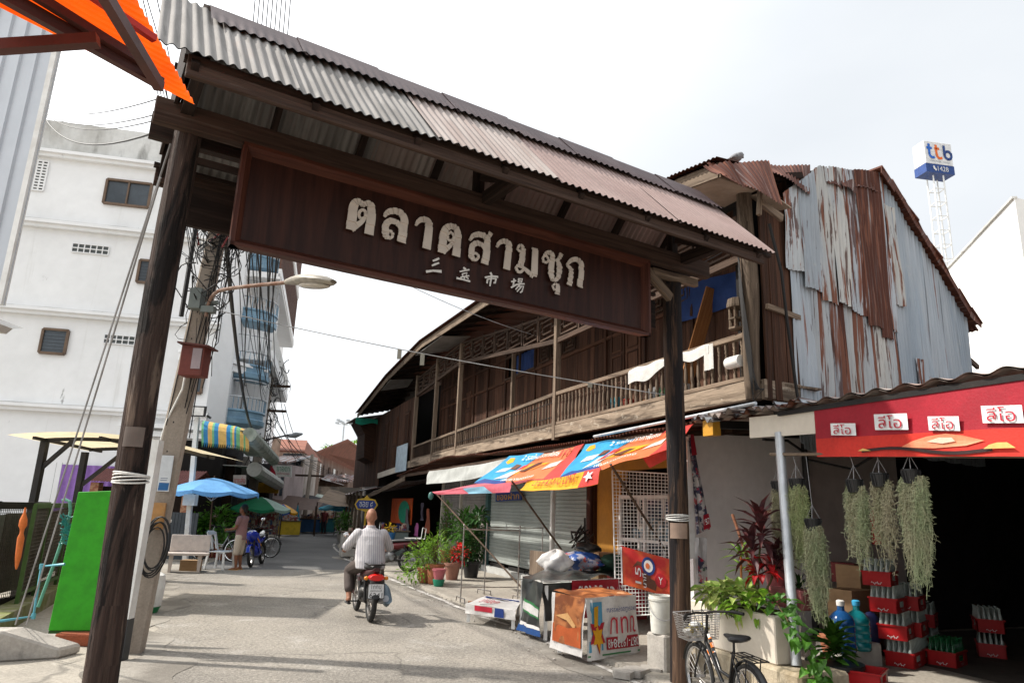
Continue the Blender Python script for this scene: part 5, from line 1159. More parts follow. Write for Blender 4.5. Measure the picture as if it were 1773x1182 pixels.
def clump(mb, c, rx, ry, rz, n_, L, Wd, curl=.3, hang=.0):
 for k in range(n_):
  d = V((R.gauss(0, 1), R.gauss(0, 1), R.gauss(0, .8))).normalized(); rr_ = R.random() ** .4
  p = c + V((d.x * rx * rr_, d.y * ry * rr_, d.z * rz * rr_)); f = (d + V((R.uniform(-.6, .6), R.uniform(-.6, .6), R.uniform(-.2, .7) - hang))).normalized()
  mb.leaf(p, f, UP, L * R.uniform(.6, 1.25), Wd * R.uniform(.7, 1.2), curl)
def stems(mb, base, tips, r):
 for q in tips: mb.tube([base, base.lerp(q, .5) + V((R.uniform(-.03, .03), R.uniform(-.03, .03), .02)), q], r, 5)
c = P(1312, 1010, 7.75); ti = thing('ti_plant', c - V((0, 0, .2)), 'tall maroon leaved ti plant rising from the back of the cream planter', 'plant')
mb = MB(); tops = [P(1318, 925, 7.8), P(1302, 955, 7.7), P(1345, 975, 7.75)]; stems(mb, c - V((0, 0, .22)), tops, .012); mb.build('stem', STEM, ti)
mb = MB()
for q, n_, l in ((tops[0], 24, .36), (tops[1], 18, .30), (tops[2], 16, .28)): rosette(mb, q - V((0, 0, .08)), n_, l, .085, -.35, 1.5, .5)
mb.build('leaves', LFR, ti)
mb = MB(); clump(mb, P(1316, 992, 7.6), .07, .07, .09, 16, .16, .08, .4); clump(mb, P(1335, 975, 7.7), .06, .06, .06, 7, .15, .07, .4); mb.build('red_leaves', LFRD, ti)
mb = MB(); mb.tube([P(1268, 890, 8.2), P(1310, 1010, 7.9)], .017, 8); setp(mb.build('wooden_stake', mat('stake_wood', (.22, .09, .045), (.16, .06, .03), rough=.8, var=.15)), 'brown wooden stick leaning against the grey wall behind the planter', 'stick')
vp = thing('pothos_plant', P(1280, 1045, 7.75), 'lime and cream variegated pothos filling the left half of the planter', 'plant')
mb = MB(); clump(mb, P(1272, 1035, 7.75), .28, .2, .13, 70, .18, .12, .35); clump(mb, P(1245, 1028, 7.8), .16, .14, .08, 30, .2, .12, .4); mb.build('pale_leaves', LF4, vp)
mb = MB(); clump(mb, P(1300, 1045, 7.6), .26, .2, .13, 60, .14, .09, .35); mb.build('green_leaves', LF3, vp)
dr = thing('dracaena_plant', P(1283, 1000, 7.9), 'thin light green dracaena shoot at the back of the planter', 'plant')
mb = MB(); rosette(mb, P(1283, 968, 7.9), 9, .26, .035, .1, 1.2, .5); rosette(mb, P(1284, 990, 7.9), 7, .22, .035, -.1, .7, .5); mb.build('leaves', LF3, dr)
mb = MB(); mb.tube([P(1284, 1040, 7.9), P(1283, 960, 7.9)], .012, 6); mb.build('stem', mat('stem_orange', (.30, .11, .03), rough=.7, var=.1), dr)
tv = thing('trailing_vine', S(-1.1, -.9, .8), 'green pothos vine trailing down from the planter past the steel pole', 'plant')
mb = MB(); path = [P(*q) for q in ((1345, 1045, 7.35), (1362, 1070, 7.2), (1372, 1095, 7.1), (1392, 1110, 7.1), (1410, 1135, 7.0), (1418, 1165, 7.0), (1412, 1185, 6.9))]
mb.tube(path, .006, 5); mb.build('stem', STEM, tv)
mb = MB()
for a, b in zip(path, path[1:]):
 for k in range(8): p = a.lerp(b, R.random()) + V((R.gauss(0, .045), R.gauss(0, .04), R.gauss(0, .03))); mb.leaf(p, V((R.uniform(-1, 1), R.uniform(-1, .1), R.uniform(-.9, .3))), V((0, -.6, .8)), R.uniform(.09, .16), R.uniform(.07, .11), .35)
clump(mb, P(1350, 1045, 7.35), .14, .12, .06, 14, .13, .1, .4); mb.build('leaves', LF1, tv)
MAUVE = paint('mauve_plastic', (.30, .10, .10), rough=.5)
c = P(1372, 1052, 7.75); mb = MB(); mb.hexa([c + SU * .22 * a + SN * .09 * b + V((0, 0, z)) for z, k in ((0, 1), (.2, 1.2)) for a, b in ((-k, -k), (k, -k), (k, k), (-k, k))]); setp(mb.build('plastic_trough', MAUVE, base=c, bevel=.01), 'mauve plastic trough pot on the right end of the planter', 'pot')
c = P(1345, 1018, 8.0); mb = MB(); mb.lathe(c, [(.09, 0), (.14, .3), (.155, .31), (.155, .35), (.13, .35)], 18); setp(mb.build('pink_pot', paint('dusty_pink', (.42, .13, .14)), smooth=True, base=c), 'dusty pink round plant pot behind the steel pole', 'pot')
c = P(1395, 1085, 7.7); q = c
sp = thing('small_fern', q, 'dark cut plant stump in a small dish behind the steel pole', 'plant'); mb = MB(); rosette(mb, P(1385, 1030, 7.75), 16, .13, .04, .3, 1.4, .2); mb.build('leaves', LF2, sp)
tub = thing('potted_plant', G(1440, 1190, 0), 'broad leaved green plant in a black tub at the bottom right', 'plant')
c = G(1448, 1192, .05); mb = MB(); mb.lathe(c - V((0, 0, .05)), [(.20, 0), (.27, .26), (.29, .27), (.29, .31), (.25, .31)], 22); mb.build('tub', BLACKP, tub, smooth=True)
mb = MB(); rosette(mb, c + V((0, 0, .26)), 34, .25, .11, -.1, 1.2, .35); rosette(mb, c + V((.06, .02, .3)), 20, .2, .09, .2, 1.3, .3); mb.build('leaves', LF1, tub)
c = P(1437, 1128, 8.15); c2 = thing('terracotta_pot', c, 'small terracotta pot in front of the blue water bottle', 'pot'); mb = MB(); mb.lathe(c, [(.075, 0), (.10, .14), (.115, .142), (.115, .175), (.09, .175)], 18); mb.build('pot', TERRA, c2, smooth=True)
mb = MB(); mb.leaf(c + V((0, 0, .15)), V((-.1, 0, 1)), V((0, -1, .2)), .28, .06, .15); mb.leaf(c + V((.02, 0, .15)), V((.25, 0, 1)), V((0, -1, .2)), .2, .05, .15); mb.build('leaves', LF3, c2)
c = G(1490, 1172, 0); mb = MB(); mb.box(c + V((.0, .25, .08)), .62, .42, .27, SN, SU); setp(mb.build('stone_block', mat('grey_block', (.36, .34, .31), (.28, .26, .24), rough=.9, var=.12, bump=.2), base=c, bevel=.02), 'low grey block carrying the water bottles', 'block')
def jug(x, y, Y, m, mc, lab):
 c = P(x, y, Y); t_ = thing('water_bottle', c, lab, 'water bottle', 'large water bottles')
 mb = MB(); r_ = .138
 mb.lathe(c, [(r_ * .93, 0), (r_, .02), (r_, .085), (r_ * .95, .095), (r_, .105), (r_, .18), (r_ * .95, .19), (r_, .2), (r_, .27), (r_ * .95, .28), (r_, .29), (r_, .33), (r_ * .9, .37), (r_ * .62, .41), (r_ * .3, .44), (r_ * .27, .5)], 24); mb.build('bottle', m, t_, smooth=True)
 mb = MB(); mb.lathe(c + V((0, 0, .49)), [(.044, 0), (.046, .05), (.03, .062)], 14); mb.build('cap', mc, t_, smooth=True)
JB = mat('bottle_blue', (.02, .12, .36), (.015, .09, .28), rough=.12, trans=.45, var=.05, bump=0, spec=.6); JT = mat('bottle_teal', (.015, .30, .34), (.01, .24, .28), rough=.12, trans=.45, var=.05, bump=0, spec=.6)
jug(1461, 1127, 8.45, JB, WHITE, 'deep blue water bottle with white cap, in front of the teal one'); jug(1488, 1124, 8.75, JT, paint('cap_blue', (.05, .35, .6)), 'teal water bottle with light blue cap behind the deep blue one')
c = P(1510, 1095, 9.1); mb = MB(); mb.ell(c + V((0, 0, .05)), V((.13, 0, 0)), V((0, .1, 0)), V((0, 0, .2))); pk = mb.build('printed_sack', paint('pack_navy', (.02, .025, .09)), smooth=True, base=c); setp(pk, 'navy printed sack slumped behind the teal water bottle', 'sack')
fn = bilin(c + V((-.1, -.104, -.02)), c + V((.1, -.1, -.02)), c + V((.1, -.1, .14)), c + V((-.1, -.104, .14)))
for x, y, Y, w_, h_, m, lab in ((1478, 1072, 9.6, .55, .38, CARDB, 'large brown cardboard carton on the floor behind the water bottles'), (1485, 1012, 9.9, .42, .26, CARDB, 'smaller cardboard box on top of the large carton'), (1468, 1008, 10.0, .2, .26, paint('maroon_box', (.17, .02, .02)), 'dark red box beside the small cardboard box')):
 c = P(x, y, Y); z0 = 0.094 if 'large' in lab else c.z; mb = MB(); mb.box((c.x, c.y, z0), w_, .35, (c.z + h_) - z0, GD, -GN); mb.beam(V((c.x, c.y, c.z + h_ + .003)) - GD * w_ * .5, V((c.x, c.y, c.z + h_ + .003)) + GD * w_ * .5, .05, .004); setp(mb.build('carton', m, base=(c.x, c.y, z0), bevel=.004), lab, 'box')
c = P(1519, 942, 11.2); ex_ = thing('fire_extinguisher', c, 'red fire extinguisher on the brownish wall beside the doorway', 'fire extinguisher')
mb = MB(); mb.lathe(c, [(.07, 0), (.075, .03), (.075, .42), (.05, .5), (.02, .53)], 16); mb.build('cylinder', RED, ex_, smooth=True)
mb = MB(); mb.box(c + V((0, 0, .53)), .12, .04, .06); mb.tube([c + V((.05, 0, .56)), c + V((.1, -.02, .45)), c + V((.085, -.02, .2))], .012, 6); mb.build('valve', BLACKP, ex_)
# crates of empty bottles
CRED = mat('crate_red', (.40, .010, .012), (.30, .008, .01), sc_=(5, 5, 5), rough=.4, var=.1, bump=.03, spec=.4); BGL = mat('bottle_glass', (.46, .53, .49), rough=.10, trans=.35, var=.05, bump=0, spec=.8); BGN = mat('bottle_glass_green', (.04, .30, .12), rough=.08, trans=.7, var=.05, bump=0, spec=.6)
def crate_proto(nm, gm, full=True):
 r = thing(nm, (0, 0, 0), 'x', 'crate'); L_, W_, H_ = .42, .31, .165; t_ = .012
 mb = MB()
 for sx in (1, -1):
  mb.box((0, sx * (W_ / 2 - t_ / 2), 0), L_, t_, H_ * .36); mb.box((0, sx * (W_ / 2 - t_ / 2), H_ * .78), L_, t_, H_ * .22); mb.box((0, sx * (W_ / 2 + .002), H_ * .9), L_ + .015, .02, .018)
  for q in (-.155, .155): mb.box((q, sx * (W_ / 2 - t_ / 2), H_ * .36), L_ - .32 + .01, t_, H_ * .42)
  mb.box((sx * (L_ / 2 - t_ / 2), 0, 0), t_, W_, H_); mb.box((sx * (L_ / 2 + .002), 0, H_ * .9), .02, W_, .018)
 mb.box((0, 0, 0), L_ - .02, W_ - .02, .012); mb.build('crate_box', CRED, r)
 for q in (0, 1, 2):
  x_, y_ = ((0, -1), (0, 1), (-1, 0))[q]; tx = V((-y_, x_, 0)) * (1 if q < 2 else 1); o_ = V((x_ * (L_ / 2 + .004), y_ * (W_ / 2 + .004), .022))
  mb = MB(); ribbon(mb, [(-.06 + .12 * k / 12, .011 * math.sin(k * 1.2) + .008 * math.sin(k * 2.9)) for k in range(13)], [.004 + .005 * abs(math.sin(k * 1.7)) for k in range(13)], lambda a, b, o: o_ + tx * a + UP * (b + .01), 0); mb.build('script_mark', WHP, r)
 if full:
  for i in range(7):
   for j in range(5):
    mb = MB(); c = V((-.177 + i * .059, -.12 + j * .06, .014)); mb.lathe(c, [(.024, 0), (.0255, .02), (.025, .12), (.027, .15), (.019, .19), (.011, .23), (.0105, .275), (.0135, .28), (.0135, .295), (.010, .295)], 8); mb.build('bottle', gm, r, smooth=True)
 return r
cp = crate_proto('bottle_crate', BGL); base = S(-.42, 1.66, .095); cz = [0, .355, .71, 1.07]
labs = ['bottom red crate of clear empty bottles in the front stack', 'second red crate from the floor in the front stack', 'third red crate from the floor in the front stack', 'topmost red crate of empty bottles in the front stack']
ang = math.atan2(GD.y, GD.x) + .28
cl = []
for k in range(4):
 o = cp if k == 0 else dup(cp, (0, 0, 0)); o.location = base + V((-.05 * k, .0, .30 * k)) + V((-.02 * k, 0, 0)); o.rotation_euler = (0, 0, ang + (.04 if k % 2 else -.03)); o['label'] = labs[k]; o['group'] = 'red crates of empty bottles'
for k in range(3):
 o = dup(cp, base + V((.30, .34, .30 * k)), ang + .02 * k, ['bottom red crate of the stack behind the front one', 'middle red crate of the stack behind the front one', 'topmost red crate of the stack behind the front one'][k], 'red crates of empty bottles')
cg = crate_proto('bottle_crate', BGN); cg.location = S(-.50, 2.28, .095); cg.rotation_euler = (0, 0, ang - .1); cg['label'] = 'single red crate of green bottles right of the front stack'; cg['group'] = 'red crates of empty bottles'
for k, (t, n_, z, l) in enumerate(((.35, 3.0, .095, 'red crate low in the dim back row left of the other'), (.35, 3.0, .395, 'red crate on top of the left one in the dim back row'), (-.2, 3.5, .095, 'red crate low at the right of the dim back row'), (-.2, 3.5, .395, 'red crate on top of the right one in the dim back row'))):
 dup(cp, S(t, n_, z), ang + .1 * k, l, 'red crates of empty bottles')
re_ = crate_proto('bottle_crate', BGL, False); re_.location = G(1503, 1188, .12); re_.rotation_euler = (0, 0, ang + .1); re_['label'] = 'empty bright red crate at the bottom beside the black tub'; re_['group'] = 'red crates of empty bottles'
for k in range(6):
 c = G(1440 + k * 7, 1172 - (k % 3) * 4, .0); mb = MB(); mb.lathe(c, [(.03, 0), (.032, .02), (.032, .11), (.022, .17), (.014, .21), (.013, .26), (.016, .28), (.012, .285)], 9); setp(mb.build('glass_bottle', BGL, smooth=True, base=c), 'loose clear glass bottle standing in front of the grey block', 'bottle', 'loose glass bottles by the grey block')
# hung tarps against the left end of the grey wall
c = P(1197, 870, 9.9)
mb = MB(); fn = bilin(P(1192, 968, 9.75), P(1204, 966, 9.8), P(1202, 762, 9.95), P(1190, 762, 9.9)); n_ = SN * .0 - SU * .03
mb.hexa([fn(0, 0), fn(1, 0), fn(1, 0) - n_, fn(0, 0) - n_, fn(0, 1), fn(1, 1), fn(1, 1) - n_, fn(0, 1) - n_]); setp(mb.build('white_board', WHITE, base=c), 'tall narrow white board against the left end of the grey wall', 'board')
tp = thing('hung_tarp', c, 'crumpled printed tarp with red edges hanging beside the white board', 'tarp')
TPW = cloth('tarp_white', (.55, .55, .56)); TPR = cloth('tarp_red', (.42, .02, .04)); TPM = mat('tarp_print', (.05, .05, .09), (.50, .48, .47), sc_=(9, 9, 9), lo=.46, hi=.54, rough=.7, var=.15, bump=.05, layers=[((.45, .03, .06), (6, 6, 6), .55, .6, .9), ((.03, .16, .05), (5, 5, 5), .62, .66, .9)])
f1 = bilin(P(1206, 925, 9.75), P(1230, 915, 9.85), P(1199, 752, 9.95), P(1192, 752, 9.9), rip=.02); mb = MB(); mb.grid(f1, 8, 24); mb.build('printed_fold', TPM, tp, smooth=True)
f2 = bilin(P(1205, 1012, 9.7), P(1226, 1018, 9.8), P(1222, 930, 9.85), P(1204, 930, 9.75), rip=.02, sd_=2); mb = MB(); mb.grid(f2, 8, 16); mb.build('white_fold', TPW, tp, smooth=True)
m = MB(); m.face([f1(.45, .02) - SU * .03, f1(.98, .02) - SU * .03, f1(.98, .16) - SU * .03, f1(.55, .16) - SU * .03]); m.build('red_band', TPR, tp)
m = MB(); text_on(m, '087-', lambda a, b: f1(a, b) - SU * .036, .52, .06, .95, .12, .0); m.build('lettering', WHP, tp, weld=False)
m = MB(); m.face([f1(.2, .78) - SU * .03, f1(1.0, .78) - SU * .03, f1(1.0, 1) - SU * .03, f1(.2, 1) - SU * .03]); m.build('red_band', TPR, tp)
m = MB(); m.face([f2(.1, .05) - SU * .03, f2(.9, .05) - SU * .03, f2(.9, .5) - SU * .03, f2(.1, .62) - SU * .03]); m.build('printed_patch', TPM, tp)
# bucket on its concrete block
c = G(1156, 1172, 0); mb = MB(); mb.box(c + V((.02, .12, 0)), .34, .3, .44, GD, -GN); setp(mb.build('concrete_block', CONC, base=c, bevel=.02), 'square concrete block beside the right gate post, carrying the bucket', 'block')
bk = thing('bucket', c + V((-.04, .08, .44)), 'dirty white plastic bucket on the concrete block by the right post', 'bucket'); q = c + V((-.04, .08, .442))
mb = MB(); mb.lathe(q, [(.115, 0), (.12, .02), (.138, .34), (.146, .345), (.148, .37), (.14, .372), (.14, .4), (.132, .4), (.125, .1), (.02, .05)], 22, caps=True); mb.build('pail', mat('bucket_white', (.60, .59, .54), (.48, .46, .41), sc_=(7, 7, 4), rough=.5, var=.08, bump=.05, layers=[((.16, .15, .12), (5, 5, 9), .58, .7, .7)]), bk, smooth=True)
mb = MB(); mb.tube([q + V((math.cos(a) * .148, math.sin(a) * .148 - .02, .33 - .18 * math.sin((a + 3.3) / 3.4 * 3.14))) for a in [-3.3 + 3.4 * k / 12 for k in range(13)]], .004, 5); mb.build('handle', CABLEG, bk)
# printed tarps used as a sun shade in front of the shutters
SKYB = cloth('print_sky_blue', (.035, .33, .62), thin=.3, rough=.5); PORG = cloth('print_orange', (.72, .19, .07), thin=.3, rough=.5); PRED = cloth('print_coral', (.62, .06, .05), thin=.3, rough=.5)
PYEL = cloth('print_yellow', (.78, .40, .02), thin=.3, rough=.5); PWHT = cloth('print_white_cloth', (.68, .66, .62), thin=.3, rough=.5); PNVY = cloth('print_navy', (.02, .05, .22), thin=.2, rough=.5); PBRN = cloth('print_brown', (.12, .04, .02), thin=.1, rough=.5)
PPNK = cloth('print_pink', (.60, .14, .18), thin=.3, rough=.5); PPBL = cloth('print_pale_blue', (.25, .48, .62), thin=.3, rough=.5)
def tarp(name, lab, tl, tr, br, bl, sag, rip, seed):
 fn = bilin(bl, br, tr, tl, sag, rip, seed); r = thing(name, (V(tl) + V(br)) / 2, lab, 'tarp'); return r, fn
def region(parent, fn, pts, m, off, name='print_patch', n_=1):
 mb = MB()
 if n_ > 1:
  (a, b, c, d) = pts
  mb.grid(lambda i, j: fn(*((lerp(lerp(a[k], b[k], i), lerp(d[k], c[k], i), j)) for k in (0, 1))) + NOFF(fn) * off, n_, n_)
 else: poly_on(mb, pts, fn, off)
 return mb.build(name, m, parent, smooth=True)
def NOFF(fn):
 e = .002; A = fn(.5, .5); return (fn(.5 + e, .5) - A).cross(fn(.5, .5 + e) - A).normalized()
def ice_banner(parent, fn, lab10=True):
 q = lambda u0, u1, u2, u3, v0, v1: [(u0, v0), (u1, v0), (u2, v1), (u3, v1)]
 region(parent, fn, q(0, 1, 1, 0, 0, 1), PORG, 0, 'cloth', 22)
 region(parent, fn, q(0, .30, .52, 0, 0, 1), SKYB, .008, 'print_patch', 14)
 region(parent, fn, q(.82, 1, 1, .9, 0, 1), PRED, .008, 'print_patch', 10)
 region(parent, fn, q(0, .42, .36, .08, .0, .16), PNVY, .013, 'print_patch', 8)
 region(parent, fn, [(.36, .30), (.60, .42), (.72, .62), (.52, .60)], PYEL, .013)
 region(parent, fn, [(.18, .18), (.34, .24), (.46, .46), (.30, .44)], PWHT, .016)
 region(parent, fn, [(.30, .30), (.38, .34), (.50, .58), (.42, .60)], PRED, .019)
 region(parent, fn, [(.44, .38), (.60, .62), (.66, .64), (.52, .36)], PBRN, .019)
 region(parent, fn, [(.10, .40), (.22, .45), (.28, .58), (.14, .55)], PWHT, .016)
 region(parent, fn, [(.26, .52), (.34, .50), (.38, .62), (.30, .66)], PBRN, .021)
 region(parent, fn, [(.70, .38), (.84, .44), (.86, .62), (.74, .58)], PWHT, .013)
 region(parent, fn, [(.06, .78), (.12, .72), (.18, .78), (.14, .92), (.07, .92)], PYEL, .014)
 for s_, u0, v0, u1, v1, m in (('2 รสใหม่', .34, .74, .56, .92, WHP), ('ราคาพิเศษ', .57, .76, .78, .92, WHP), ('10', .80, .72, .90, .92, PRED2 if lab10 else WHP), ('เพิ่มความอร่อย', .34, .06, .72, .16, WHP)):
  m_ = MB(); text_on(m_, s_, fn, u0, v0, u1, v1,   .045); m_.build('print_lettering', m, parent, weld=False)
PRED2 = paint('print_deep_red', (.40, .01, .02))
t1, f1 = tarp('printed_tarp', 'left printed ice cream tarp slung over the main roller shutter, with a pink lower edge', PN(882, 789, -.47), PN(1012, 769, -.47), PN(975, 826, -1.25), PN(822, 838, -1.25), .06, .025, 1)
ice_banner(t1, f1)
a, b, c, d = PN(748, 852, -1.75), PN(884, 834, -1.55), PN(975, 827, -1.26), PN(822, 838, -1.26)
fv = bilin(a, b, c, d, .03, .02, 3); region(t1, fv, [(0, 0), (1, 0), (1, 1), (0, 1)], PPNK, 0, 'valance', 14)
region(t1, fv, [(.22, -.02), (.5, -.02), (.5, .5), (.26, .5)], PPBL, .008, 'print_patch', 8); region(t1, fv, [(.3, .55), (.9, .5), (.9, .9), (.3, .95)], PYEL, .008, 'print_patch', 8)
fd_ = bilin(PN(756, 856, -1.76), PN(884, 852, -1.58), PN(884, 834, -1.57), PN(748, 851, -1.77), 0, .015, 5); region(t1, fd_, [(0, 0), (1, 0), (1, 1), (0, 1)], PPNK, 0, 'valance_drop', 10); region(t1, fd_, [(.5, .0), (.8, .0), (.72, .9), (.46, .9)], PPBL, .01, 'print_patch', 6)
t2, f2 = tarp('printed_tarp', 'right printed ice cream tarp with yellow edge strip, reaching behind the gate post', PN(1014, 769, -.47), PN(1203, 736, -.47), PN(1165, 775, -1.1), PN(970, 827, -1.3), .04, .025, 2)
ice_banner(t2, f2)
fy = bilin(PN(900, 848, -1.5), PN(1036, 838, -1.5), PN(1040, 808, -1.4), PN(915, 832, -1.4), .05, .012, 4)
region(t2, fy, [(0, 0), (1, 0), (1, 1), (0, 1)], PYEL, 0, 'edge_strip', 16); region(t2, fy, [(.78, 0), (1, 0), (1, 1), (.82, 1)], PRED, .008, 'print_patch', 8)
m_ = MB(); text_on(m_, 'LIFE HAS NO LIMIT.', fy, .18, .30, .77, .84, .05); m_.build('print_lettering', PRED2, t2, weld=False)
m_ = MB(); poly_on(m_, [(.90 + .06 * (1 if k % 2 else .42) * math.cos(k * .628), .5 + .36 * (1 if k % 2 else .42) * math.sin(k * .628)) for k in range(10)], fy, .035); m_.build('print_star', WHP, t2)
fl_ = bilin(PN(1125, 810, -.9), PN(1160, 792, -.9), PN(1150, 776, -.95), PN(1112, 792, -.95)); region(t2, fl_, [(0, 0), (1, 0), (1, 1), (0, 1)], PRED, 0, 'torn_corner', 4)
mb = MB(); c = PN(746, 858, -1.76); mb.ell(c, V((.06, 0, 0)), V((0, .06, 0)), V((0, 0, .09))); setp(mb.build('rope_knot', paint('knot_teal', (.06, .16, .15)), smooth=True), 'teal rag knotted round the left corner of the printed tarp', 'rag')
BAM = mat('dark_bamboo', (.07, .045, .03), (.11, .075, .05), sc_=(2, 2, 12), rough=.7, var=.2)
for (x0, y0, n0, x1, y1, n1, lab) in ((886, 832, -1.55, 1012, 1006, .4, 'dark slanting pole propping the middle of the printed tarps'), (756, 855, -1.75, 908, 1022, -.6, 'dark slanting pole propping the left corner of the printed tarps'), (1057, 803, -1.2, 1160, 965, .3, 'dark slanting pole behind the white wire grid')):
 mb = MB(); mb.tube([PN(x0, y0, n0), PN(x1, y1, n1)], .018, 8); setp(mb.build('prop_pole', BAM, smooth=True), lab, 'pole', 'poles propping the printed tarps')
CANV = cloth('grey_canvas', (.46, .47, .45), thin=.25); p = [PN(738, 838, -.6), PN(872, 818, -.6), PN(884, 792, -.5), PN(742, 815, -.5)]
fn = bilin(*p, sag=.05, rip=.03); mb = MB(); mb.grid(fn, 20, 6); setp(mb.build('canvas_awning', CANV, smooth=True), 'pale grey canvas sheet hanging under the rusty eave left of the printed tarps', 'awning')
p = [PN(858, 868, .85), PN(902, 865, .85), PN(902, 850, .85), PN(858, 852, .85)]; sg = thing('shop_sign', p[0], 'small navy sign with yellow lettering over the main roller shutter', 'sign'); fn = bilin(*p)
mb = MB(); mb.prism([fn(0, 0), fn(1, 0), fn(1, 1), fn(0, 1)], SN * .03); mb.build('board', PNVY, sg); m_ = MB(); text_on(m_, 'ของฝาก', fn, .06, .12, .94, .88, .008); m_.build('lettering', PYEL, sg, weld=False)
p = [S(20.2, -.1, 3.0), S(18.45, -.1, 3.02), S(18.45, -.1, 4.02), S(20.2, -.1, 4.0)]; fn = bilin(*p); sg = thing('rail_sign', p[0], 'pale blue white sign board hung at the far end of the balcony rail', 'sign')
mb = MB(); mb.prism(p, -SN * .02); mb.build('board', paint('pale_blue_board', (.42, .52, .60)), sg)
# clothes rails, low bench, covered tables, grid
def rack2(x0, y0, x1, y1, zt, lab):
 a = G(x0, y0, .07); b = G(x1, y1, .07); r = thing('clothes_rail', a.lerp(b, .5), lab, 'clothes rail', 'empty clothes rails on the pavement'); d = (b - a).normalized(); s_ = d.cross(UP)
 for c in (a, b):
  mb = MB(); mb.cyl(c, c + V((0, 0, zt + .06)), .013); mb.tube([c - s_ * .22, c - s_ * .2 + V((0, 0, .08)), c + s_ * .2 + V((0, 0, .08)), c + s_ * .22], .012, 6); mb.ell(c + V((0, 0, zt + .07)), V((.02, 0, 0)), V((0, .02, 0)), V((0, 0, .02)), 8, 5); mb.build('upright', STEEL, r, smooth=True)
 mb = MB(); mb.cyl(a + V((0, 0, zt)), b + V((0, 0, zt)), .012); mb.cyl(a + V((0, 0, .25)), b + V((0, 0, .25)), .009); mb.build('bars', STEEL, r, smooth=True)
rack2(797, 1042, 896, 1040, 1.28, 'front empty steel clothes rail before the main roller shutter'); rack2(838, 1028, 937, 1022, 1.30, 'rear empty steel clothes rail close to the main roller shutter')
VINW = cloth('vinyl_white', (.62, .60, .58), thin=.05, rough=.35); VINB = mat('vinyl_black', (.018, .02, .02), (.05, .055, .05), sc_=(3, 3, 3), rough=.3, var=.2, fine=9, bump=.5, bsc=7, spec=.6); VINR = cloth('vinyl_red', (.36, .015, .03), thin=.05, rough=.35); VING = cloth('vinyl_green', (.05, .22, .08), rough=.4); VINN = cloth('vinyl_blue', (.02, .07, .22), rough=.4)
VBR = mat('vinyl_photo_brown', (.16, .05, .02), (.38, .14, .05), sc_=(5, 5, 7), lo=.4, hi=.62, rough=.35, var=.1, bump=.1, layers=[((.55, .33, .18), (7, 7, 12), .62, .68, .7)]); VOR = cloth('vinyl_photo_orange', (.45, .10, .03), rough=.35)
def table(name, c0, right, left, h, lab):
 r = thing(name, c0 + (right + left) / 2, lab, 'covered table', 'tables covered with old printed vinyl'); U_ = V((0, 0, h)); return r
def drape(parent, a, b, z0, z1, m, nm, seed, out, rip=.02):
 fn = bilin(a + V((0, 0, z0)) + out * .05, b + V((0, 0, z0)) + out * .05, b + V((0, 0, z1)), a + V((0, 0, z1)), 0, rip, seed)
 mb = MB(); mb.grid(fn, 14, 10); mb.build(nm, m, parent, smooth=True); return fn
def legs(parent, pts, h, m):
 for p in pts: mb = MB(); mb.beam(p, p + V((0, 0, h)), .05, .05, up=V((0, 1, 0))); mb.build('leg', m, parent)
C0 = G(1008, 1152, 0) + V((.04, .06, .03)); RV = V((.77, .64, 0)).normalized() * .92; LV = SU * .62 + V((-.12, 0, 0)); hT = .70
ta = table('covered_table', C0, RV, LV, hT, 'nearest table draped with brown photo vinyl and an upside down white sign sheet'); outR = RV.cross(UP).normalized(); outL = -RV.normalized()
legs(ta, [C0 + V((.06, .08, 0)), C0 + RV * .9 + LV * .05, C0 + LV * .92 + V((.06, 0, 0)), C0 + RV * .9 + LV * .9], hT - .02, WHITE)
mb = MB(); fn = bilin(C0 + V((0, 0, hT)), C0 + RV + V((0, 0, hT)), C0 + RV + LV + V((0, 0, hT + .02)), C0 + LV + V((0, 0, hT + .02)), .0, .018, 3); mb.grid(fn, 16, 14); mb.build('top_sheet', VBR, ta, smooth=True)
fL = drape(ta, C0 + LV, C0, .05, hT, VINW, 'side_drape', 4, outL);
m = MB(); m.grid(lambda i, j: fL(lerp(.10, .97, i), lerp(.14, 1, j)) + NOFF(fL) * .008, 10, 10); m.build('brown_picture', VBR, ta, smooth=True)
region(ta, fL, [(.1, .14), (.97, .14), (.97, .5), (.55, .42), (.1, .46)], VOR, .016, 'orange_picture'); region(ta, fL, [(.2, .60), (.5, .55), (.75, .42), (.8, .5), (.5, .68)], cloth('print_tan', (.60, .34, .14)), .02, 'tan_picture')
fR = drape(ta, C0, C0 + RV, .02, hT + .005, VINW, 'front_drape', 6, outR)
region(ta, fR, [(.02, .12), (.28, .14), (.30, .92), (.08, .92)], cloth('print_sheet_blue', (.10, .33, .50)), .008, 'blue_print')
region(ta, fR, [(.18 + .17 * (1 if k % 2 else .5) * math.cos(k * .524), .42 + .34 * (1 if k % 2 else .5) * math.sin(k * .524)) for k in range(12)], VINR, .014, 'burst_print'); region(ta, fR, [(.18 + .11 * (1 if k % 2 else .5) * math.cos(k * .524), .36 + .24 * (1 if k % 2 else .5) * math.sin(k * .524)) for k in range(12)], PYEL, .018, 'burst_print'); region(ta, fR, [(.12, .52), (.2, .54), (.22, .86), (.13, .84)], PYEL, .021, 'yellow_figure')
region(ta, fR, [(.36, .13), (.97, .13), (.97, .33), (.36, .33)], VINR, .01, 'red_band'); region(ta, fR, [(.0, .05), (1, .05), (1, .075), (0, .075)], VING, .01, 'green_line')
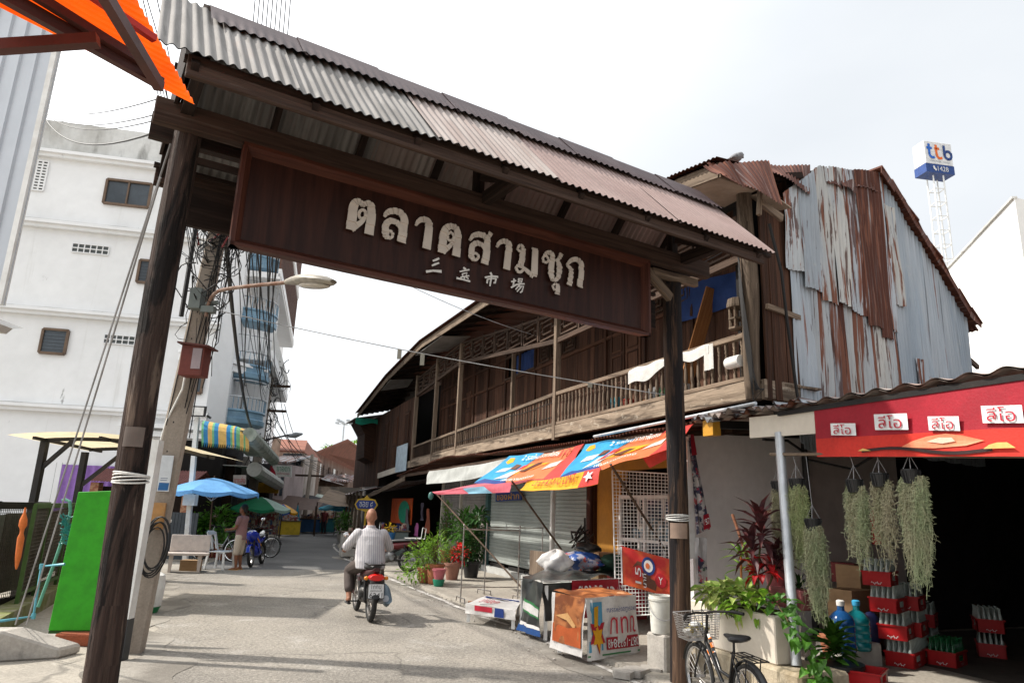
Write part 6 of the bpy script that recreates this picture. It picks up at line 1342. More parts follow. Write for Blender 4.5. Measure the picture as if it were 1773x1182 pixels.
for s_, u0, v0, u1, v1, m in (('087-1933848', .37, .16, .95, .30, WHP), ('ขนม', .42, .38, .92, .66, REDP), ('เพชรเมืองสุพรรณ', .36, .72, .96, .84, PNVY)):
 m_ = MB(); text_on(m_, s_, fR, u0, v0, u1, v1, .03, rot=180); m_.build('sign_lettering', m, ta, weld=False)
C1 = G(925, 1112, 0) + V((.10, .0, .03)); RV1 = V((.80, .6, 0)).normalized() * 1.75; LV1 = SU * .75
tb = table('covered_table', C1, RV1, LV1, .72, 'table behind the nearest one under crumpled black vinyl with a green white strip');
legs(tb, [C1 + V((.05, .06, 0)), C1 + RV1 * .95, C1 + LV1 * .95, C1 + RV1 * .95 + LV1 * .9], .7, WHITE)
mb = MB(); fn = bilin(C1 + V((0, 0, .72)), C1 + RV1 + V((0, 0, .74)), C1 + RV1 + LV1 + V((0, 0, .78)), C1 + LV1 + V((0, 0, .76)), -.06, .05, 8); mb.grid(fn, 26, 18); mb.build('top_sheet', VINB, tb, smooth=True)
fB = drape(tb, C1 + LV1, C1, .10, .74, VINB, 'side_drape', 9, outL, .035); region(tb, fB, [(.22, .34), (.98, .22), (.98, .46), (.24, .60)], VING, .012, 'green_strip', 6); region(tb, fB, [(.26, .38), (.95, .26), (.95, .42), (.28, .54)], VINW, .018, 'white_strip', 6); region(tb, fB, [(.0, -.12), (1, -.08), (1, .04), (.05, .04)], VINN, .01, 'blue_hem', 6); region(tb, fB, [(.1, .02), (1, .04), (1, .10), (.1, .1)], VINW, .014, 'white_hem', 6)
fF = drape(tb, C1, C1 + RV1, .25, .73, VINB, 'front_drape', 2, outR, .03); m = MB(); m.grid(lambda i, j: fF(lerp(.28, 1.12, i), lerp(.0, 1.04, j)) + NOFF(fF) * .015, 16, 8); m.build('red_sheet', VINR, tb, smooth=True)
for s_, u0, v0, u1, v1 in (('รสเข้ม', .34, .25, .62, .9), ('รสดี', .68, .2, .98, .85)):
 m_ = MB(); text_on(m_, s_, fF, u0, v0, u1, v1, .045, rot=180); m_.build('sheet_lettering', WHP, tb, weld=False)
mb = MB(); mb.tube([fF(k / 12, 1.03) + V((0, 0, .012)) for k in range(13)], .008, 5); mb.build('white_cord', CABLEW, tb)
def crumple(name, c, rx, ry, rz, m, lab, cat, seed, vo=0):
 rr_ = random.Random(seed); ph = [rr_.uniform(0, 6) for _ in range(6)]; mb = MB(); n1, n2 = 26, 14; rings = []
 for i in range(n2 + 1):
  e = -math.pi / 2 + math.pi * i / n2; rg = []
  for k in range(n1):
   a = 6.283 * k / n1; q = 1 + .16 * math.sin(3 * a + ph[0] + 2 * e) + .12 * math.sin(5 * a - 3 * e + ph[1]) + .08 * math.sin(9 * a + 5 * e + ph[2]) + rr_.uniform(-.05, .05)
   rg.append(V(c) + V((rx * q * math.cos(a) * max(math.cos(e), .03), ry * q * math.sin(a) * max(math.cos(e), .03), rz * (math.sin(e) * (1 + .15 * math.sin(4 * a + ph[3])) + 1))))
  rings.append(rg)
 mb.skin(rings); return setp(mb.build(name, m, smooth=True, base=c), lab, cat)
PLB_ = mat('clear_bag', (.70, .68, .66), (.6, .58, .56), rough=.25, trans=.35, var=.1, fine=9, bump=.6, bsc=12, spec=.6)
zt = .80
p = P(962, 1010, 11.2); crumple('plastic_bag', V((p.x, p.y, zt)), .24, .2, .17, PLB_, 'milky clear plastic bag bulging on the black vinyl table', 'plastic bag', 5)
p = P(1000, 1005, 11.6); crumple('goods_bundle', V((p.x, p.y, zt + .02)), .42, .25, .14, mat('blue_wrap', (.02, .07, .25), (.30, .30, .36), sc_=(6, 6, 6), lo=.5, hi=.56, rough=.35, var=.15, bump=.4, layers=[((.5, .06, .03), (5, 5, 5), .6, .64, .9)]), 'bundle of goods in blue and red printed wrapping on the covered table', 'bundle', 6)
p = P(1015, 975, 11.9); crumple('black_cloth', V((p.x, p.y, 1.08)), .2, .16, .09, VINB, 'crumpled black cloth on top of the blue bundle', 'cloth', 7)
p = P(1062, 1000, 11.7); crumple('dark_bundle', V((p.x, p.y, zt)), .3, .22, .14, cloth('dark_green_cloth', (.02, .06, .04)), 'dark green cloth bundle at the right end of the covered table', 'bundle', 8)
p = P(930, 1030, 11.4); mb = MB(); mb.box(V((p.x, p.y, .75)), .05, .4, .36, GD, -GN); setp(mb.build('leaning_board', W_GREY, base=p), 'weathered board standing on edge at the left end of the covered table', 'board')
p = P(1040, 985, 12.4); mb = MB(); mb.box(V((p.x, p.y, .08)), .34, .3, 1.0, GD, -GN); setp(mb.build('carton', mat('beige_box', (.50, .36, .20), (.44, .32, .18), rough=.8, var=.08), base=p), 'tall beige carton behind the covered table', 'box')
p = P(1085, 975, 12.0); mb = MB(); mb.box(V((p.x, p.y, .08)), .6, .3, .88, GD, -GN); mb.box(V((p.x, p.y, .97)), .62, .32, .05, GD, -GN); setp(mb.build('display_box', paint('display_red', (.33, .03, .035)), base=p), 'red display box behind the white wire grid', 'box')
mb = MB(); c = P(1012, 935, 13.2)
for k in range(9): mb.tube([c + V((R.uniform(-.1, .1), 0, R.uniform(-.25, .3))), c + V((R.uniform(-.35, .1), R.uniform(-.2, .1), R.uniform(-.2, .35))), c + V((R.uniform(-.4, .3), R.uniform(-.2, .1), R.uniform(-.3, .3)))], R.uniform(.012, .03), 6)
mb.tube([c + V((.02, 0, -.9)), c + V((.0, 0, .4))], .02, 6); mb.ell(c + V((.12, 0, -.16)), V((.2, 0, 0)), V((0, .1, 0)), V((0, 0, .1))); setp(mb.build('bent_stand', BLACKM), 'black tangled metal stand between the shutter and the yellow wall', 'stand')
mb = MB(); c = P(1022, 850, 13.6)
mb.lathe(V((c.x, c.y, .08)), [(.1, 0), (.1, .3), (.07, .34), (.07, 1.1), (.1, 1.14), (.1, 1.2), (.075, 1.24), (.075, 2.5)], 12); setp(mb.build('dark_column', DARKBR, smooth=True), 'dark brown turned column beside the yellow shop wall', 'column')
grd = thing('wire_grid', P(1105, 1060, 10.8), 'tall white wire display grid standing beside the right gate post', 'display grid')
ga, gb, gc_, gd_ = P(1068, 1066, 10.9), P(1158, 1062, 10.5), P(1158, 820, 10.5), P(1060, 814, 10.9); fg = bilin(ga, gb, gc_, gd_)
mb = MB(); mb.tube([ga - V((0, 0, .3)), gd_], .013, 6); mb.tube([gb - V((0, 0, .3)), gc_], .013, 6); mb.tube([ga, gb], .01, 6); mb.tube([gd_, gc_], .01, 6); mb.build('frame', WHITE, grd)
mb = MB()
for k in range(1, 16): mb.tube([fg(k / 16, 0), fg(k / 16, 1)], .0045, 4)
for k in range(1, 40): mb.tube([fg(0, k / 40), fg(1, k / 40)], .0045, 4)
mb.build('wires', WHITE, grd)
rs = thing('red_sheet', P(1115, 990, 10.5), 'red printed price sheet reading 15 sideways, tied to the white wire grid', 'banner')
fs = bilin(P(1076, 1010, 10.75), P(1162, 1034, 10.4), P(1162, 968, 10.4), P(1074, 944, 10.75), 0, .012, 2); RSM = mat('red_sheet_print', (.46, .02, .02), (.58, .12, .03), sc_=(2.2, 2.2, 2.2), lo=.42, hi=.62, rough=.45, var=.06, bump=.05, thin=.15)
mb = MB(); mb.grid(fs, 14, 8); mb.build('cloth', RSM, rs, smooth=True)
region(rs, fs, [(.0, .02), (.03, .02), (.03, .98), (0, .98)], WHP, .006, 'white_edge')
region(rs, fs, [(.24, .52), (.36, .62), (.46, .58), (.44, .12), (.7, .06), (.74, .3), (.6, .35), (.6, .6), (.45, .72), (.34, .72)], PBRN, .008, 'brown_splash')
def disc(cu, cv, ru, rv, n_=20, st=0): return [(cu + ru * math.cos(6.283 * k / n_), cv + rv * math.sin(6.283 * k / n_)) for k in range(n_)]
region(rs, fs, disc(.56, .66, .13, .24), PNVY, .012, 'round_print'); region(rs, fs, disc(.56, .66, .085, .16), WHP, .015, 'round_print'); region(rs, fs, disc(.545, .66, .04, .08), PORG, .018, 'round_print'); region(rs, fs, disc(.80, .36, .11, .19), PRED2, .012, 'red_disc')
for s_, u0, v0, u1, v1, m in (('15', .30, .14, .42, .56, WHP), ('นาที', .44, .08, .52, .44, WHP)):
 m_ = MB(); text_on(m_, s_, fs, u0, v0, u1, v1, .028, rot=90); m_.build('sheet_lettering', m, rs, weld=False)
m_ = MB(); text_on(m_, 'Y', fs, .76, .27, .84, .46, .03, rot=0); m_.build('sheet_lettering', WHP, rs, weld=False)
cab = thing('glass_cabinet', S(3.6, .5, .08), 'white framed glass cabinet inside the shop behind the wire grid', 'cabinet')
mb = MB()
for t in (2.75, 3.5, 4.3):
 for n_ in (.55, .95): mb.beam(S(t, n_, .08), S(t, n_, 2.05), .05, .05, up=SU)
for z in (.6, 1.3, 2.03):
 for n_ in (.55, .95): mb.beam(S(2.75, n_, z), S(4.3, n_, z), .04, .05)
mb.build('frame', WHITE, cab)
mb = MB(); mb.prism([S(2.75, .95, .1), S(4.3, .95, .1), S(4.3, .95, 2.0), S(2.75, .95, 2.0)], SN * .01); mb.build('pane', GLASSD, cab)
for k in range(14): mb = MB(); mb.box(S(2.82 + (k % 7) * .2, .75, .62 if k < 7 else 1.32), .12, .16, R.uniform(.12, .4), SU, SN); mb.build('stock_box', mat('mixed_stock', (.10, .16, .20), (.28, .26, .22), sc_=(9, 9, 9), lo=.45, hi=.55, rough=.6, var=.3, bump=0), cab)
lb = thing('low_bench', G(845, 1060, .03), 'low bench draped with white vinyl printed in red beside the kerb', 'bench')
a, b, c, d = [G(*q, .30) for q in ((806, 1044), (893, 1056), (905, 1038), (838, 1032))]
mb = MB(); fn = bilin(a, b, c, d, 0, .012, 3); mb.grid(fn, 14, 8); mb.build('top_sheet', VINW, lb, smooth=True)
fv = bilin(a - V((0, 0, .14)), b - V((0, 0, .14)), b, a, 0, .012, 3); mb = MB(); mb.grid(fv, 14, 4); mb.build('front_drape', VINW, lb, smooth=True)
region(lb, fn, [(.25, .1), (.5, .1), (.5, .5), (.25, .5)], VINW, .006); m_ = MB(); text_on(m_, 'สามชุก', fn, .16, .12, .56, .6, .012); m_.build('sign_lettering', REDP, lb, weld=False)
region(lb, fn, [(.1, .8), (.95, .72), (.95, .8), (.1, .9)], PNVY, .01, 'navy_stripe'); region(lb, fv, [(.60, .05), (.78, .05), (.78, .95), (.60, .95)], PNVY, .01, 'navy_patch'); region(lb, fv, [(.2, .4), (.55, .4), (.55, .95), (.2, .95)], REDP, .01, 'red_patch')
legs(lb, [V((p.x, p.y, .03)) for p in (a.lerp(c, .06), b.lerp(d, .06), c.lerp(a, .08), d.lerp(b, .08))], .26, WHITE)
mb = MB(); q = G(820, 1055, .03); mb.box(q, .2, .1, .14); setp(mb.build('loose_brick', BRICK, base=q), 'loose red brick under the low white bench', 'brick')
for k in range(9):
 q = G(R.uniform(1060, 1150), R.uniform(1120, 1172), .02); mb = MB(); mb.prism([q + V((R.uniform(.1, .22) * math.cos(a), R.uniform(.1, .2) * math.sin(a), 0)) for a in (0, 1.2, 2.4, 3.6, 5)], UP * R.uniform(.03, .07)); setp(mb.build('broken_slab', CONC, base=q), 'broken piece of concrete slab lying behind the tables near the right post', 'rubble', 'broken slabs by the right post')
# pots and bushes before the brown shutters
def potbush(x, y, z, pr, ph, pm, lab, fills, Y=None):
 c = G(x, y, .07); r = thing('potted_plant', c, lab, 'potted plant', 'potted plants before the shutters'); mb = MB(); mb.lathe(c, [(pr * .7, 0), (pr, ph * .85), (pr * 1.1, ph * .86), (pr * 1.1, ph), (pr * .9, ph)], 16); mb.build('pot', pm, r, smooth=True)
 for (dx, dy, dz, rx, rz, n_, L_, W_, m, st) in fills:
  q = c + V((dx, dy, dz)); mb = MB(); clump(mb, q, rx, rx, rz, n_, L_, W_, .3)
  mb.build('leaves', m, r)
  mb = MB(); stems(mb, c + V((0, 0, ph)), [q + V((R.uniform(-rx, rx) * .6, R.uniform(-rx, rx) * .5, R.uniform(-.2, .8) * rz)) for _ in range(st)], .008); mb.build('stem', STEM, r)
potbush(735, 1008, 0, .17, .32, TERRA, 'leftmost low terracotta pot with a spreading light green bush', [(-.05, 0, .55, .42, .42, 330, .11, .05, LF3, 10), (-.2, -.1, .22, .42, .2, 150, .10, .06, LF3, 3)])
potbush(752, 1010, 0, .2, .42, TERRA, 'terracotta pot with fine grassy yellow green shoots', [(0, 0, .75, .26, .36, 260, .18, .022, LF3, 12)])
potbush(772, 975, 0, .2, .4, TERRA, 'tall bush with small bright leaves rising highest before the shutter', [(0, 0, 1.0, .34, .5, 520, .10, .05, LF1, 16), (-.05, 0, 1.65, .16, .25, 110, .09, .045, LF3, 5)])
potbush(782, 1003, 0, .19, .38, paint('dusty_terracotta', (.33, .16, .12)), 'dusty pink pot with a red leaved croton', [(-.0, 0, .55, .2, .2, 80, .12, .05, LF2, 4), (.16, -.05, .62, .17, .22, 90, .13, .06, LFRD, 4)])
potbush(805, 985, 0, .22, .4, BLACKP, 'big upright bush of long strap leaves beside the slanting pole', [(0, 0, 1.05, .32, .55, 230, .34, .075, LF1, 14), (.1, .1, .65, .28, .5, 420, .13, .09, LF1, 10)])
potbush(815, 1000, 0, .22, .4, BLACKP, 'dark broad leaved bush nearest the main roller shutter', [(0, 0, .75, .27, .55, 460, .12, .09, LF2, 12), (.1, .1, 1.45, .2, .2, 60, .24, .14, LF2, 6)])
c = G(759, 1014, .07); r = thing('nested_pots', c, 'small pink plastic pot set on a green one in front of the terracotta pots', 'pots'); mb = MB(); mb.lathe(c, [(.10, 0), (.13, .12), (.13, .14)], 14); mb.build('green_pot', paint('pot_green', (.02, .22, .13)), r, smooth=True); mb = MB(); mb.lathe(c + V((0, 0, .14)), [(.10, 0), (.145, .18), (.155, .18), (.155, .22), (.13, .22)], 14); mb.build('pink_pot', paint('pot_pink', (.42, .12, .14)), r, smooth=True)
# further along on the right
mb = MB(); c = P(676, 884, 26); sp_ = thing('orange_signboard', c, 'orange sign panel with a green disc inside the far right shop', 'sign'); a, b = S(19.3, .45, 0), S(22.6, .45, 0)
fn = bilin(S(22.7, .4, .55), S(19.2, .4, .55), S(19.2, .4, 2.05), S(22.7, .4, 2.05)); mb = MB(); mb.prism([fn(0, .35), fn(1, .35), fn(1, 1), fn(0, 1)], SN * .03); mb.build('panel', paint('panel_orange', (.62, .10, .02)), sp_)
m = MB(); m.face([p + NOFF(fn) * .02 for p in [fn(*q) for q in disc(.66, .66, .26, .26 * 1.1)]]); m.build('green_disc', paint('disc_green', (.02, .32, .19)), sp_)
m = MB()
for k in range(3): m.face([fn(.05 + .0, -.0 + .1 * k) + NOFF(fn) * .03, fn(.4, .1 * k) + NOFF(fn) * .03, fn(.4, .05 + .1 * k) + NOFF(fn) * .03, fn(.05, .05 + .1 * k) + NOFF(fn) * .03])
m.build('notes', WHP, sp_)
def stall(x, y, w_, d_, h_, m, lab, cat='stall', goods=12, cols=None, z0=.07):
 c = G(x, y, z0); r = thing('market_table', c, lab, cat, 'market tables along the street'); mb = MB(); mb.box(c, w_, d_, h_ - .06, SN, SU); mb.build('skirt', m, r, bevel=.01)
 mb = MB(); mb.box(c + V((0, 0, h_ - .05)), w_ + .1, d_ + .1, .04, SN, SU); mb.build('top', W_GREY, r)
 if goods:
  mb = MB()
  for k in range(goods): q = c + SN * R.uniform(-w_ / 2, w_ / 2) * .85 + SU * R.uniform(-d_ / 2, d_ / 2) * .8 + V((0, 0, h_)); s_ = R.uniform(.06, .16); mb.box(q, s_, s_, R.uniform(.06, .26), SN, SU)
  mb.build('goods', cols or MIXG, r)
MIXG = mat('mixed_goods', (.25, .05, .05), (.42, .36, .28), sc_=(7, 7, 7), lo=.46, hi=.54, rough=.7, var=.3, bump=0, layers=[((.05, .10, .25), (5, 5, 5), .55, .58, .9), ((.45, .30, .05), (6, 6, 6), .6, .63, .9)])
stall(628, 962, 1.5, .6, .8, CONC, 'pale stone topped table at the kerb ahead of the rider', goods=5)
stall(676, 960, 1.0, .8, .85, paint('cart_grey', (.22, .27, .26)), 'grey cart with a blue tub of yellow flowers beside the rider', goods=6)
fl = thing('flower_tub', P(675, 918, 24), 'small bunch of yellow flowers in a blue tub on the grey cart', 'flowers'); c = P(675, 922, 24.2)
mb = MB(); mb.lathe(c - V((0, 0, .25)), [(.16, 0), (.2, .24), (.2, .26)], 12); mb.build('tub', paint('tub_blue', (.05, .2, .45)), fl, smooth=True); mb = MB(); clump(mb, c + V((0, 0, .16)), .2, .2, .12, 60, .1, .07, .1); mb.build('blooms', paint('bloom_yellow', (.80, .52, .02)), fl)
c = G(592, 938, .07); r = thing('kerb_plant', c, 'dark green potted bush at the kerb in the distance', 'plant'); mb = MB(); mb.lathe(c, [(.2, 0), (.28, .35), (.28, .4)], 12); mb.build('pot', CONC, r); mb = MB(); clump(mb, c + V((0, 0, .85)), .42, .42, .5, 420, .16, .08, .3); mb.build('leaves', LF1, r)
mb = MB(); hangs = []
for k, (x, y, L_, W_, m, lab) in enumerate(((722, 905, .45, .22, cloth('bag_pink', (.42, .12, .30)), 'pink bag hanging in the dark shop doorway'), (705, 880, .9, .35, cloth('apparel_grey', (.16, .15, .16)), 'grey garments hanging in the dark shop doorway'), (742, 880, .8, .3, cloth('apparel_rust', (.22, .06, .03)), 'rust coloured garment hanging by the brown shutter'), (732, 870, .6, .2, cloth('apparel_dark', (.06, .05, .07)), 'dark garment hanging high in the shop doorway'), (690, 905, .7, .3, cloth('apparel_navy', (.03, .04, .14)), 'navy and red cloth hanging behind the grey cart'))):
 p = PN(x, y, .3); fn = bilin(p - SU * -W_ - V((0, 0, L_)), p - SU * W_ - V((0, 0, L_)), p - SU * W_ * .6, p + SU * W_ * .6, 0, .04, k); mb = MB(); mb.grid(fn, 10, 8); setp(mb.build('hanging_cloth', m, smooth=True), lab, 'hanging goods')
ss = thing('street_sign', P(634, 873, 29), 'ornate blue street name sign with gold frame on a short post', 'sign'); c = P(634, 873, 28); sx, sz = V((.98, .1, 0)), UP
def SSF(a, b, o=0): return c + sx * a + UP * b - V((0, 1, 0)) * o
GOLD = paint('sign_gold', (.60, .38, .04));
mb = MB(); mb.prism([SSF(a, b) for a, b in ((-.46, 0), (-.34, .2), (-.1, .24), (0, .36), (.1, .24), (.34, .2), (.46, 0), (.34, -.2), (.1, -.24), (0, -.3), (-.1, -.24), (-.34, -.2))], V((0, .04, 0))); mb.build('frame', GOLD, ss)
mb = MB(); mb.prism([SSF(a, b, .02) for a, b in ((-.40, 0), (-.30, .16), (.30, .16), (.40, 0), (.30, -.16), (-.30, -.16))], V((0, .015, 0))); mb.build('plate', paint('sign_blue', (.02, .05, .24)), ss)
m_ = MB(); text_on(m_, 'ซอย ๔', lambda u, v: SSF(lerp(-.26, .26, u), lerp(-.1, .12, v)), 0, 0, 1, 1, .03); m_.build('lettering', WHP, ss, weld=False)
mb = MB(); mb.cyl(V((c.x, c.y + .06, .07)), V((c.x, c.y + .06, c.z - .1)), .04); mb.build('post', GOLD, ss)
# parasols
def parasol(name, x, y, Y, rad_, drop, h0, mats, lab, base=None, gores=8, tilt=0):
 c = P(x, y, Y); r = thing(name, V((c.x, c.y, .02)), lab, 'parasol', 'open parasols on the street'); n_ = gores * 4; rings = 6; mb = MB(); ax = V((1, 0, 0)); ay = V((0, 1, tilt))
 def pt(i, k):
  a = 6.283 * k / n_; f_ = i / rings; sc_ = abs(math.sin(a * gores / 2)); rr_ = rad_ * f_ * (1 - .035 * sc_ * f_); z = -drop * (f_ ** 1.35) - .05 * sc_ * f_ * f_
  return c + ax * rr_ * math.cos(a) + ay * rr_ * math.sin(a) + V((0, 0, z))
 for i in range(rings):
  for k in range(n_):
   mb.m = (k // 4) % len(mats); mb.face([pt(i, k), pt(i, k + 1), pt(i + 1, k + 1), pt(i + 1, k)])
 for k in range(n_):
  mb.m = (k // 4) % len(mats); mb.face([pt(rings, k), pt(rings, k + 1), pt(rings, k + 1) - V((0, 0, .09 + .02 * math.sin(k * 1.57))), pt(rings, k) - V((0, 0, .09 + .02 * math.sin(k * 1.57 - 1.57)))])
 mb.build('canopy', mats, r, smooth=False)
 mb = MB()
 for k in range(gores): a = 6.283 * k / gores; mb.tube([pt(1, k * 4) - V((0, 0, .02)), pt(rings, k * 4) - V((0, 0, .015))], .008, 4); mb.tube([c - V((0, 0, drop + .25)), pt(3, k * 4) - V((0, 0, .02))], .007, 4)
 mb.build('ribs', GALV, r)
 mb = MB(); b = base or V((c.x, c.y, .02)); mb.cyl(V((b.x, b.y, .02)), c + V((0, 0, .04)), .022, .018); mb.build('pole', W_LAT, r); return r
PB1 = cloth('parasol_blue', (.16, .40, .74), thin=.35); PG1 = cloth('parasol_green', (.01, .16, .07), thin=.3); PG2 = cloth('parasol_green_sunlit', (.38, .52, .46), thin=.3); PT1 = cloth('parasol_turquoise', (.05, .36, .52), thin=.35); PTW = cloth('parasol_turquoise_pale', (.12, .46, .60), thin=.35)  # pale green imitates sunlit gores on the green parasol
parasol('street_parasol', 371, 827, 18.6, 1.2, .34, 2.3, [PB1], 'large light blue parasol over the stone bench', G(359, 972, .02))
parasol('street_parasol', 453, 860, 25.5, 1.08, .40, 2, [PG1, PG1, PG1, PG2], 'green parasol with some gores painted pale as sunlit behind the standing man')
parasol('street_parasol', 490, 872, 34, .75, .36, 2, [PYEL, PRED, cloth('parasol_blue2', (.03, .1, .4)), PYEL], 'small yellow red and blue parasol beyond the green one')
parasol('street_parasol', 583, 871, 41, 1.0, .28, 2, [PT1, PTW], 'turquoise parasol over the stalls at the end of the street')
c = P(514, 892, 40); r = thing('closed_parasol', c, 'closed teal parasol standing among the far stalls', 'parasol'); mb = MB(); mb.loft([(c + V((0, 0, z)), V((q, 0, 0)), V((0, q, 0))) for z, q in ((-.75, .18), (-.7, .26), (-.2, .18), (.35, .06), (.6, .02))], 10); mb.build('cloth', cloth('parasol_teal', (.02, .20, .28)), r, smooth=True); mb = MB(); mb.cyl(V((c.x, c.y, 0)), c + V((0, 0, .7)), .025); mb.build('pole', W_LAT, r)
# left pavement: bench, chair, plants, awnings
STONE = mat('terrazzo', (.52, .45, .40), (.44, .38, .34), sc_=(9, 9, 9), rough=.7, var=.1, fine=60, bump=.08)
bh = thing('stone_bench', G(315, 988, 0), 'pale terrazzo bench with a high slab back under the blue parasol', 'bench'); a, b = G(279, 992, .0), G(358, 992, .0); d = (b - a).normalized(); e = d.cross(UP) * -1
L_ = (b - a).length
mb = MB(); mb.hexa([a + V((0, 0, .40)), b + V((0, 0, .40)), b + e * .42 + V((0, 0, .40)), a + e * .42 + V((0, 0, .40)), a + V((0, 0, .46)), b + V((0, 0, .46)), b + e * .42 + V((0, 0, .46)), a + e * .42 + V((0, 0, .46))]); mb.build('seat', STONE, bh, bevel=.01)
mb = MB(); a2, b2 = a + d * .1 + e * .38, b + e * .38; mb.hexa([a2 + V((0, 0, .47)), b2 + V((0, 0, .47)), b2 + e * .06 + V((0, 0, .47)), a2 + e * .06 + V((0, 0, .47)), a2 + e * .08 + V((0, 0, .86)), b2 + e * .08 + V((0, 0, .86)), b2 + e * .14 + V((0, 0, .86)), a2 + e * .14 + V((0, 0, .86))]); mb.build('backrest', STONE, bh, bevel=.01)
for k in (.16, .8): mb = MB(); p = a + d * L_ * k + e * .06; mb.hexa([p + d * x + e * y + V((0, 0, z)) for z, w_ in ((0, .05), (.40, .08)) for x, y in ((-w_ * .6, 0), (w_ * .6, 0), (w_ * .6, .34), (-w_ * .6, .34))]); mb.build('leg', STONE, bh)
ch = thing('plastic_chair', G(375, 992, 0), 'white plastic chair beside the terrazzo bench', 'chair'); c = G(378, 985, 0); fx = V((.97, -.2, 0)).normalized(); fy = fx.cross(UP) * -1
def CH(x, y, z): return c + fx * x + fy * y + V((0, 0, z))
mb = MB(); mb.prism([CH(-.2, -.21, .42), CH(.24, -.22, .42), CH(.24, .22, .42), CH(-.2, .21, .42)], UP * .03); mb.build('seat', WHITE, ch, bevel=.01)
mb = MB(); mb.prism([CH(-.21, -.2, .45), CH(-.34, -.19, .9), CH(-.37, -.1, .94), CH(-.37, .1, .94), CH(-.34, .19, .9), CH(-.21, .2, .45), CH(-.24, .12, .5), CH(-.32, .12, .84), CH(-.32, -.12, .84), CH(-.24, -.12, .5)], fx * .025); mb.beam(CH(-.24, 0, .48), CH(-.35, 0, .9), .06, .02, up=fx); mb.build('backrest', WHITE, ch)
for sx, sy in ((-.24, -.22), (-.24, .22), (.27, -.23), (.27, .23)): mb = MB(); mb.beam(CH(sx * 1.05, sy * 1.05, 0), CH(sx * .85, sy * .9, .43), .04, .05, up=fx); mb.build('leg', WHITE, ch)
c = G(346, 962, 0); mb = MB(); mb.box(c + V((0, 0, .42)), .5, .5, .04); mb.cyl(c, c + V((0, 0, .42)), .05); tbk = setp(mb.build('small_table', paint('table_red', (.16, .045, .03)), base=c), 'small reddish table behind the terrazzo bench', 'table')
mb = MB(); mb.box(c + V((0, 0, .9)), .2, .16, .1); setp(mb.build('blue_box', paint('box_blue', (.03, .2, .5)), base=c), 'blue box resting on the back of the terrazzo bench', 'box')
mb = MB(); q = G(318, 990, 0); mb.box(q + V((0, .35, 0)), .42, .3, .26); setp(mb.build('carton', CARDB, base=q), 'brown cardboard carton under the terrazzo bench', 'box')
def bush(x, y, Y, rx, rz, n_, L_, W_, m, lab, pot=True):
 c = P(x, y, Y); g_ = V((c.x, c.y, .02)); r = thing('foliage_plant', g_, lab, 'plant', 'potted plants on the left pavement'); mb = MB(); clump(mb, c, rx, rx, rz, n_, L_, W_, .3); mb.build('leaves', m, r); mb = MB(); stems(mb, g_, [c + V((R.uniform(-rx, rx) * .5, 0, R.uniform(-.3, .5) * rz)) for _ in range(6)], .014); mb.build('stem', STEM, r)
 mb = MB(); mb.lathe(g_, [(.2, 0), (.27, .3), (.28, .34)], 12); mb.build('pot', TERRA, r)
bush(337, 915, 22, .5, .4, 230, .26, .14, LF1, 'broad leaved bush left of the seated person'); bush(380, 910, 22.5, .4, .55, 220, .26, .13, LF1, 'broad leaved bush right of the parasol pole'); bush(392, 930, 21.5, .3, .35, 140, .22, .08, LF1, 'smaller bush in a pot beside the plastic chair'); bush(350, 868, 24, .2, .6, 130, .2, .06, LF3, 'tall thin shrub against the dark shopfront')
mb = MB(); a, b = P(284, 950, 20.5), P(336, 950, 20.5); a.z = b.z = .05
for k in range(9): p = a.lerp(b, (k + .5) / 9); mb.beam(p, p + V((0, 0, 1.28)), (b - a).length / 9 - .01, .03, up=V((0, -1, 0)))
setp(mb.build('slate_gate', mat('slate_paint', (.035, .042, .05), (.05, .058, .065), rough=.6, var=.12)), 'dark slate board gate behind the terrazzo bench', 'gate')
gpst = thing('gate_pillar', G(255, 1010, 0), 'white gate pillar with green ball cap behind the leaning concrete pole', 'pillar'); c = P(272, 900, 15.5); c.z = 0
mb = MB(); mb.box(c, .34, .34, 2.0); mb.box(c + V((0, 0, 1.2)), .44, .44, .06); mb.box(c + V((0, 0, 1.95)), .42, .42, .07); mb.build('pillar', WHITE, gpst, bevel=.01); mb = MB(); mb.lathe(c + V((0, 0, 2.02)), [(.16, 0), (.2, .05), (.12, .14), (.05, .2)], 12); mb.build('cap', paint('cap_green', (.06, .30, .14)), gpst, smooth=True)
c = G(247, 1060, 0); dm = thing('plastic_drum', c, 'white drum with a green base standing behind the concrete pole', 'drum'); mb = MB(); mb.lathe(c, [(.2, 0), (.24, .1)], 16); mb.build('base', paint('drum_green', (.02, .25, .09)), dm, smooth=True); mb = MB(); mb.lathe(c + V((0, 0, .1)), [(.24, 0), (.26, .3), (.24, .45), (.12, .52)], 16); mb.build('body', WHITE, dm, smooth=True)
c = P(334, 880, 18.4); fm = thing('floodlight_mast', V((c.x, c.y, 0)), 'white square mast with a small floodlight in front of the shopfront', 'floodlight'); c = V((c.x, c.y, 0)); ztop = P(345, 722, 18.4).z
mb = MB(); mb.beam(c, V((P(345, 722, 18.4).x - .05, 18.4, ztop)), .11, .11, up=V((0, 1, 0))); mb.build('mast', WHITE, fm); mb = MB(); mb.box(c + V((-.05, -.1, 1.55)), .3, .2, .28); mb.build('switch_box', WHITE, fm)
p = P(343, 721, 18.2); mb = MB(); mb.box(p, .36, .08, .28, V((1, 0, 0)), V((0, 1, .15))); mb.cyl(p + V((.2, .05, .05)), p + V((.3, .1, -.02)), .03); mb.build('housing', BLACKP, fm); mb = MB(); mb.box(p + V((0, -.045, .03)), .29, .012, .21); mb.build('lens', paint('lens_white', (.75, .75, .73), rough=.2), fm)
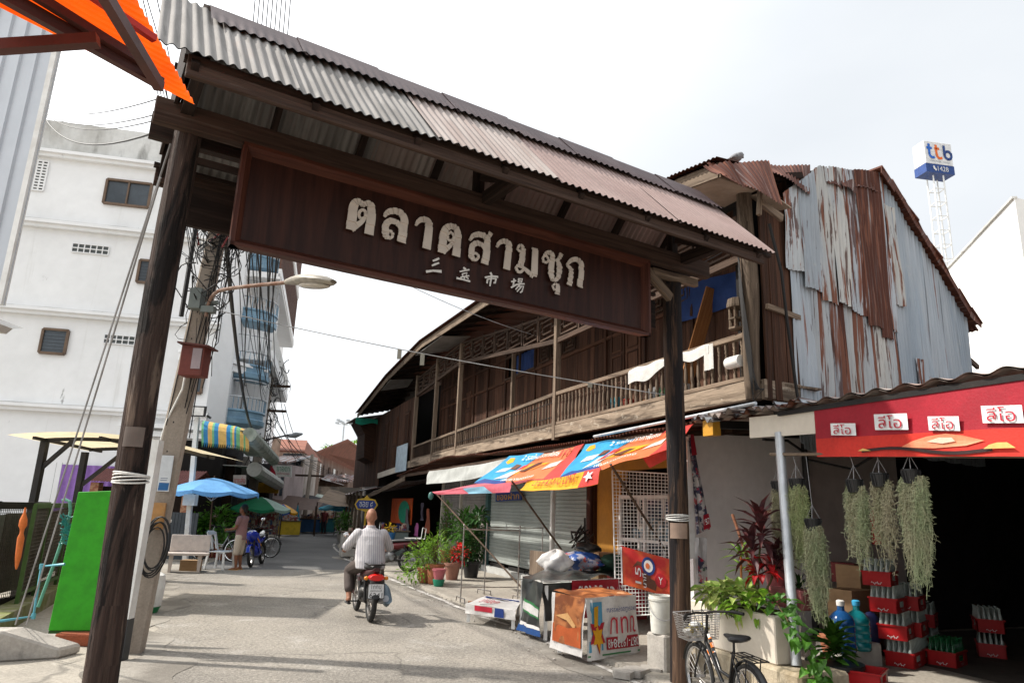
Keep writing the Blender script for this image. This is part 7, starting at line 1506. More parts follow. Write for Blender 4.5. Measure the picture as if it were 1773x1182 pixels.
sa = thing('striped_awning', P(390, 745, 18.5), 'awning striped in yellow, blue and green over the corner shop', 'awning'); a, b = P(349, 766, 17.6), P(432, 772, 19.2); a2, b2 = P(352, 728, 18.6), P(434, 742, 20.2)
STR = [paint('stripe_green', (.16, .42, .20), rough=.7), paint('stripe_blue', (.02, .20, .42), rough=.7), paint('stripe_yellow', (.66, .42, .12), rough=.7)]
pat = [0, 1, 1, 2, 2, 0, 1, 1, 2, 2, 2, 2, 1, 1, 0, 2, 1, 0, 0, 2, 2, 0, 2, 2]; mb = MB(); n_ = len(pat)
fn = lambda u, v: a.lerp(b, u).lerp(a2.lerp(b2, u), v) + V((0, -.10 * math.sin(3.14 * v), .12 * math.sin(3.14 * v) - .25 * max(0, u - .7)))
for k in range(n_):
 mb.m = pat[k]
 for j in range(5): mb.face([fn(k / n_, j / 5), fn((k + 1) / n_, j / 5), fn((k + 1) / n_, (j + 1) / 5), fn(k / n_, (j + 1) / 5)])
 mb.face([fn(k / n_, 0), fn((k + 1) / n_, 0), fn((k + .5) / n_, 0) - V((0, 0, .12))])
mb.build('canopy', STR, sa)
def roll(name, x0, y0, Y0, x1, y1, Y1, r_, m, lab):
 p, q = P(x0, y0, Y0), P(x1, y1, Y1); mb = MB(); d = (q - p).normalized(); s_ = d.cross(UP).normalized(); n_ = 10
 mb.skin([[c + s_ * r_ * math.cos(a) * 1.0 + V((0, 0, r_ * math.sin(a))) for a in [6.283 * k / n_ for k in range(n_)]] for c in (p, p.lerp(q, .5), q)]); mb.beam(p - s_ * r_ * 2.4 + V((0, 0, .1)), q - s_ * r_ * 2.4 + V((0, 0, .1)), r_ * 4.5, .02); return setp(mb.build(name, m, smooth=False), lab, 'awning')
DIRT = mat('mildewed_canvas', (.36, .40, .36), (.20, .24, .21), sc_=(3, 3, 3), rough=.85, var=.15, fine=15, bump=.1)
roll('side_awning', 432, 752, 19.4, 474, 796, 25.5, .2, DIRT, 'mildewed grey side awning running back from the striped one'); roll('barrel_awning', 440, 812, 25, 482, 838, 33, .26, mat('pale_canvas', (.56, .57, .54), (.42, .44, .40), rough=.8, var=.1), 'pale curved awning over the second shop on the left')
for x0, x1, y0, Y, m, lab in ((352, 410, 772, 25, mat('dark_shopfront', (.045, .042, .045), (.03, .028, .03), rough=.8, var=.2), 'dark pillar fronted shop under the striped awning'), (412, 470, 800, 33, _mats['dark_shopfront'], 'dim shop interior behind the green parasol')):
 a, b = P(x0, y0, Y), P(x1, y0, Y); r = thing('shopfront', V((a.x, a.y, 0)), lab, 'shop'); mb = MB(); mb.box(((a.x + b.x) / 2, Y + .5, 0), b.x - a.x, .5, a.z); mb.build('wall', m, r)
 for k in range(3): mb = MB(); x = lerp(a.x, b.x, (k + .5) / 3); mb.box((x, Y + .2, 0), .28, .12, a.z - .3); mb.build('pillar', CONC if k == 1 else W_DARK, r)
mb = MB(); a, b = P(404, 838, 24.8), P(440, 838, 24.8);
sg = thing('red_shop_sign', a, 'red and white shop sign under the awning behind the blue parasol', 'sign'); fn = bilin(P(404, 838, 24.8), P(426, 838, 24.8), P(426, 822, 24.8), P(404, 822, 24.8)); mb = MB(); mb.prism([fn(0, 0), fn(1, 0), fn(1, 1), fn(0, 1)], V((0, .04, 0))); mb.build('board', paint('sign_pale', (.5, .45, .42)), sg); m_ = MB(); text_on(m_, 'ขายส่ง', fn, .08, .15, .92, .85, .01); m_.build('lettering', REDP, sg, weld=False)
yb = P(463, 853, 33); mb = MB(); mb.box(yb, 1.0, .08, .45); setp(mb.build('yellow_board', paint('board_ochre', (.50, .28, .02)), base=yb), 'ochre board hanging under the pale curved awning', 'sign')
sg = thing('pharmacy_sign', P(487, 815, 33), 'white pharmacy sign with green lettering and a red corner', 'sign'); fn = bilin(P(472, 824, 33), P(504, 825, 32.6), P(504, 806, 32.6), P(472, 804, 33)); mb = MB(); mb.prism([fn(0, 0), fn(1, 0), fn(1, 1), fn(0, 1)], V((0, .12, 0))); mb.build('box', paint('sign_white', (.66, .66, .62)), sg)
m_ = MB(); text_on(m_, 'ยาอดา', fn, .24, .46, .92, .86, .012); m_.build('lettering', paint('sign_green', (.01, .25, .10)), sg, weld=False); m_ = MB(); text_on(m_, 'เภสัชกรชุมชน', fn, .26, .12, .92, .38, .012); m_.build('lettering', REDP, sg, weld=False); m_ = MB(); poly_on(m_, [(-.16, .2), (.22, -.08), (.16, .4), (-.1, 1.02)], fn, .02); m_.build('red_corner', REDP, sg)
stall(499, 925, 1.1, .7, .75, paint('cart_yellow', (.60, .42, .03)), 'yellow fronted stall beside the woman in blue', goods=14); stall(528, 920, 1.6, .8, .8, paint('cart_blue', (.03, .10, .24)), 'blue skirted stall in the middle distance', goods=16); stall(552, 920, 1.8, .8, .85, paint('cart_teal', (.03, .16, .18)), 'teal skirted stall near the end of the street', goods=18); stall(568, 918, 1.4, .8, .9, MIXG, 'stall heaped with mixed goods at the end of the street', goods=16)
stall(452, 915, 1.2, .6, 1.0, paint('rack_red', (.26, .02, .03)), 'red goods rack under the green parasol', goods=16)
sh = thing('goods_shelf', G(465, 935, 0), 'grey steel shelf of small goods beside the blue motorcycle', 'shelf'); c = G(468, 937, 0)
mb = MB()
for x in (-.3, .3):
 for y in (-.15, .15): mb.beam(c + V((x, y, 0)), c + V((x, y, 1.5)), .03, .03, up=V((0, 1, 0)))
for z in (.3, .7, 1.1, 1.45): mb.box(c + V((0, 0, z)), .62, .34, .02)
mb.build('frame', STEEL, sh); mb = MB()
for k in range(22): mb.box(c + V((R.uniform(-.25, .25), R.uniform(-.08, .08), R.choice([.32, .72, 1.12]))), .09, .09, R.uniform(.1, .28))
mb.build('goods', MIXG, sh)
c = P(455, 905, 26); mb = MB()
for k in range(5): q = c + V((k * .22 - .5, R.uniform(-.1, .1), -.2)); mb.box(q, .2, .12, .7)
setp(mb.build('poster_rack', MIXG, base=c), 'rack of coloured bags and posters behind the standing man', 'rack')
for k, (x, Y, lab) in enumerate(((505, 42, 'striped cloth awning over the far yellow stall'), (540, 46, 'dark tarpaulin roof over the far middle stalls'), (565, 50, 'grey tarpaulin sloping down at the end of the street'), (610, 40, 'low grey awning on posts at the far right kerb'))):
 m = (paint('tarp_rust', (.085, .055, .045), rough=.8), cloth('tarp_black', (.03, .03, .035)), DIRT, W_GREY)[k]; c = P(x, 868 - k * 1, Y); r = thing('stall_awning', V((c.x, c.y, 0)), lab, 'awning', 'awnings over the far stalls'); w_ = 1.7
 fn = bilin(c + V((-w_, -.9, -.15)), c + V((w_, -.9, -.45)), c + V((w_, 1.4, .25)), c + V((-w_, 1.4, .55)), .15, .05, k); mb = MB(); mb.grid(fn, 10, 8); mb.build('sheet', m, r, smooth=True)
 for q in ((-w_, -.9), (w_, -.9)): mb = MB(); mb.cyl(V((c.x + q[0], c.y + q[1], 0)), c + V((q[0], q[1], -.2)), .035); mb.build('pole', W_LAT, r)
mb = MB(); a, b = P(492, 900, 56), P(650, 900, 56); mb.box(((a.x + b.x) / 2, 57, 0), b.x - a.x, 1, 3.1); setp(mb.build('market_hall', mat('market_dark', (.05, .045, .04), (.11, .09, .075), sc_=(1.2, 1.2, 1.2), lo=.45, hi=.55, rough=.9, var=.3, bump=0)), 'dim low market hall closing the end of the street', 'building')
# people and two-wheelers (built in local axes: x ahead, y left, z up)
def fuse(mb, name, m, parent, vox=.014, sm=4):
 o = mb.build(name, m, parent, weld=False)
 md = o.modifiers.new('r', 'REMESH'); md.mode = 'VOXEL'; md.voxel_size = vox; md.use_smooth_shade = True
 if sm: s_ = o.modifiers.new('s', 'SMOOTH'); s_.iterations = sm; s_.factor = .5
 dg = bpy.context.evaluated_depsgraph_get(); me = bpy.data.meshes.new_from_object(o.evaluated_get(dg)); o.modifiers.clear(); o.data = me
 me.materials.clear(); me.materials.append(m)
 return o
def limb(mb, pts, rs, n=12):
 mb.tube([V(p) for p in pts], list(rs), n)
 for p, r_ in zip(pts, rs): mb.ell(p, V((r_, 0, 0)), V((0, r_, 0)), V((0, 0, r_)), 12, 8)
def head(mb, c, fwd, r_=.098, tilt=0):
 c = V(c); f = V(fwd).normalized(); s_ = UP.cross(f).normalized(); u = UP
 mb.ell(c + u * .02 - f * .008, f * r_ * 1.0, s_ * r_ * .80, u * r_ * 1.12, 16, 12); mb.ell(c - u * .05 + f * .03, f * r_ * .66, s_ * r_ * .62, u * r_ * .70, 12, 10)
 mb.ell(c + f * r_ * 1.0 - u * .015, f * .018, s_ * .014, u * .022, 8, 6)
 for k in (1, -1): mb.ell(c + s_ * k * r_ * .80 - u * .01 - f * .008, f * .02, s_ * .012, u * .034, 8, 6)
 for k in (1, -1): mb.ell(c + f * r_ * .88 + s_ * k * .034 + u * .005, f * .012, s_ * .014, u * .008, 8, 6)
 mb.ell(c + f * r_ * .86 - u * .062, f * .014, s_ * .026, u * .010, 8, 6)
def hand(mb, w_, d, curl, side, s_=1.0):
 """palm and five fingers from the wrist w_ along d; curl is the direction the fingers bend to"""
 d = V(d).normalized(); c = V(curl).normalized(); a = d.cross(c).normalized() * side
 limb(mb, [w_, w_ + d * .045 * s_, w_ + d * .085 * s_], [.026 * s_, .032 * s_, .030 * s_], 8)
 for k, (o_, l_) in enumerate(((.028, .066), (.010, .076), (-.008, .070), (-.026, .055))):
  b = w_ + d * .088 * s_ + a * o_ * s_; limb(mb, [b, b + (d * .6 + c * .5) * l_ * .5 * s_, b + (d * .35 + c * 1.0) * l_ * .85 * s_], [.0105 * s_, .0095 * s_, .008 * s_], 6)
 b = w_ + d * .03 * s_ + a * .028 * s_; limb(mb, [b, b + (a * .8 + d * .5 + c * .3) * .035 * s_, b + (a * .5 + d * .9 + c * .6) * .06 * s_], [.013 * s_, .012 * s_, .009 * s_], 6)
def torus(mb, c, R_, r_, ax, n=40, m=8, ry=1.0):
 ax = V(ax).normalized(); x = V((0, 0, 1)); y = ax.cross(x)
 rings = []
 for k in range(n + 1):
  a = 6.2832 * k / n; rd = x * math.cos(a) + y * math.sin(a); q = V(c) + rd * R_
  rings.append([q + rd * r_ * math.cos(b) + ax * r_ * ry * math.sin(b) for b in [6.2832 * j / m for j in range(m)]])
 mb.skin(rings, True, False)
def wheel(parent, c, R_, r_, rim, ax=V((0, 1, 0)), spokes=24, hub=.03, rimr=.012, name='wheel', cast=False):
 mb = MB(); torus(mb, c, R_ - r_, r_, ax); w_ = mb.build(name, RUBBER, parent, smooth=True)
 mb = MB(); torus(mb, c, R_ - 2.1 * r_ - rimr * .3, rimr, ax, 40, 6, 1.5); mb.build('rim', rim, w_, smooth=True)
 mb = MB(); x = V((0, 0, 1)); y = V(ax).cross(x)
 for k in range(spokes):
  a = 6.2832 * k / spokes; b = a + (.35 if k % 2 else -.35); mb.tube([V(c) + (x * math.cos(b) + y * math.sin(b)) * hub + V(ax) * (.02 if k % 4 < 2 else -.02), V(c) + (x * math.cos(a) + y * math.sin(a)) * (R_ - 2 * r_)], .0022 if not cast else .012, 4)
 mb.build('spokes', STEEL, w_)
 mb = MB(); mb.cyl(V(c) - V(ax) * .045, V(c) + V(ax) * .045, hub * .8, n=12); mb.build('hub', STEEL, w_); return w_
def arc(c, R_, a0, a1, wd, n=14):
 """mudguard strip"""
 c = V(c); mb = MB(); prof = [(-wd / 2, -.012), (-wd / 4, 0), (wd / 4, 0), (wd / 2, -.012)]
 P_ = lambda k, y, dz: c + V((math.cos(lerp(a0, a1, k / n)) * (R_ + dz), y, math.sin(lerp(a0, a1, k / n)) * (R_ + dz)))
 for k in range(n):
  for (ya, za), (yb, zb) in zip(prof, prof[1:]): mb.face([P_(k, ya, za), P_(k + 1, ya, za), P_(k + 1, yb, zb), P_(k, yb, zb)])
 return mb
def bicycle(loc, rz, lean, lab, m, basket=True, steer=.0, group=None, decal=True):
 r = thing('bicycle', (0, 0, 0), lab, 'bicycle', group); RW = .325; rh = V((0, 0, RW)); fh = V((1.04, 0, RW)); bb = V((.44, 0, .29)); st = V((.26, 0, .70)); hd = V((.78, 0, .83)); hb = V((.83, 0, .68))
 wheel(r, rh, RW, .02, CHROME); wheel(r, fh, RW, .02, CHROME)
 mb = MB()
 mb.tube([bb, st], .016); mb.tube([hb, hd], .019); mb.tube([hb + V((.0, 0, .02)), V((.52, 0, .36)), bb + V((.04, 0, .02))], .019); mb.tube([hd - V((.02, 0, .05)), V((.56, 0, .48)), V((.36, 0, .46))], .017)
 for sg in (1, -1): mb.tube([bb + V((0, sg * .03, 0)), rh + V((0, sg * .06, 0))], .009); mb.tube([st - V((0, 0, .05)) + V((0, sg * .015, 0)), rh + V((0, sg * .06, 0))], .008)
 mb.build('frame', m, r, smooth=True)
 if decal:
  mb = MB()
  for k, (a, b) in enumerate(((.15, .3), (.36, .5), (.56, .62))): d_ = V((.52, 0, .36)) - hb; mb.tube([hb + d_ * a, hb + d_ * b], .0205); d2 = V((.56, 0, .48)) - hd; mb.tube([hd + d2 * a, hd + d2 * (b - .03)], .0185)
  mb.build('decals', mat('bike_decal', (.75, .20, .03), (.70, .66, .60), sc_=(7, 7, 7), lo=.47, hi=.53, rough=.3, var=.05, bump=0), r)
 mb = MB()
 for sg in (1, -1): mb.tube([hb + V((.01, sg * .045, -.02)), fh + V((-.03, sg * .05, .1)), fh + V((0, sg * .055, 0))], .011)
 mb.tube([hd, hd + V((-.03, 0, .13))], .014); mb.build('fork', m, r, smooth=True)
 mb = MB(); t_ = hd + V((-.02, 0, .14)); mb.tube([t_ + V((-.14, .30, -.0)), t_ + V((-.06, .24, .01)), t_ + V((.02, .1, .01)), t_ + V((.03, 0, 0)), t_ + V((.02, -.1, .01)), t_ + V((-.06, -.24, .01)), t_ + V((-.14, -.30, 0))], .012)
 for sg in (1, -1): mb.tube([t_ + V((-.06, sg * .25, .01)), t_ + V((-.18, sg * .31, -.0))], .017); mb.tube([t_ + V((-.0, sg * .2, -.0)), t_ + V((-.06, sg * .27, -.045))], .006)
 for k in range(3): mb.tube([t_ + V((0, .15 - .14 * k, 0)), t_ + V((.1, .1 - .1 * k, .03)), hb + V((.05, 0, .05))], .004, 5)
 mb.build('handlebar', BLACKM, r, smooth=True)
 mb = MB(); s_ = st + V((-.03, 0, .13)); mb.loft([(s_ + V((x, 0, z)), V((0, w_, 0)), V((0, 0, h_))) for x, w_, h_, z in ((.17, .015, .012, .0), (.12, .028, .022, .0), (.02, .05, .03, 0), (-.07, .10, .036, .005), (-.13, .11, .034, .012), (-.16, .07, .02, .015))], 12); mb.tube([st - V((0, 0, .05)), s_ - V((0, 0, .02))], .012); mb.build('saddle', BLACKP, r, smooth=True)
 for sg in (1, -1): pass
 arc(rh, RW + .03, -.25, 2.9, .055).build('mudguard', BLACKP, r, smooth=True); arc(fh, RW + .03, .3, 2.5, .055).build('mudguard', BLACKP, r, smooth=True)
 mb = MB(); z = .71
 for y in (-.07, -.025, .025, .07): mb.tube([V((.18, y, z)), V((-.24, y, z))], .006, 5)
 for x in (.18, 0, -.24): mb.tube([V((x, -.07, z)), V((x, .07, z))], .006, 5)
 for sg in (1, -1): mb.tube([V((-.1, sg * .07, z)), rh + V((0, sg * .07, 0))], .006, 5)
 mb.build('rear_rack', BLACKM, r)
 mb = MB(); mb.cyl(bb + V((0, -.05, 0)), bb + V((0, -.06, 0)), .09, n=20); mb.tube([bb + V((0, -.07, 0)), bb + V((.1, -.07, -.13))], .01, 6); mb.tube([bb + V((0, .07, 0)), bb + V((-.1, .07, .13))], .01, 6); mb.box(bb + V((.1, -.12, -.14)), .09, .08, .02); mb.box(bb + V((-.1, .12, .12)), .09, .08, .02); mb.tube([bb + V((0, -.055, .085)), rh + V((0, -.055, .04))], .006, 4); mb.tube([bb + V((0, -.055, -.085)), rh + V((0, -.055, -.04))], .006, 4); mb.build('crankset', STEEL, r)
 mb = MB(); mb.tube([bb + V((-.05, .05, -.02)), V((.3, .16, .0))], .009, 6); mb.build('kickstand', STEEL, r)
 if basket:
  c = V((1.0, 0, .70)); mb = MB()
  def bk(u, v, z): return c + V((u * (.13 + .02 * z / .24), v * (.16 + .03 * z / .24), z))
  for z in [k * .024 for k in range(11)]: mb.tube([bk(a, b, z) for a, b in ((-1, -1), (1, -1), (1, 1), (-1, 1), (-1, -1))], .003 if z < .23 else .006, 4)
  for k in range(9):
   q = -1 + k * .25
   for s_ in (1, -1): mb.tube([bk(q, s_, 0), bk(q, s_, .24)], .0026, 4); mb.tube([bk(s_, q, 0), bk(s_, q, .24)], .0026, 4)
   mb.tube([bk(q, -1, 0), bk(q, 1, 0)], .0026, 4)
  mb.build('basket', STEEL, r)
  mb = MB()
  for k in range(5): mb.ell(c + V((R.uniform(-.07, .07), R.uniform(-.09, .09), .05 + .02 * k)), V((.06, 0, 0)), V((0, .07, 0)), V((0, 0, .035)), 9, 6)
  mb.build('basket_contents', mat('basket_litter', (.55, .55, .53), (.35, .28, .08), sc_=(12, 12, 12), lo=.5, hi=.56, rough=.6, var=.2, bump=.3), r, smooth=True)
 r.location = loc; r.rotation_euler = (lean, 0, rz); return r
BIKEB = paint('bike_black', (.012, .012, .013), rough=.25, spec=.6)
rb = V((2.03, 6.0, .0)); fb = V((1.86, 6.95, .0)); d = fb - rb
bk_ = bicycle(rb, math.atan2(d.y, d.x), rad(-4), 'black city bicycle with wire basket leaning by the right gate post', BIKEB); bk_.scale = (.9, .9, .9)
# motorbikes
def motorbike(r, bodyc, seat=BLACKP, sport=False):
 RW = .285; rh = V((0, 0, RW)); fh = V((1.22, 0, RW)); spk = 6 if sport else 20
 wheel(r, rh, RW, .042, STEEL, spokes=spk, hub=.05, rimr=.02, cast=sport); wheel(r, fh, RW, .038, STEEL, spokes=spk, hub=.045, rimr=.02, cast=sport)
 mb = MB(); mb.ell(V((.52, 0, .36)), V((.2, 0, 0)), V((0, .11, 0)), V((0, 0, .14))); mb.ell(V((.62, 0, .30)), V((.16, 0, 0)), V((0, .09, 0)), V((0, 0, .1))); mb.cyl((.42, -.13, .34), (.42, .13, .34), .07, n=12); mb.build('engine', mat('engine_grey', (.15, .15, .15), (.07, .065, .06), sc_=(9, 9, 9), rough=.5, metal=.5, var=.2, bump=.2), r, smooth=True)
 mb = MB()
 for sg in (1, -1): mb.tube([V((.5, sg * .07, .3)), rh + V((0, sg * .085, 0))], .022, 8); mb.tube([V((.12, sg * .1, .68)), rh + V((.01, sg * .1, .02))], .024, 8); mb.tube([V((1.02, sg * .075, .8)), fh + V((0, sg * .075, 0))], .022, 8); mb.tube([V((.5, sg * .1, .24)), V((.5, sg * .27, .24))], .012, 6)
 mb.tube([V((1.0, 0, .86)), V((.8, 0, .5)), V((.5, 0, .45)), V((.1, 0, .66))], .03, 8); mb.build('frame', BLACKM, r, smooth=True)
 mb = MB()
 mb.loft([(V((x, 0, z)), V((0, w_, 0)), V((0, 0, h_))) for x, w_, h_, z in ((.72, .07, .05, .60), (.55, .11, .09, .62), (.3, .12, .10, .65), (.05, .115, .08, .69), (-.18, .08, .05, .74), (-.26, .05, .03, .77))], 14); mb.build('rear_body', bodyc, r, smooth=True)
 mb = MB()
 for sg in (1, -1): mb.loft([(V((x, sg * (.12 + yo), z)), V((.02, 0, 0)), V((0, .012, h_))) for x, yo, z, h_ in ((.98, -.04, .86, .05), (.94, .03, .7, .17), (.86, .05, .52, .17), (.80, .02, .36, .06))], 10)
 if sport: mb.loft([(V((x, 0, z)), V((0, w_, 0)), V((0, 0, h_))) for x, w_, h_, z in ((.55, .10, .10, .68), (.75, .16, .15, .74), (1.0, .17, .17, .80), (1.2, .10, .12, .84), (1.3, .03, .04, .84))], 12); mb.loft([(V((x, 0, z)), V((0, w_, 0)), V((0, 0, h_))) for x, w_, h_, z in ((.4, .12, .06, .32), (.7, .15, .14, .38), (1.0, .12, .14, .46), (1.08, .05, .1, .5))], 12)
 else: mb.loft([(V((x, 0, z)), V((0, w_, 0)), V((0, 0, h_))) for x, w_, h_, z in ((1.0, .08, .09, .84), (1.08, .12, .11, .92), (1.13, .10, .09, .95))], 12)
 mb.build('fairing', bodyc, r, smooth=True)
 mb = MB(); mb.loft([(V((x, 0, z)), V((0, w_, 0)), V((0, 0, h_))) for x, w_, h_, z in ((.72, .05, .03, .70), (.6, .11, .045, .74), (.35, .13, .05, .765), (.1, .125, .05, .785), (-.12, .10, .045, .80), (-.2, .06, .03, .80))], 14); mb.build('seat', seat, r, smooth=True)
 mb = MB(); mb.tube([V((.94, .34, 1.0)), V((1.0, .2, 1.02)), V((1.02, 0, .98)), V((1.0, -.2, 1.02)), V((.94, -.34, 1.0))], .014, 8)
 for sg in (1, -1): mb.tube([V((.95, sg * .26, 1.01)), V((.93, sg * .37, 1.0))], .019, 8)
 mb.build('handlebar', BLACKM, r, smooth=True)
 for sg in (1, -1): mb = MB(); q = V((.98, sg * .22, 1.02)); mb.tube([q, q + V((.02, sg * .06, .16))], .006, 5); mb.ell(q + V((.02, sg * .08, .2)), V((.012, 0, 0)), V((0, .055, 0)), V((0, 0, .04))); mb.build('mirror', CHROME, r, smooth=True)
 arc(rh, RW + .045, 1.0, 2.9, .13).build('rear_mudguard', BLACKP, r, smooth=True); arc(fh, RW + .03, .4, 2.4, .1).build('front_mudguard', bodyc, r, smooth=True)
 mb = MB(); mb.ell(V((1.2, 0, .9)), V((.04, 0, 0)), V((0, .075, 0)), V((0, 0, .06))); mb.build('headlight', paint('lamp_glass', (.7, .7, .72), rough=.1), r, smooth=True)
 mb = MB(); mb.tube([V((.5, -.12, .26)), V((.2, -.15, .26)), V((-.02, -.16, .30)), V((-.25, -.165, .36))], [.02, .024, .045, .05], 10); mb.build('exhaust', mat('exhaust_steel', (.32, .33, .35), (.22, .22, .23), rough=.35, metal=.7, var=.1), r, smooth=True)
mk = G(640, 1076, .006); hdg = math.atan2(SU.y, SU.x) + .0
bike = thing('motorcycle', (0, 0, 0), 'small black and red motorcycle ridden away along the middle of the road', 'motorcycle'); motorbike(bike, paint('bike_maroon', (.055, .02, .02), rough=.3))
mb = MB(); mb.loft([(V((x, 0, z)), V((0, w_, 0)), V((0, 0, h_))) for x, w_, h_, z in ((-.2, .12, .05, .66), (-.27, .125, .055, .66), (-.31, .10, .04, .66))], 14); mb.build('tail_light', mat('tail_red', (.55, .012, .01), rough=.15, var=.05, bump=0, spec=.6), bike, smooth=True)
mb = MB()
for sg in (1, -1): mb.ell(V((-.24, sg * .15, .65)), V((.03, 0, 0)), V((0, .035, 0)), V((0, 0, .03)))
mb.build('indicators', paint('amber_lens', (.65, .22, .02), rough=.2), bike, smooth=True)
fp = bilin(V((-.305, .12, .37)), V((-.305, -.12, .37)), V((-.285, -.12, .575)), V((-.285, .12, .575))); mb = MB(); mb.prism([fp(0, 0), fp(1, 0), fp(1, 1), fp(0, 1)], V((.01, 0, 0))); pt = mb.build('number_plate', paint('plate_white', (.70, .70, .70)), bike)
INK = paint('plate_ink', (.02, .02, .022))
for s_, v0, v1, u0, u1 in (('1กกน', .64, .94, .2, .8), ('สุพรรณบุรี', .42, .60, .14, .86), ('6241', .06, .38, .1, .9)): m_ = MB(); text_on(m_, s_, fp, u0, v0, u1, v1, -.003 if NOFF(fp).x > 0 else .003); m_.build('plate_lettering', INK, pt, weld=False)
mb = MB()
for a, b in (((.0, .0), (1, .0)), ((1, 0), (1, 1)), ((1, 1), (0, 1)), ((0, 1), (0, 0))): mb.tube([fp(*a) - V((.002, 0, 0)), fp(*b) - V((.002, 0, 0))], .005, 4)
mb.build('plate_frame', BLACKM, pt)
mb = MB(); mb.tube([V((.05, .13, .84)), V((-.24, .11, .84)), V((-.26, 0, .84)), V((-.24, -.11, .84)), V((.05, -.13, .84))], .012, 8); mb.build('grab_rail', BLACKM, bike, smooth=True)
crx = MB(); crx.loft([(V((x, -.2, z)), V((0, .07, 0)), V((.05, 0, h_))) for x, z, h_ in ((.18, .34, .06), (.05, .40, .15), (-.12, .38, .15), (-.22, .34, .05))], 12); crx.build('side_guard', paint('guard_blue_grey', (.12, .17, .21), rough=.4), bike, smooth=True)
bike.location = mk; bike.rotation_euler = (rad(0), 0, hdg)
pr_ = thing('person', (0, 0, 0), 'bald man in a pale striped short sleeved shirt riding the motorcycle away', 'person')
SHO = V((.50, 0, 1.24)); hipL, hipR = V((.38, .10, .84)), V((.38, -.10, .84))
mb = MB()
mb.loft([(V((.34, 0, .80)), V((.13, 0, 0)), V((0, .185, 0))), (V((.37, 0, .92)), V((.16, 0, 0)), V((0, .205, 0))), (V((.42, 0, 1.08)), V((.145, 0, 0)), V((0, .20, 0))), (V((.46, 0, 1.22)), V((.125, 0, 0)), V((0, .205, 0))), (V((.48, 0, 1.30)), V((.09, 0, 0)), V((0, .15, 0))), (V((.50, 0, 1.345)), V((.06, 0, 0)), V((0, .07, 0)))], 20)
limb(mb, [(.49, 0, 1.32), (.525, 0, 1.42)], [.062, .06])
head(mb, (.545, 0, 1.525), (1, 0, .05), .105)
for sg in (1, -1):
 sh, el, wr = V((.48, sg * .20, 1.25)), V((.60, sg * .36, 1.03)), V((.86, sg * .33, .995)); limb(mb, [sh, sh.lerp(el, .5), el], [.068, .055, .046]); limb(mb, [el, el.lerp(wr, .35), wr], [.046, .042, .030]); hand(mb, wr, V((1, sg * -.1, .05)), V((.2, 0, -1)), -sg, 1.05)
 hp, kn, an = V((.36, sg * .11, .82)), V((.78, sg * .24, .68)), V((.55, sg * .25, .30)); limb(mb, [hp, hp.lerp(kn, .5), kn], [.11, .10, .068]); limb(mb, [kn, kn.lerp(an, .35), an], [.066, .064, .042]); limb(mb, [an + V((-.03, 0, -.03)), an + V((.08, 0, -.05)), an + V((.17, 0, -.06))], [.036, .034, .022])
fuse(mb, 'body', mat('rider_skin', (.33, .155, .095), (.27, .12, .07), sc_=(12, 12, 12), rough=.5, var=.06, bump=.03), pr_, .011, 3)
SHIRT = mat('striped_shirt', (.50, .48, .48), (.40, .385, .40), sc_=(3, 3, 3), rough=.85, var=.07, bump=1.0, bsc=(7, 7, 5), thin=.0)
nt = SHIRT.node_tree; bs = nt.nodes['Principled BSDF']; tcn = nt.nodes.new('ShaderNodeTexCoord'); wv = nt.nodes.new('ShaderNodeTexWave'); wv.bands_direction = 'Y'; wv.inputs['Scale'].default_value = 9.5; wv.inputs['Distortion'].default_value = .6; nt.links.new(tcn.outputs['Object'], wv.inputs[0]); mxn = nt.nodes.new('ShaderNodeMix'); mxn.data_type = 'RGBA'; mxn.blend_type = 'MULTIPLY'; mxn.inputs[7].default_value = (.70, .70, .75, 1)
rmp = nt.nodes.new('ShaderNodeMapRange'); rmp.inputs[1].default_value = .55; rmp.inputs[2].default_value = .75; nt.links.new(wv.outputs[1], rmp.inputs[0]); nt.links.new(rmp.outputs[0], mxn.inputs[0])
src = bs.inputs['Base Color'].links[0].from_socket; nt.links.new(src, mxn.inputs[6]); nt.links.new(mxn.outputs[2], bs.inputs['Base Color'])
mb = MB()
mb.loft([(V((.30, 0, .74)), V((.165, 0, 0)), V((0, .225, 0))), (V((.35, 0, .86)), V((.19, 0, 0)), V((0, .242, 0))), (V((.39, 0, .98)), V((.185, 0, 0)), V((0, .236, 0))), (V((.42, 0, 1.10)), V((.168, 0, 0)), V((0, .226, 0))), (V((.46, 0, 1.23)), V((.145, 0, 0)), V((0, .232, 0))), (V((.48, 0, 1.31)), V((.105, 0, 0)), V((0, .17, 0))), (V((.495, 0, 1.355)), V((.078, 0, 0)), V((0, .085, 0)))], 22)
for sg in (1, -1): sh, el = V((.475, sg * .20, 1.255)), V((.585, sg * .345, 1.055)); limb(mb, [sh, sh.lerp(el, .5), el], [.09, .084, .075])
mb.lathe(V((.50, 0, 1.345)), [(.076, 0), (.078, .045), (.07, .05)], 16)
fuse(mb, 'shirt', SHIRT, pr_, .011, 3)
mb = MB(); mb.loft([(V((.36, 0, .76)), V((.15, 0, 0)), V((0, .20, 0))), (V((.38, 0, .9)), V((.15, 0, 0)), V((0, .205, 0)))], 18)
for sg in (1, -1): hp, kn, an = V((.36, sg * .11, .82)), V((.78, sg * .24, .68)), V((.60, sg * .25, .42)); limb(mb, [hp, hp.lerp(kn, .5), kn], [.128, .118, .086]); limb(mb, [kn, kn.lerp(an, .5), an], [.086, .084, .076])
fuse(mb, 'trousers', cloth('trousers_brown', (.075, .058, .052), thin=0), pr_, .013, 2)
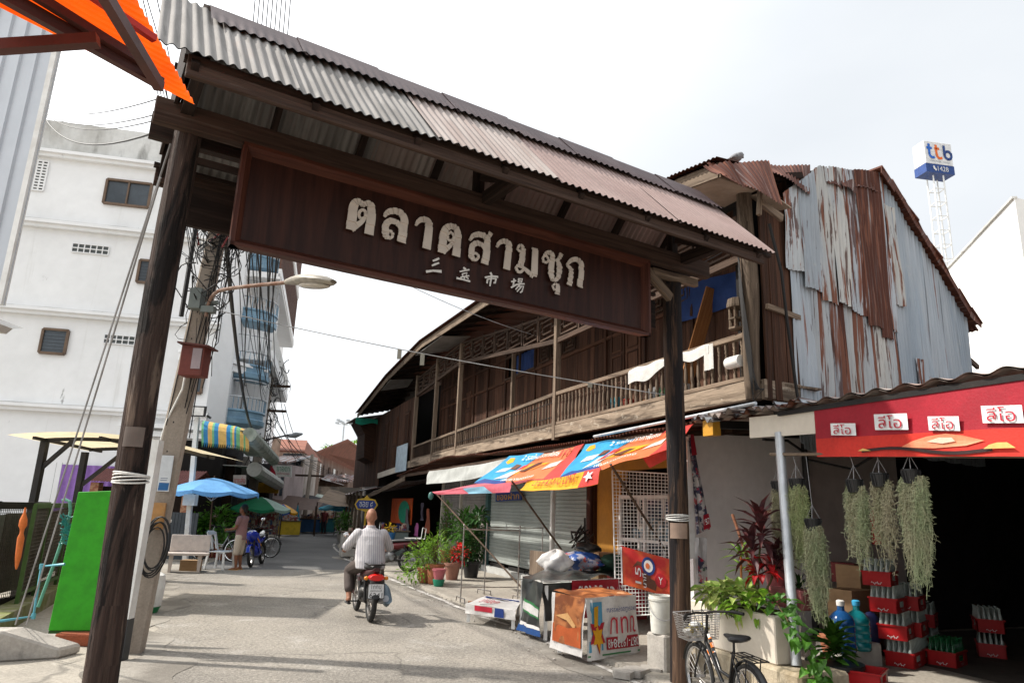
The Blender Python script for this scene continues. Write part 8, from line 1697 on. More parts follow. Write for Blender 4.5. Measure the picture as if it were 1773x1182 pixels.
for sg in (1, -1): mb = MB(); an = V((.55, sg * .25, .30)); mb.loft([(an + V((x, 0, -.095)), V((0, w_, 0)), V((0, 0, .012))) for x, w_ in ((-.08, .03), (0, .042), (.1, .048), (.2, .03))], 10); mb.build('sandal', BLACKP, pr_, smooth=True)
pr_.location = mk; pr_.rotation_euler = (0, 0, hdg)
# standing man
def standing(loc, rz, h, lab, skin_, shirt, legs_, hair, shorts=True, arms='fwd', hat=None, sleeve=.5):
 r = thing('person', (0, 0, 0), lab, 'person'); k = h / 1.65; s_ = lambda *p: V(p) * k
 mb = MB()
 mb.loft([(s_(0, 0, .80), s_(.10, 0, 0), s_(0, .155, 0)), (s_(.005, 0, .95), s_(.10, 0, 0), s_(0, .145, 0)), (s_(.01, 0, 1.15), s_(.105, 0, 0), s_(0, .165, 0)), (s_(0, 0, 1.30), s_(.09, 0, 0), s_(0, .175, 0)), (s_(0, 0, 1.375), s_(.06, 0, 0), s_(0, .09, 0))], 18)
 limb(mb, [s_(0, 0, 1.35), s_(.015, 0, 1.45)], [.052 * k, .05 * k]); head(mb, s_(.025, 0, 1.545), (1, 0, 0), .095 * k)
 for sg in (1, -1):
  sh = s_(0, sg * .185, 1.31)
  if arms == 'fwd': el, wr, dd = s_(.06, sg * .23, 1.06), s_(.28, sg * .17, 1.02), V((1, -sg * .2, 0))
  else: el, wr, dd = s_(-.02, sg * .23, 1.05), s_(.06, sg * .24, .82), V((.2, 0, -1))
  limb(mb, [sh, sh.lerp(el, .5), el], [.052 * k, .045 * k, .038 * k]); limb(mb, [el, el.lerp(wr, .4), wr], [.038 * k, .036 * k, .025 * k]); hand(mb, wr, dd, V((0, 0, -1)) if arms == 'fwd' else V((1, 0, -.3)), -sg, k)
  hp, kn, an = s_(0, sg * .085, .84), s_(.02, sg * .10, .46), s_(-.02, sg * .11, .08); limb(mb, [hp, hp.lerp(kn, .5), kn], [.088 * k, .075 * k, .054 * k]); limb(mb, [kn, kn.lerp(an, .35), an], [.052 * k, .054 * k, .034 * k]); limb(mb, [an + s_(-.03, 0, -.04), an + s_(.08, 0, -.05), an + s_(.17, sg * .01, -.06)], [.034 * k, .034 * k, .02 * k])
 fuse(mb, 'body', skin_, r, .012, 3)
 mb = MB(); mb.loft([(s_(0, 0, .76), s_(.13, 0, 0), s_(0, .175, 0)), (s_(.005, 0, .95), s_(.13, 0, 0), s_(0, .17, 0)), (s_(.01, 0, 1.15), s_(.13, 0, 0), s_(0, .185, 0)), (s_(0, 0, 1.30), s_(.11, 0, 0), s_(0, .19, 0)), (s_(0, 0, 1.39), s_(.06, 0, 0), s_(0, .075, 0))], 18)
 for sg in (1, -1):
  sh = s_(0, sg * .185, 1.31); el = s_(.06, sg * .23, 1.06) if arms == 'fwd' else s_(-.02, sg * .23, 1.05); limb(mb, [sh, sh.lerp(el, sleeve * .6), sh.lerp(el, sleeve)], [.07 * k, .068 * k, .062 * k])
  if sleeve >= 1: wr = s_(.28, sg * .17, 1.02) if arms == 'fwd' else s_(.06, sg * .24, .82); limb(mb, [el, wr], [.055 * k, .042 * k])
 fuse(mb, 'shirt', shirt, r, .012, 3)
 mb = MB(); mb.loft([(s_(0, 0, .74), s_(.115, 0, 0), s_(0, .165, 0)), (s_(0, 0, .92), s_(.115, 0, 0), s_(0, .16, 0))], 16)
 for sg in (1, -1):
  hp, kn, an = s_(0, sg * .085, .84), s_(.02, sg * .10, .44), s_(-.02, sg * .11, .10); limb(mb, [hp, hp.lerp(kn, .5), kn], [.105 * k, .10 * k, .088 * k])
  if not shorts: limb(mb, [kn, an], [.075 * k, .06 * k])
 fuse(mb, 'shorts' if shorts else 'trousers', legs_, r, .013, 2)
 mb = MB(); c = s_(.0, 0, 1.575)
 if hat: mb.ell(c + s_(0, 0, .02), s_(.115, 0, 0), s_(0, .10, 0), s_(0, 0, .095), 14, 10); mb.lathe(c + s_(.02, 0, .0), [(.16 * k, 0), (.10 * k, .02)], 16); fuse(mb, 'hat', hat, r, .012, 2)
 else: mb.ell(c - s_(.012, 0, -.015), s_(.10, 0, 0), s_(0, .088, 0), s_(0, 0, .105), 14, 10); mb.ell(c - s_(.05, 0, .05), s_(.055, 0, 0), s_(0, .078, 0), s_(0, 0, .08), 12, 8); fuse(mb, 'hair', hair, r, .012, 2)
 for sg in (1, -1): mb = MB(); an = s_(-.02, sg * .11, .08); mb.loft([(an + s_(x, sg * .005, -.075), s_(0, w_, 0), s_(0, 0, .014)) for x, w_ in ((-.07, .03), (0, .042), (.1, .045), (.19, .028))], 10); mb.build('sandal', paint('sandal_yellow', (.45, .22, .03)) if shorts else BLACKP, r, smooth=True)
 r.location = loc; r.rotation_euler = (0, 0, rz); return r
HAIR = mat('black_hair', (.012, .010, .009), rough=.6, var=.2)
DSK = mat('tan_skin', (.22, .09, .045), (.18, .07, .035), sc_=(12, 12, 12), rough=.55, var=.06, bump=.02)
standing(G(410, 986, .0), rad(172), 1.60, 'man in a mauve tee shirt and beige shorts standing by the blue motorcycle', DSK, cloth('shirt_mauve', (.27, .15, .15), thin=0), cloth('shorts_beige', (.50, .42, .33), thin=0), HAIR)
standing(G(484, 926, .0), rad(200), 1.42, 'woman in a blue jacket and pale hat at the yellow stall', DSK, cloth('jacket_blue', (.05, .20, .32), thin=0), cloth('trousers_navy', (.02, .03, .07), thin=0), HAIR, False, 'down', cloth('hat_lilac', (.42, .40, .52), thin=0), 1)
standing(G(548, 925, .0) + V((.0, 1.5, 0)), rad(250), 1.5, 'shopper in a dark red top among the far stalls', DSK, cloth('top_dark_red', (.16, .03, .03), thin=0), cloth('skirt_dark', (.03, .03, .035), thin=0), HAIR, False, 'down', None, .5)
standing(G(608, 934, .07) + V((.3, 3, 0)), rad(95), 1.55, 'person in dark clothes under the far right awning', DSK, cloth('top_black', (.03, .03, .035), thin=0), cloth('trousers_black', (.02, .02, .025), thin=0), HAIR, False, 'down', None, .5)
r = thing('person', (0, 0, 0), 'grey haired person in navy seated behind the terrazzo bench', 'person')
mb = MB(); mb.loft([(V((0, 0, .45)), V((.13, 0, 0)), V((0, .17, 0))), (V((.02, 0, .7)), V((.12, 0, 0)), V((0, .16, 0))), (V((.04, 0, .9)), V((.1, 0, 0)), V((0, .18, 0))), (V((.05, 0, 1.0)), V((.06, 0, 0)), V((0, .09, 0)))], 16); limb(mb, [(.05, 0, .98), (.07, 0, 1.08)], [.05, .05]); head(mb, (.09, 0, 1.17), (1, 0, -.2), .095)
for sg in (1, -1): limb(mb, [(.04, sg * .19, .92), (.1, sg * .22, .7), (.3, sg * .12, .66)], [.05, .042, .03]); hand(mb, V((.3, sg * .12, .66)), V((1, -sg * .4, 0)), V((0, 0, -1)), -sg, 1); limb(mb, [(.05, sg * .1, .48), (.42, sg * .12, .5), (.42, sg * .12, .08)], [.09, .065, .04]); limb(mb, [(.4, sg * .12, .05), (.54, sg * .12, .03)], [.035, .025])
fuse(mb, 'body', DSK, r, .013, 3)
mb = MB(); mb.loft([(V((0, 0, .44)), V((.15, 0, 0)), V((0, .19, 0))), (V((.02, 0, .7)), V((.145, 0, 0)), V((0, .18, 0))), (V((.04, 0, .9)), V((.12, 0, 0)), V((0, .195, 0))), (V((.05, 0, 1.01)), V((.065, 0, 0)), V((0, .08, 0)))], 16)
for sg in (1, -1): limb(mb, [(.04, sg * .19, .92), (.08, sg * .22, .76)], [.07, .062])
fuse(mb, 'blouse', cloth('blouse_navy', (.02, .025, .06), thin=0), r, .013, 2)
mb = MB(); mb.ell((.07, 0, 1.205), V((.105, 0, 0)), V((0, .095, 0)), V((0, 0, .10))); fuse(mb, 'hair', mat('grey_hair', (.20, .15, .12), rough=.7, var=.2), r, .013, 2)
mb = MB(); mb.box((.02, 0, 0), .36, .4, .43); mb.build('stool', paint('stool_red', (.30, .03, .03)), r)
r.location = G(351, 966, 0) + V((0, .6, 0)); r.rotation_euler = (0, 0, rad(-80))
sb = thing('motorcycle', (0, 0, 0), 'bright blue sports motorcycle parked nose out beside the standing man', 'motorcycle'); motorbike(sb, paint('bike_blue', (.012, .035, .40), rough=.2, coat=.5, spec=.6), sport=True)
mb = MB(); mb.loft([(V((x, 0, z)), V((0, w_, 0)), V((0, 0, h_))) for x, w_, h_, z in ((.0, .06, .035, .80), (-.2, .07, .04, .86), (-.3, .03, .02, .90))], 10); mb.build('tail', WHITE, sb, smooth=True)
mb = MB()
for sg in (1, -1): mb.loft([(V((x, sg * .16, z)), V((0, .012, 0)), V((0, 0, h_))) for x, z, h_ in ((.7, .52, .02), (.85, .6, .05), (1.05, .72, .02))], 8)
mb.build('yellow_flash', PYEL, sb)
a = G(434, 982, 0); dd = V((.10, -.995, 0)); b = a - dd * 1.22
sb.location = b; sb.rotation_euler = (rad(8), 0, math.atan2(dd.y, dd.x))
bicycle(G(464, 966, 0) + V((0, .15, 0)), rad(168), rad(5), 'dark bicycle standing behind the blue sports motorcycle', BIKEB, False, decal=False)
bicycle(G(402, 975, 0) + V((-.2, .5, 0)), rad(170), rad(6), 'grey bicycle held by the standing man', paint('bike_grey', (.30, .31, .32)), False, decal=False)
pm = thing('motorcycle', (0, 0, 0), 'dark motorcycle with a rear carrier parked left of the potted plants', 'motorcycle'); motorbike(pm, paint('bike_dark_red', (.10, .012, .015), rough=.3))
mb = MB()
for y in (-.16, .16):
 mb.tube([V((.1, y, .84)), V((-.34, y, .86)), V((-.36, y, 1.12))], .012, 6)
for k in range(4): mb.tube([V((.1 - k * .14, -.16, .85)), V((.1 - k * .14, .16, .85))], .01, 6)
mb.tube([V((-.36, -.16, 1.12)), V((-.36, .16, 1.12))], .012, 6); mb.build('carrier', WHITE, pm)
a = G(705, 990, .07); pm.location = a; pm.rotation_euler = (rad(6), 0, math.atan2(SU.y, SU.x) + rad(58))
# far houses, trees, masts
TILER = mat('clay_tiles', (.23, .09, .06), (.16, .065, .045), sc_=(2, 2, 2), rough=.85, var=.15, fine=12, bump=.3); OLDW = mat('old_far_timber', (.12, .075, .058), (.20, .15, .12), sc_=(2, 2, .6), rough=.9, var=.2, fine=(7, 7, 1), bump=.2)
h1 = thing('far_house', P(505, 830, 47), 'house with an orange tiled roof and a timber gable at the bend of the street', 'house')
a, b, c, d = P(484, 782, 46), P(527, 784, 46), P(532, 765, 50), P(487, 763, 50); g = P(552, 800, 51)
mb = MB(); mb.prism([a, b, c, d], UP * .12); mb.prism([c, b, g + V((0, 1, 0))], V((.02, .1, 0))); mb.build('roof', TILER, h1)
mb = MB(); x0, x1 = a.x + .3, b.x - .1; mb.box(((x0 + x1) / 2, 48, 0), x1 - x0, 3.5, a.z - .05); mb.build('wall', mat('far_plaster', (.40, .35, .32), (.26, .22, .19), sc_=(2, 2, 1), rough=.9, var=.1), h1)
mb = MB(); mb.prism([V((b.x - .1, 46.4, 0)), V((b.x - .1, 46.4, b.z)), V((c.x, 49.5, c.z)), V((g.x, 51.5, g.z)), V((g.x, 51.5, 0))], V((-.1, .1, 0))); mb.build('gable_wall', OLDW, h1)
for k in range(3): mb = MB(); q = P(492 + k * 12, 806, 46.1); mb.box((q.x, 46.2, q.z), .35, .06, .8); mb.build('window', GLASSD, h1)
h2 = thing('far_house_row', P(590, 830, 70), 'row of old timber houses with tiled roof and shutters receding to the right', 'house')
e0, e1 = P(549, 784, 56), P(642, 834, 108); dv = (e1 - e0); bk = V((-3.0, 1, 1.6)); e1.z = e0.z
mb = MB(); mb.prism([e0, e1, e1 + V((2, 8, 1.8)), e0 + V((.5, 8, 1.8))], UP * .15); mb.build('roof', TILER, h2)
wx = V((.25, .0, 0)); nrm = V((e1.y - e0.y, -(e1.x - e0.x), 0)).normalized()
mb = MB(); o0, o1 = e0 - nrm * .6, e1 - nrm * .6; mb.prism([V((o0.x, o0.y, 0)), V((o1.x, o1.y, 0)), o1 + V((0, 0, .4)), o0 + V((0, 0, .4))], -nrm * .2); mb.build('wall', OLDW, h2)
mb = MB(); mb.prism([V((o0.x, o0.y, 0)), V((o0.x, o0.y, o0.z + .2)), V((o0.x - 6, o0.y + 1, o0.z + 2.2)), V((o0.x - 8, o0.y + 1, o0.z)), V((o0.x - 8, o0.y + 1, 0))], V((0, .2, 0))); mb.build('gable_wall', OLDW, h2)
for k in range(9):
 t = .03 + k * .06; q = o0.lerp(o1, t); dvn = (o1 - o0).normalized(); mb = MB(); z = q.z - 2.0
 mb.prism([q + dvn * 0 + nrm * .06 + V((0, 0, z - q.z)), q + dvn * 1.3 + nrm * .06 + V((0, 0, z - q.z)), q + dvn * 1.3 + nrm * .06 + V((0, 0, z - q.z + 1.5)), q + nrm * .06 + V((0, 0, z - q.z + 1.5))], nrm * .04); mb.build('shutter', (W_BROWN, WHITE, OLDW)[k % 3], h2)
mb = MB(); z = 3.4; mb.prism([V((o0.x, o0.y, z + .5)), V((o1.x, o1.y, z + .5)), V((o1.x, o1.y, z)) + nrm * 2.2, V((o0.x, o0.y, z)) + nrm * 2.2], UP * .06); mb.build('awning_roof', RUST2, h2)
h3 = thing('far_brick_house', P(625, 840, 120), 'low brick house with a rust roof behind the timber row', 'house'); q = P(622, 845, 122); mb = MB(); mb.box((q.x, 123, 0), 5, 4, q.z + .4); mb.build('wall', mat('far_brick', (.36, .2, .15), (.45, .33, .27), sc_=(1, 1, 1), rough=.9, var=.15), h3)
mb = MB(); a, b = P(600, 822, 121), P(645, 836, 121); mb.prism([a, b, b + V((0, 3, 2)), a + V((0, 3, 2))], UP * .15); mb.build('roof', TILER, h3)
for k, (x0, x1, yt, Y, m, lab) in enumerate(((458, 492, 800, 42, mat('far_pink_wall', (.42, .34, .33), (.32, .26, .25), sc_=(1.5, 1.5, .5), rough=.9, var=.12), 'narrow pinkish shophouse just beyond the white apartment building'), (545, 600, 832, 62, OLDW, 'weathered timber shop under the far row of roofs'))):
 a, b = P(x0, yt, Y), P(x1, yt, Y); r = thing('far_shophouse', V((a.x, Y, 0)), lab, 'house'); mb = MB(); mb.box(((a.x + b.x) / 2, Y + 2.5, 0), b.x - a.x, 4, a.z); mb.build('wall', m, r)
 for j in range(4): mb = MB(); x = lerp(a.x, b.x, (j + .5) / 4); mb.box((x, Y + .48, a.z - 1.9), (b.x - a.x) * .14, .06, 1.1); mb.build('window', GLASSD if j % 2 else W_BROWN, r)
 mb = MB(); mb.prism([V((a.x - .2, Y + .2, a.z)), V((b.x + .3, Y + .2, a.z)), V((b.x + .3, Y + 4.5, a.z + .7)), V((a.x - .2, Y + 4.5, a.z + .7))], UP * .1); mb.build('roof', RUST2, r)
def tree(c, rx, rz, n_, lab, tr=.16, m=LF1, L_=.7):
 c = V(c); r = thing('broadleaf_tree', V((c.x, c.y, 0)), lab, 'tree'); mb = MB(); mb.tube([V((c.x, c.y, 0)), V((c.x + .1, c.y, c.z * .5)), c], [tr, tr * .8, tr * .4], 8)
 blobs = []
 for k in range(9): q = c + V((R.gauss(0, rx * .5), R.gauss(0, rx * .5), R.gauss(0, rz * .45))); blobs.append(q); mb.tube([V((c.x + .1, c.y, c.z * .55)), c.lerp(q, .5), q], [tr * .5, tr * .3, .03], 6)
 mb.build('trunk', STEM, r); mb = MB()
 for q in blobs: clump(mb, q, rx * .42, rx * .42, rz * .36, n_ // 9, L_, L_ * .5, .3)
 mb.build('crown', m, r)
for x, y, Y, rx, rz, lab in ((604, 800, 130, 3.6, 3.2, 'pale green tree behind the far roofs, left of the wooden shophouse'), (622, 812, 140, 4.0, 3.4, 'darker bushy tree close against the far end of the shophouse'), (590, 822, 150, 3.2, 2.6, 'low green tree over the end of the timber row')): tree(P(x, y, Y), rx, rz, 1500, lab, m=LF1 if x != 604 else LF3, L_=.8)
c = P(583, 870, 150); c.z = 0; top = P(586, 732, 150); mm = thing('floodlight_mast', c, 'tall thin floodlight mast standing far behind the houses', 'light mast'); mb = MB(); mb.cyl(c, V((c.x, 150, top.z)), .28, .14, 8); mb.build('mast', GALV, mm)
for k in range(8):
 a = 6.283 * k / 8; q = V((c.x + math.cos(a) * 1.5, 150 + math.sin(a) * 1.5, top.z - .2 + .5 * (k % 2))); mb = MB(); mb.tube([V((c.x, 150, top.z - .3)), q], .06, 5); mb.box(q, .7, .5, .4); mb.build('lamp_head', GALV, mm)
TX = 45.; tw = thing('sign_tower', P(1622, 460, TX), 'lattice tower with a blue and white bank sign box behind the right roofs', 'sign tower')
t0 = P(1636, 500, TX); tz0 = t0.z; tcx = P(1630, 400, TX).x; ty = TX
zt = P(1618, 308, TX).z; hw = .36
mb = MB()
for sx in (1, -1):
 for sy in (1, -1): mb.cyl((tcx + sx * hw, ty + sy * hw, 0), (tcx + sx * hw, ty + sy * hw, zt), .05, n=6)
k = 0; z = 6.
while z < zt:
 for sx in (1, -1): mb.cyl((tcx + sx * hw, ty - hw, z), (tcx + sx * hw, ty + hw, z), .035, n=5); mb.cyl((tcx - hw, ty + sx * hw, z), (tcx + hw, ty + sx * hw, z), .035, n=5)
 z += 1.05
mb.build('lattice', paint('tower_white', (.72, .72, .70)), tw)
zb = P(1618, 306, TX).z; zT = P(1618, 253, TX).z; bw = 2.25; sxv = V((.985, .17, 0)); syv = V((-.17, .985, 0)); bc = V((tcx, ty, zb))
def BX(a, z, o=0): return bc + sxv * a * bw / 2 + V((0, 0, lerp(0, zT - zb, z))) - syv * (.55 + o)
mb = MB(); mb.box(bc + V((0, 0, (zT - zb) * .27)), bw, 1.1, (zT - zb) * .73, sxv, syv); mb.build('light_box', paint('box_white', (.66, .66, .66)), tw, bevel=.04)
NAVB = paint('bank_navy', (.02, .055, .20)); mb = MB(); mb.box(bc, bw + .02, 1.12, (zT - zb) * .268, sxv, syv); mb.build('base_band', NAVB, tw)
fb_ = lambda u, v: BX(lerp(-1, 1, u), v)
BBL = paint('bank_blue', (.02, .12, .48)); BOR = paint('bank_orange', (.70, .14, .02))
def stroke(m, pts, w_, nm='logo_mark', cl=False):
 mb = MB(); ribbon(mb, pts, w_, lambda a, b, o: BX(a * 2 - 1, b, .03 + o), 0, cl); o = mb.build(nm, m, tw, weld=False); s_ = o.modifiers.new('s', 'SOLIDIFY'); s_.thickness = .02
cv_ = lambda cx: [(cx, .90), (cx, .60), (cx + .02, .52), (cx + .07, .475), (cx + .13, .47), (cx + .18, .50)]
stroke(BBL, cv_(.16), .075); stroke(BBL, [(.08, .775), (.27, .775)], .07); stroke(BOR, cv_(.42), .075); stroke(BOR, [(.36, .775), (.53, .775)], .07)
stroke(NAVB, [(.70, .90), (.70, .58)], .075); stroke(NAVB, [(.83 + .125 * math.cos(6.283 * k / 20), .60 + .125 * math.sin(6.283 * k / 20)) for k in range(20)], .075, cl=True)
m_ = MB(); text_on(m_, 'Make REAL Change', fb_, .16, .33, .88, .39, .03); m_.build('small_lettering', paint('bank_grey', (.3, .32, .36)), tw, weld=False)
m_ = MB(); text_on(m_, '1428', fb_, .40, .06, .78, .21, .03); m_.build('lettering', WHP, tw, weld=False); stroke(WHP, [(.26, .20), (.27, .13), (.34, .07)], .06, 'phone_mark')
a, b = P(1612, 464, 22), P(1762, 380, 15.5)
wb = thing('white_building', V((a.x, 22, 0)), 'plain white building wall with a sloping stained top edge at the far right', 'building'); mb = MB(); z = (a.z + b.z) / 2; a.z = b.z = z
mb.prism([V((a.x - 4, 33, 0)), V((a.x, a.y, 0)), V((b.x, b.y, 0)), V((b.x + 12, b.y + 4, 0)), V((b.x + 12, 36, 0))], V((0, 0, z))); mb.build('wall', PLW, wb)
mb = MB(); mb.beam(a + V((0, 0, .0)), b, .12, .05); mb.build('coping', PLASTD, wb)
# second pole, wires, small hung things
PB2 = P(424, 930, 29.5); PB2.z = 0; PT2 = P(472, 628, 29.5); p2 = thing('utility_pole', PB2, 'second leaning utility pole further down the left side with tangled cables', 'utility pole')
mb = MB(); mb.beam(PB2, PT2, .36, .3, w2=.24, h2=.2, up=V((0, 1, 0))); mb.build('shaft', CONCP, p2)
mb = MB()
for z in (.72, .86): q = PB2.lerp(PT2, z); mb.beam(q - V((1.0, .3, 0)), q + V((1.0, -.3, 0)), .1, .1)
mb.build('crossarm', W_LAT, p2)
l2 = thing('street_lamp', PB2.lerp(PT2, .5), 'small distant street lamp arm on the second utility pole', 'street lamp'); mb = MB(); mb.tube([P(455, 762, 29), P(480, 757, 28.6), P(503, 752, 28.2)], .035, 6); mb.build('arm', BLACKM, l2); q = P(500, 755, 28.2); e_ = P(523, 751, 27.6); mb = MB(); mb.tube([q, q.lerp(e_, .5), e_], [.05, .12, .04], 8); mb.build('head', GALV, l2, smooth=True)
mb = MB()
for k in range(60):
 q = PB2.lerp(PT2, R.uniform(.4, 1.0)) + V((R.gauss(.1, .25), R.gauss(0, .3), 0)); rr_ = R.uniform(.15, .42); a0 = R.random() * 6; mb.tube([q + V((rr_ * .5 * math.cos(a0 + i * .45), .1 * math.sin(i), rr_ * math.sin(a0 + i * .45))) for i in range(11)], R.choice([.012, .016, .022]), 4)
setp(mb.build('cable_tangle', CABLE), 'tangled cables looped along the second utility pole', 'cables', kind='stuff')
for k, (xa, ya, xb, yb, Y) in enumerate(((526, 786, 511, 880, 46), (541, 786, 527, 893, 44))):
 a, b = P(xa, ya, Y), P(xb, yb, Y); b.z = 0; r = thing('utility_pole', b, ['leftmost thin leaning pole in front of the orange roofed house', 'thin leaning pole with crossarms right of the orange roofed house'][k], 'utility pole'); mb = MB(); mb.cyl(b, a, .15, .1, 8); mb.build('shaft', CONCP, r); mb = MB(); q = b.lerp(a, .72); mb.beam(q - V((.9, 0, 0)), q + V((.9, 0, 0)), .1, .12); mb.build('crossarm', W_LAT, r)
def wire(a, b, sag, r_, lab, group=None, m=CABLE, n=14):
 mb = MB(); mb.tube(sag_line(a, b, sag, n), r_, 5); return setp(mb.build('overhead_wire', m, smooth=True), lab, 'wire', group)
top = PO(6.9)
for k in range(9):
 x0 = 432 + k * 8.2; wire(PO(7.0, .1 + k * .06, -.1), P(x0, -60, 6.0 + .08 * k) + V((0, -.0, 1.6)), .0, .007, 'thin black cable rising behind the gate roof ridge', 'cables rising behind the gate roof')
for k in range(14):
 e_ = PB2.lerp(PT2, .78 + .018 * (k % 7)) + V((R.uniform(-.9, .9), -.3, 0)); wire(PO(5.2 + .1 * (k % 5), .18 + .05 * k, .1), e_, R.uniform(.2, .9), R.choice([.008, .010, .013]), 'black cable sagging from the near leaning pole to the second pole', 'cables between the two leaning poles')
wire(PO(5.3, .12, -.1), PB2.lerp(PT2, .60), 1.0, .032, 'thick black cable bundle sagging from the near leaning pole to the second pole')
for k in range(7):
 e_ = P(541, 800, 44) + V((R.uniform(-.8, .8), 0, R.uniform(-.6, .3))); wire(PB2.lerp(PT2, .72 + .02 * k) + V((R.uniform(-.9, .9), -.3, 0)), e_, R.uniform(.3, 1.0), .014, 'black cable running from the second pole to the far thin poles', 'cables beyond the second pole')
for k in range(4): wire(P(541, 800 + 4 * k, 44), P(700, 830 - 5 * k, 62), .8, .016, 'faint far cable crossing towards the right hand houses', 'cables beyond the second pole')
for y0, y1, sg in ((187, 170, .25), (196, 196, .3), (197, 206, .35), (208, 226, .5)): wire(P(80, y0, 20), P(278, y1, 9), sg, .010 if y0 < 205 else .016, 'dark cable strung from the white building to the leaning pole', 'cables from the white building')
wire(PO(6.5, -.28, -.1), PO(3.9, -.12, -.12), -.05, .03, 'thick black cable dropping beside the gate post top')
for k in range(4): wire(P(262 + 7 * k, 120, 7.8), PO(4.8 - .2 * k, -.1 + .03 * k, -.1), .0, .006, 'thin black cable dropping behind the gate post', 'cables dropping behind the gate post')
for k, (x0, x1, y1) in enumerate(((240, 272, 66), (246, 288, 60), (266, 290, 70))): wire(P(x0, -30, 6.0), P(x1 + 20, 180, 7.9), .0, .006, 'thin black cable passing between the awning and the gate roof', 'cables beside the gate roof')
a, b = PO(4.05, .1, -.05), GP(5.26, -.09, 3.05); wr_ = sag_line(a, b, .06, 20); mb = MB(); mb.tube(wr_, .006, 5); setp(mb.build('cross_wire', CABLEG), 'thin wire strung across the street under the market sign', 'wire')
mid = wr_[8]
for k, (x, y, dz) in enumerate(((703, 515, .12), (728, 525, .14), (1030, 577, .05))):
 q = min(wr_, key=lambda p: abs((p - CAM).dot(_R) / (p - CAM).dot(_F) * FPX + 886.5 - x)); mb = MB(); mb.box(q - V((0, 0, dz)), .05, .012, dz); setp(mb.build('hanging_tag', mat('tag_card', (.30, .29, .25), rough=.8, var=.1), base=q), ['left one of two close paper tags hanging on the cross wire', 'right one of two close paper tags hanging on the cross wire', 'single small tag on the cross wire near the right post'][k], 'tag')
wire(P(700, 490, 14), P(960, 590, 16), .1, .008, 'thin second wire crossing toward the wooden balcony', None, CABLEG)
mb = MB(); c = S(.25, -.1, 3.72); mb.lathe(c + SU * -.1, [(.075, 0), (.08, .02), (.08, .24), (.075, .26)], 16, ax=SN, ay=UP, az=SU); setp(mb.build('white_canister', WHITE, smooth=True, base=c), 'white cylindrical lamp housing on the corner of the balcony rail', 'lamp')
c = S(.3, -.02, 4.18); ln = thing('wooden_lantern', c, 'small weathered wooden spirit lantern on the balcony corner', 'lantern'); mb = MB()
for k in range(6): a = 6.283 * k / 6; mb.tube([c + V((.09 * math.cos(a), .09 * math.sin(a), 0)), c + V((.09 * math.cos(a), .09 * math.sin(a), .3))], .014, 6)
for z in (0, .13): mb.lathe(c + V((0, 0, z)), [(.11, 0), (.11, .025)], 6)
mb.build('cage', W_GREY, ln); mb = MB(); mb.lathe(c + V((0, 0, .3)), [(.13, 0), (.13, .03), (.11, .12), (.09, .13)], 8); mb.build('cap', W_GREY, ln)
WRAG = cloth('rag_white', (.62, .61, .58), thin=.2); mb = MB(); t0, t1 = .85, 3.0
def rag(i, j): t = lerp(t0, t1, i); return S(t, lerp(.06, -.07, min(1, j * 2.2)), lerp(4.13, 4.06 - (.10 + .30 * max(0, i - .45) + .05 * math.sin(i * 11)) * max(0, j - .3) * 1.4, min(1, j * 1.2)) + .012 * math.sin(i * 23))
mb.grid(rag, 40, 8); rg_ = mb.build('white_cloth', WRAG, smooth=True); setp(rg_, 'white cloth banner slung over the near balcony rail', 'cloth')
mb = MB(); mb.grid(lambda i, j: S(lerp(.75, .95, i), -.07 - .01 * math.sin(i * 9), lerp(3.72, 4.08, j)), 5, 6); setp(mb.build('grey_rag', WRAG, smooth=True), 'narrow white rag hanging from the balcony rail near the corner', 'cloth')
fn = bilin(S(3.1, .93, 5.05), S(.5, .93, 5.0), S(.5, .93, 5.45), S(3.1, .93, 5.75), .05, .03, 1); mb = MB(); mb.grid(fn, 20, 6); setp(mb.build('blue_tarp', BLUE, smooth=True), 'dark blue tarp pinned high on the balcony wall behind the right post', 'tarp')
mb = MB(); mb.beam(S(2.45, .55, 3.45), S(1.95, .9, 5.38), .24, .03, up=SU); setp(mb.build('new_plank', W_ORANGE), 'fresh orange brown plank leaning against the balcony wall', 'plank')
for k in range(7): q = S(4.2 - k * .32, .45, 3.46); mb = MB(); mb.box(q, R.uniform(.15, .3), .2, R.uniform(.15, .42), SU, SN); setp(mb.build('stored_box', paint(['st_teal', 'st_red', 'st_blue', 'st_orange', 'st_grey', 'st_green', 'st_white'][k], [(.03, .2, .25), (.35, .05, .03), (.03, .08, .3), (.4, .14, .03), (.2, .2, .2), (.05, .2, .08), (.5, .5, .5)][k]), base=q), ['teal', 'red', 'blue', 'orange', 'grey', 'green', 'white'][k] + ' box stored behind the near balcony balusters', 'box')
c = onPl(1272, 273, EW(0, 0, -.4), GN); lm = thing('pigeon', c - V((0, 0, .12)), 'grey pigeon perched on the rusty ridge of the wooden shophouse', 'bird'); PG = mat('pigeon_grey', (.16, .16, .17), (.30, .30, .31), sc_=(9, 9, 9), rough=.8, var=.15); mb = MB()
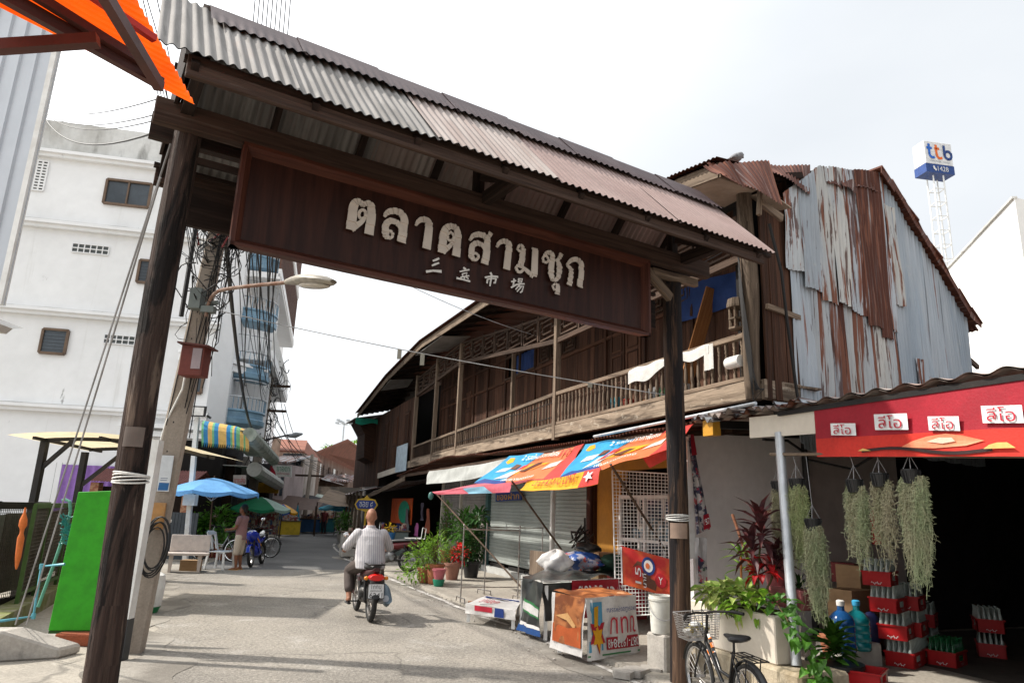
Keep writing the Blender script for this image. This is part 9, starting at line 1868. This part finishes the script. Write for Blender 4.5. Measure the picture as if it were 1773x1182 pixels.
mb.loft([(c + GD * x + V((0, 0, z)), GN * w_, UP * h_) for x, z, w_, h_ in ((-.2, -.10, .02, .008), (-.12, -.06, .035, .015), (-.06, -.03, .06, .05), (.02, .01, .075, .07), (.09, .04, .07, .075), (.13, .07, .05, .06), (.16, .08, .03, .04), (.19, .06, .01, .012))], 12); mb.build('body', PG, lm, smooth=True)
mb = MB(); mb.loft([(c + GD * x + V((0, 0, z)) + GN * .05, GN * .03, UP * h_) for x, z, h_ in ((-.15, -.07, .01), (-.04, -.01, .04), (.07, .04, .05), (.11, .05, .02))], 8); mb.build('wing', mat('pigeon_wing', (.26, .26, .27), (.08, .08, .085), sc_=(14, 14, 14), rough=.8, var=.2), lm, smooth=True)
mb = MB()
for q in (-.02, .02): mb.tube([c + GD * .03 + GN * q - V((0, 0, .04)), c + GD * .04 + GN * q - V((0, 0, .13))], .006, 5)
mb.build('legs', paint('pigeon_leg', (.3, .08, .06)), lm)
for k, z in enumerate((5.55, 5.25, 5.38)):
 q = S(.2, -.16, z); mb = MB(); mb.lathe(q, [(.02, 0), (.035, .02), (.02, .04), (.035, .06), (.02, .08)], 10); setp(mb.build('insulator', WHITE if k < 2 else paint('insulator_red', (.6, .02, .02)), smooth=True, base=q), ['upper white insulator on the balcony corner post', 'lower white insulator on the balcony corner post', 'red insulator on the balcony corner post'][k], 'insulator')
 wire(q + V((0, 0, .04)), GP(5.1, -.3, 4.45 - .05 * k), .06, .006, 'thin cable from the balcony corner post into the gate roof', 'cables into the gate roof')
mb = MB(); mb.tube([EW(.05, 5.5, .2), EW(.30, 4.9, .16), EW(.42, 4.2, .12), EW(.5, 3.3, .14), EW(.52, 2.9, .2)], .022, 6); setp(mb.build('drop_cable', CABLE, smooth=True), 'thick black service cable dropping down the plank end wall', 'cable')
mb = MB()
for k in range(9): z = 5.3 - k * .08; mb.tube([S(.1, -.12, z), S(.02, -.14, z - .7), S(-.05, -.1, z - 1.5), S(-.04 - .02 * k, -.06, 3.3)], .007, 4)
setp(mb.build('corner_cables', CABLE), 'bundle of thin black cables running down the balcony corner post', 'cables')
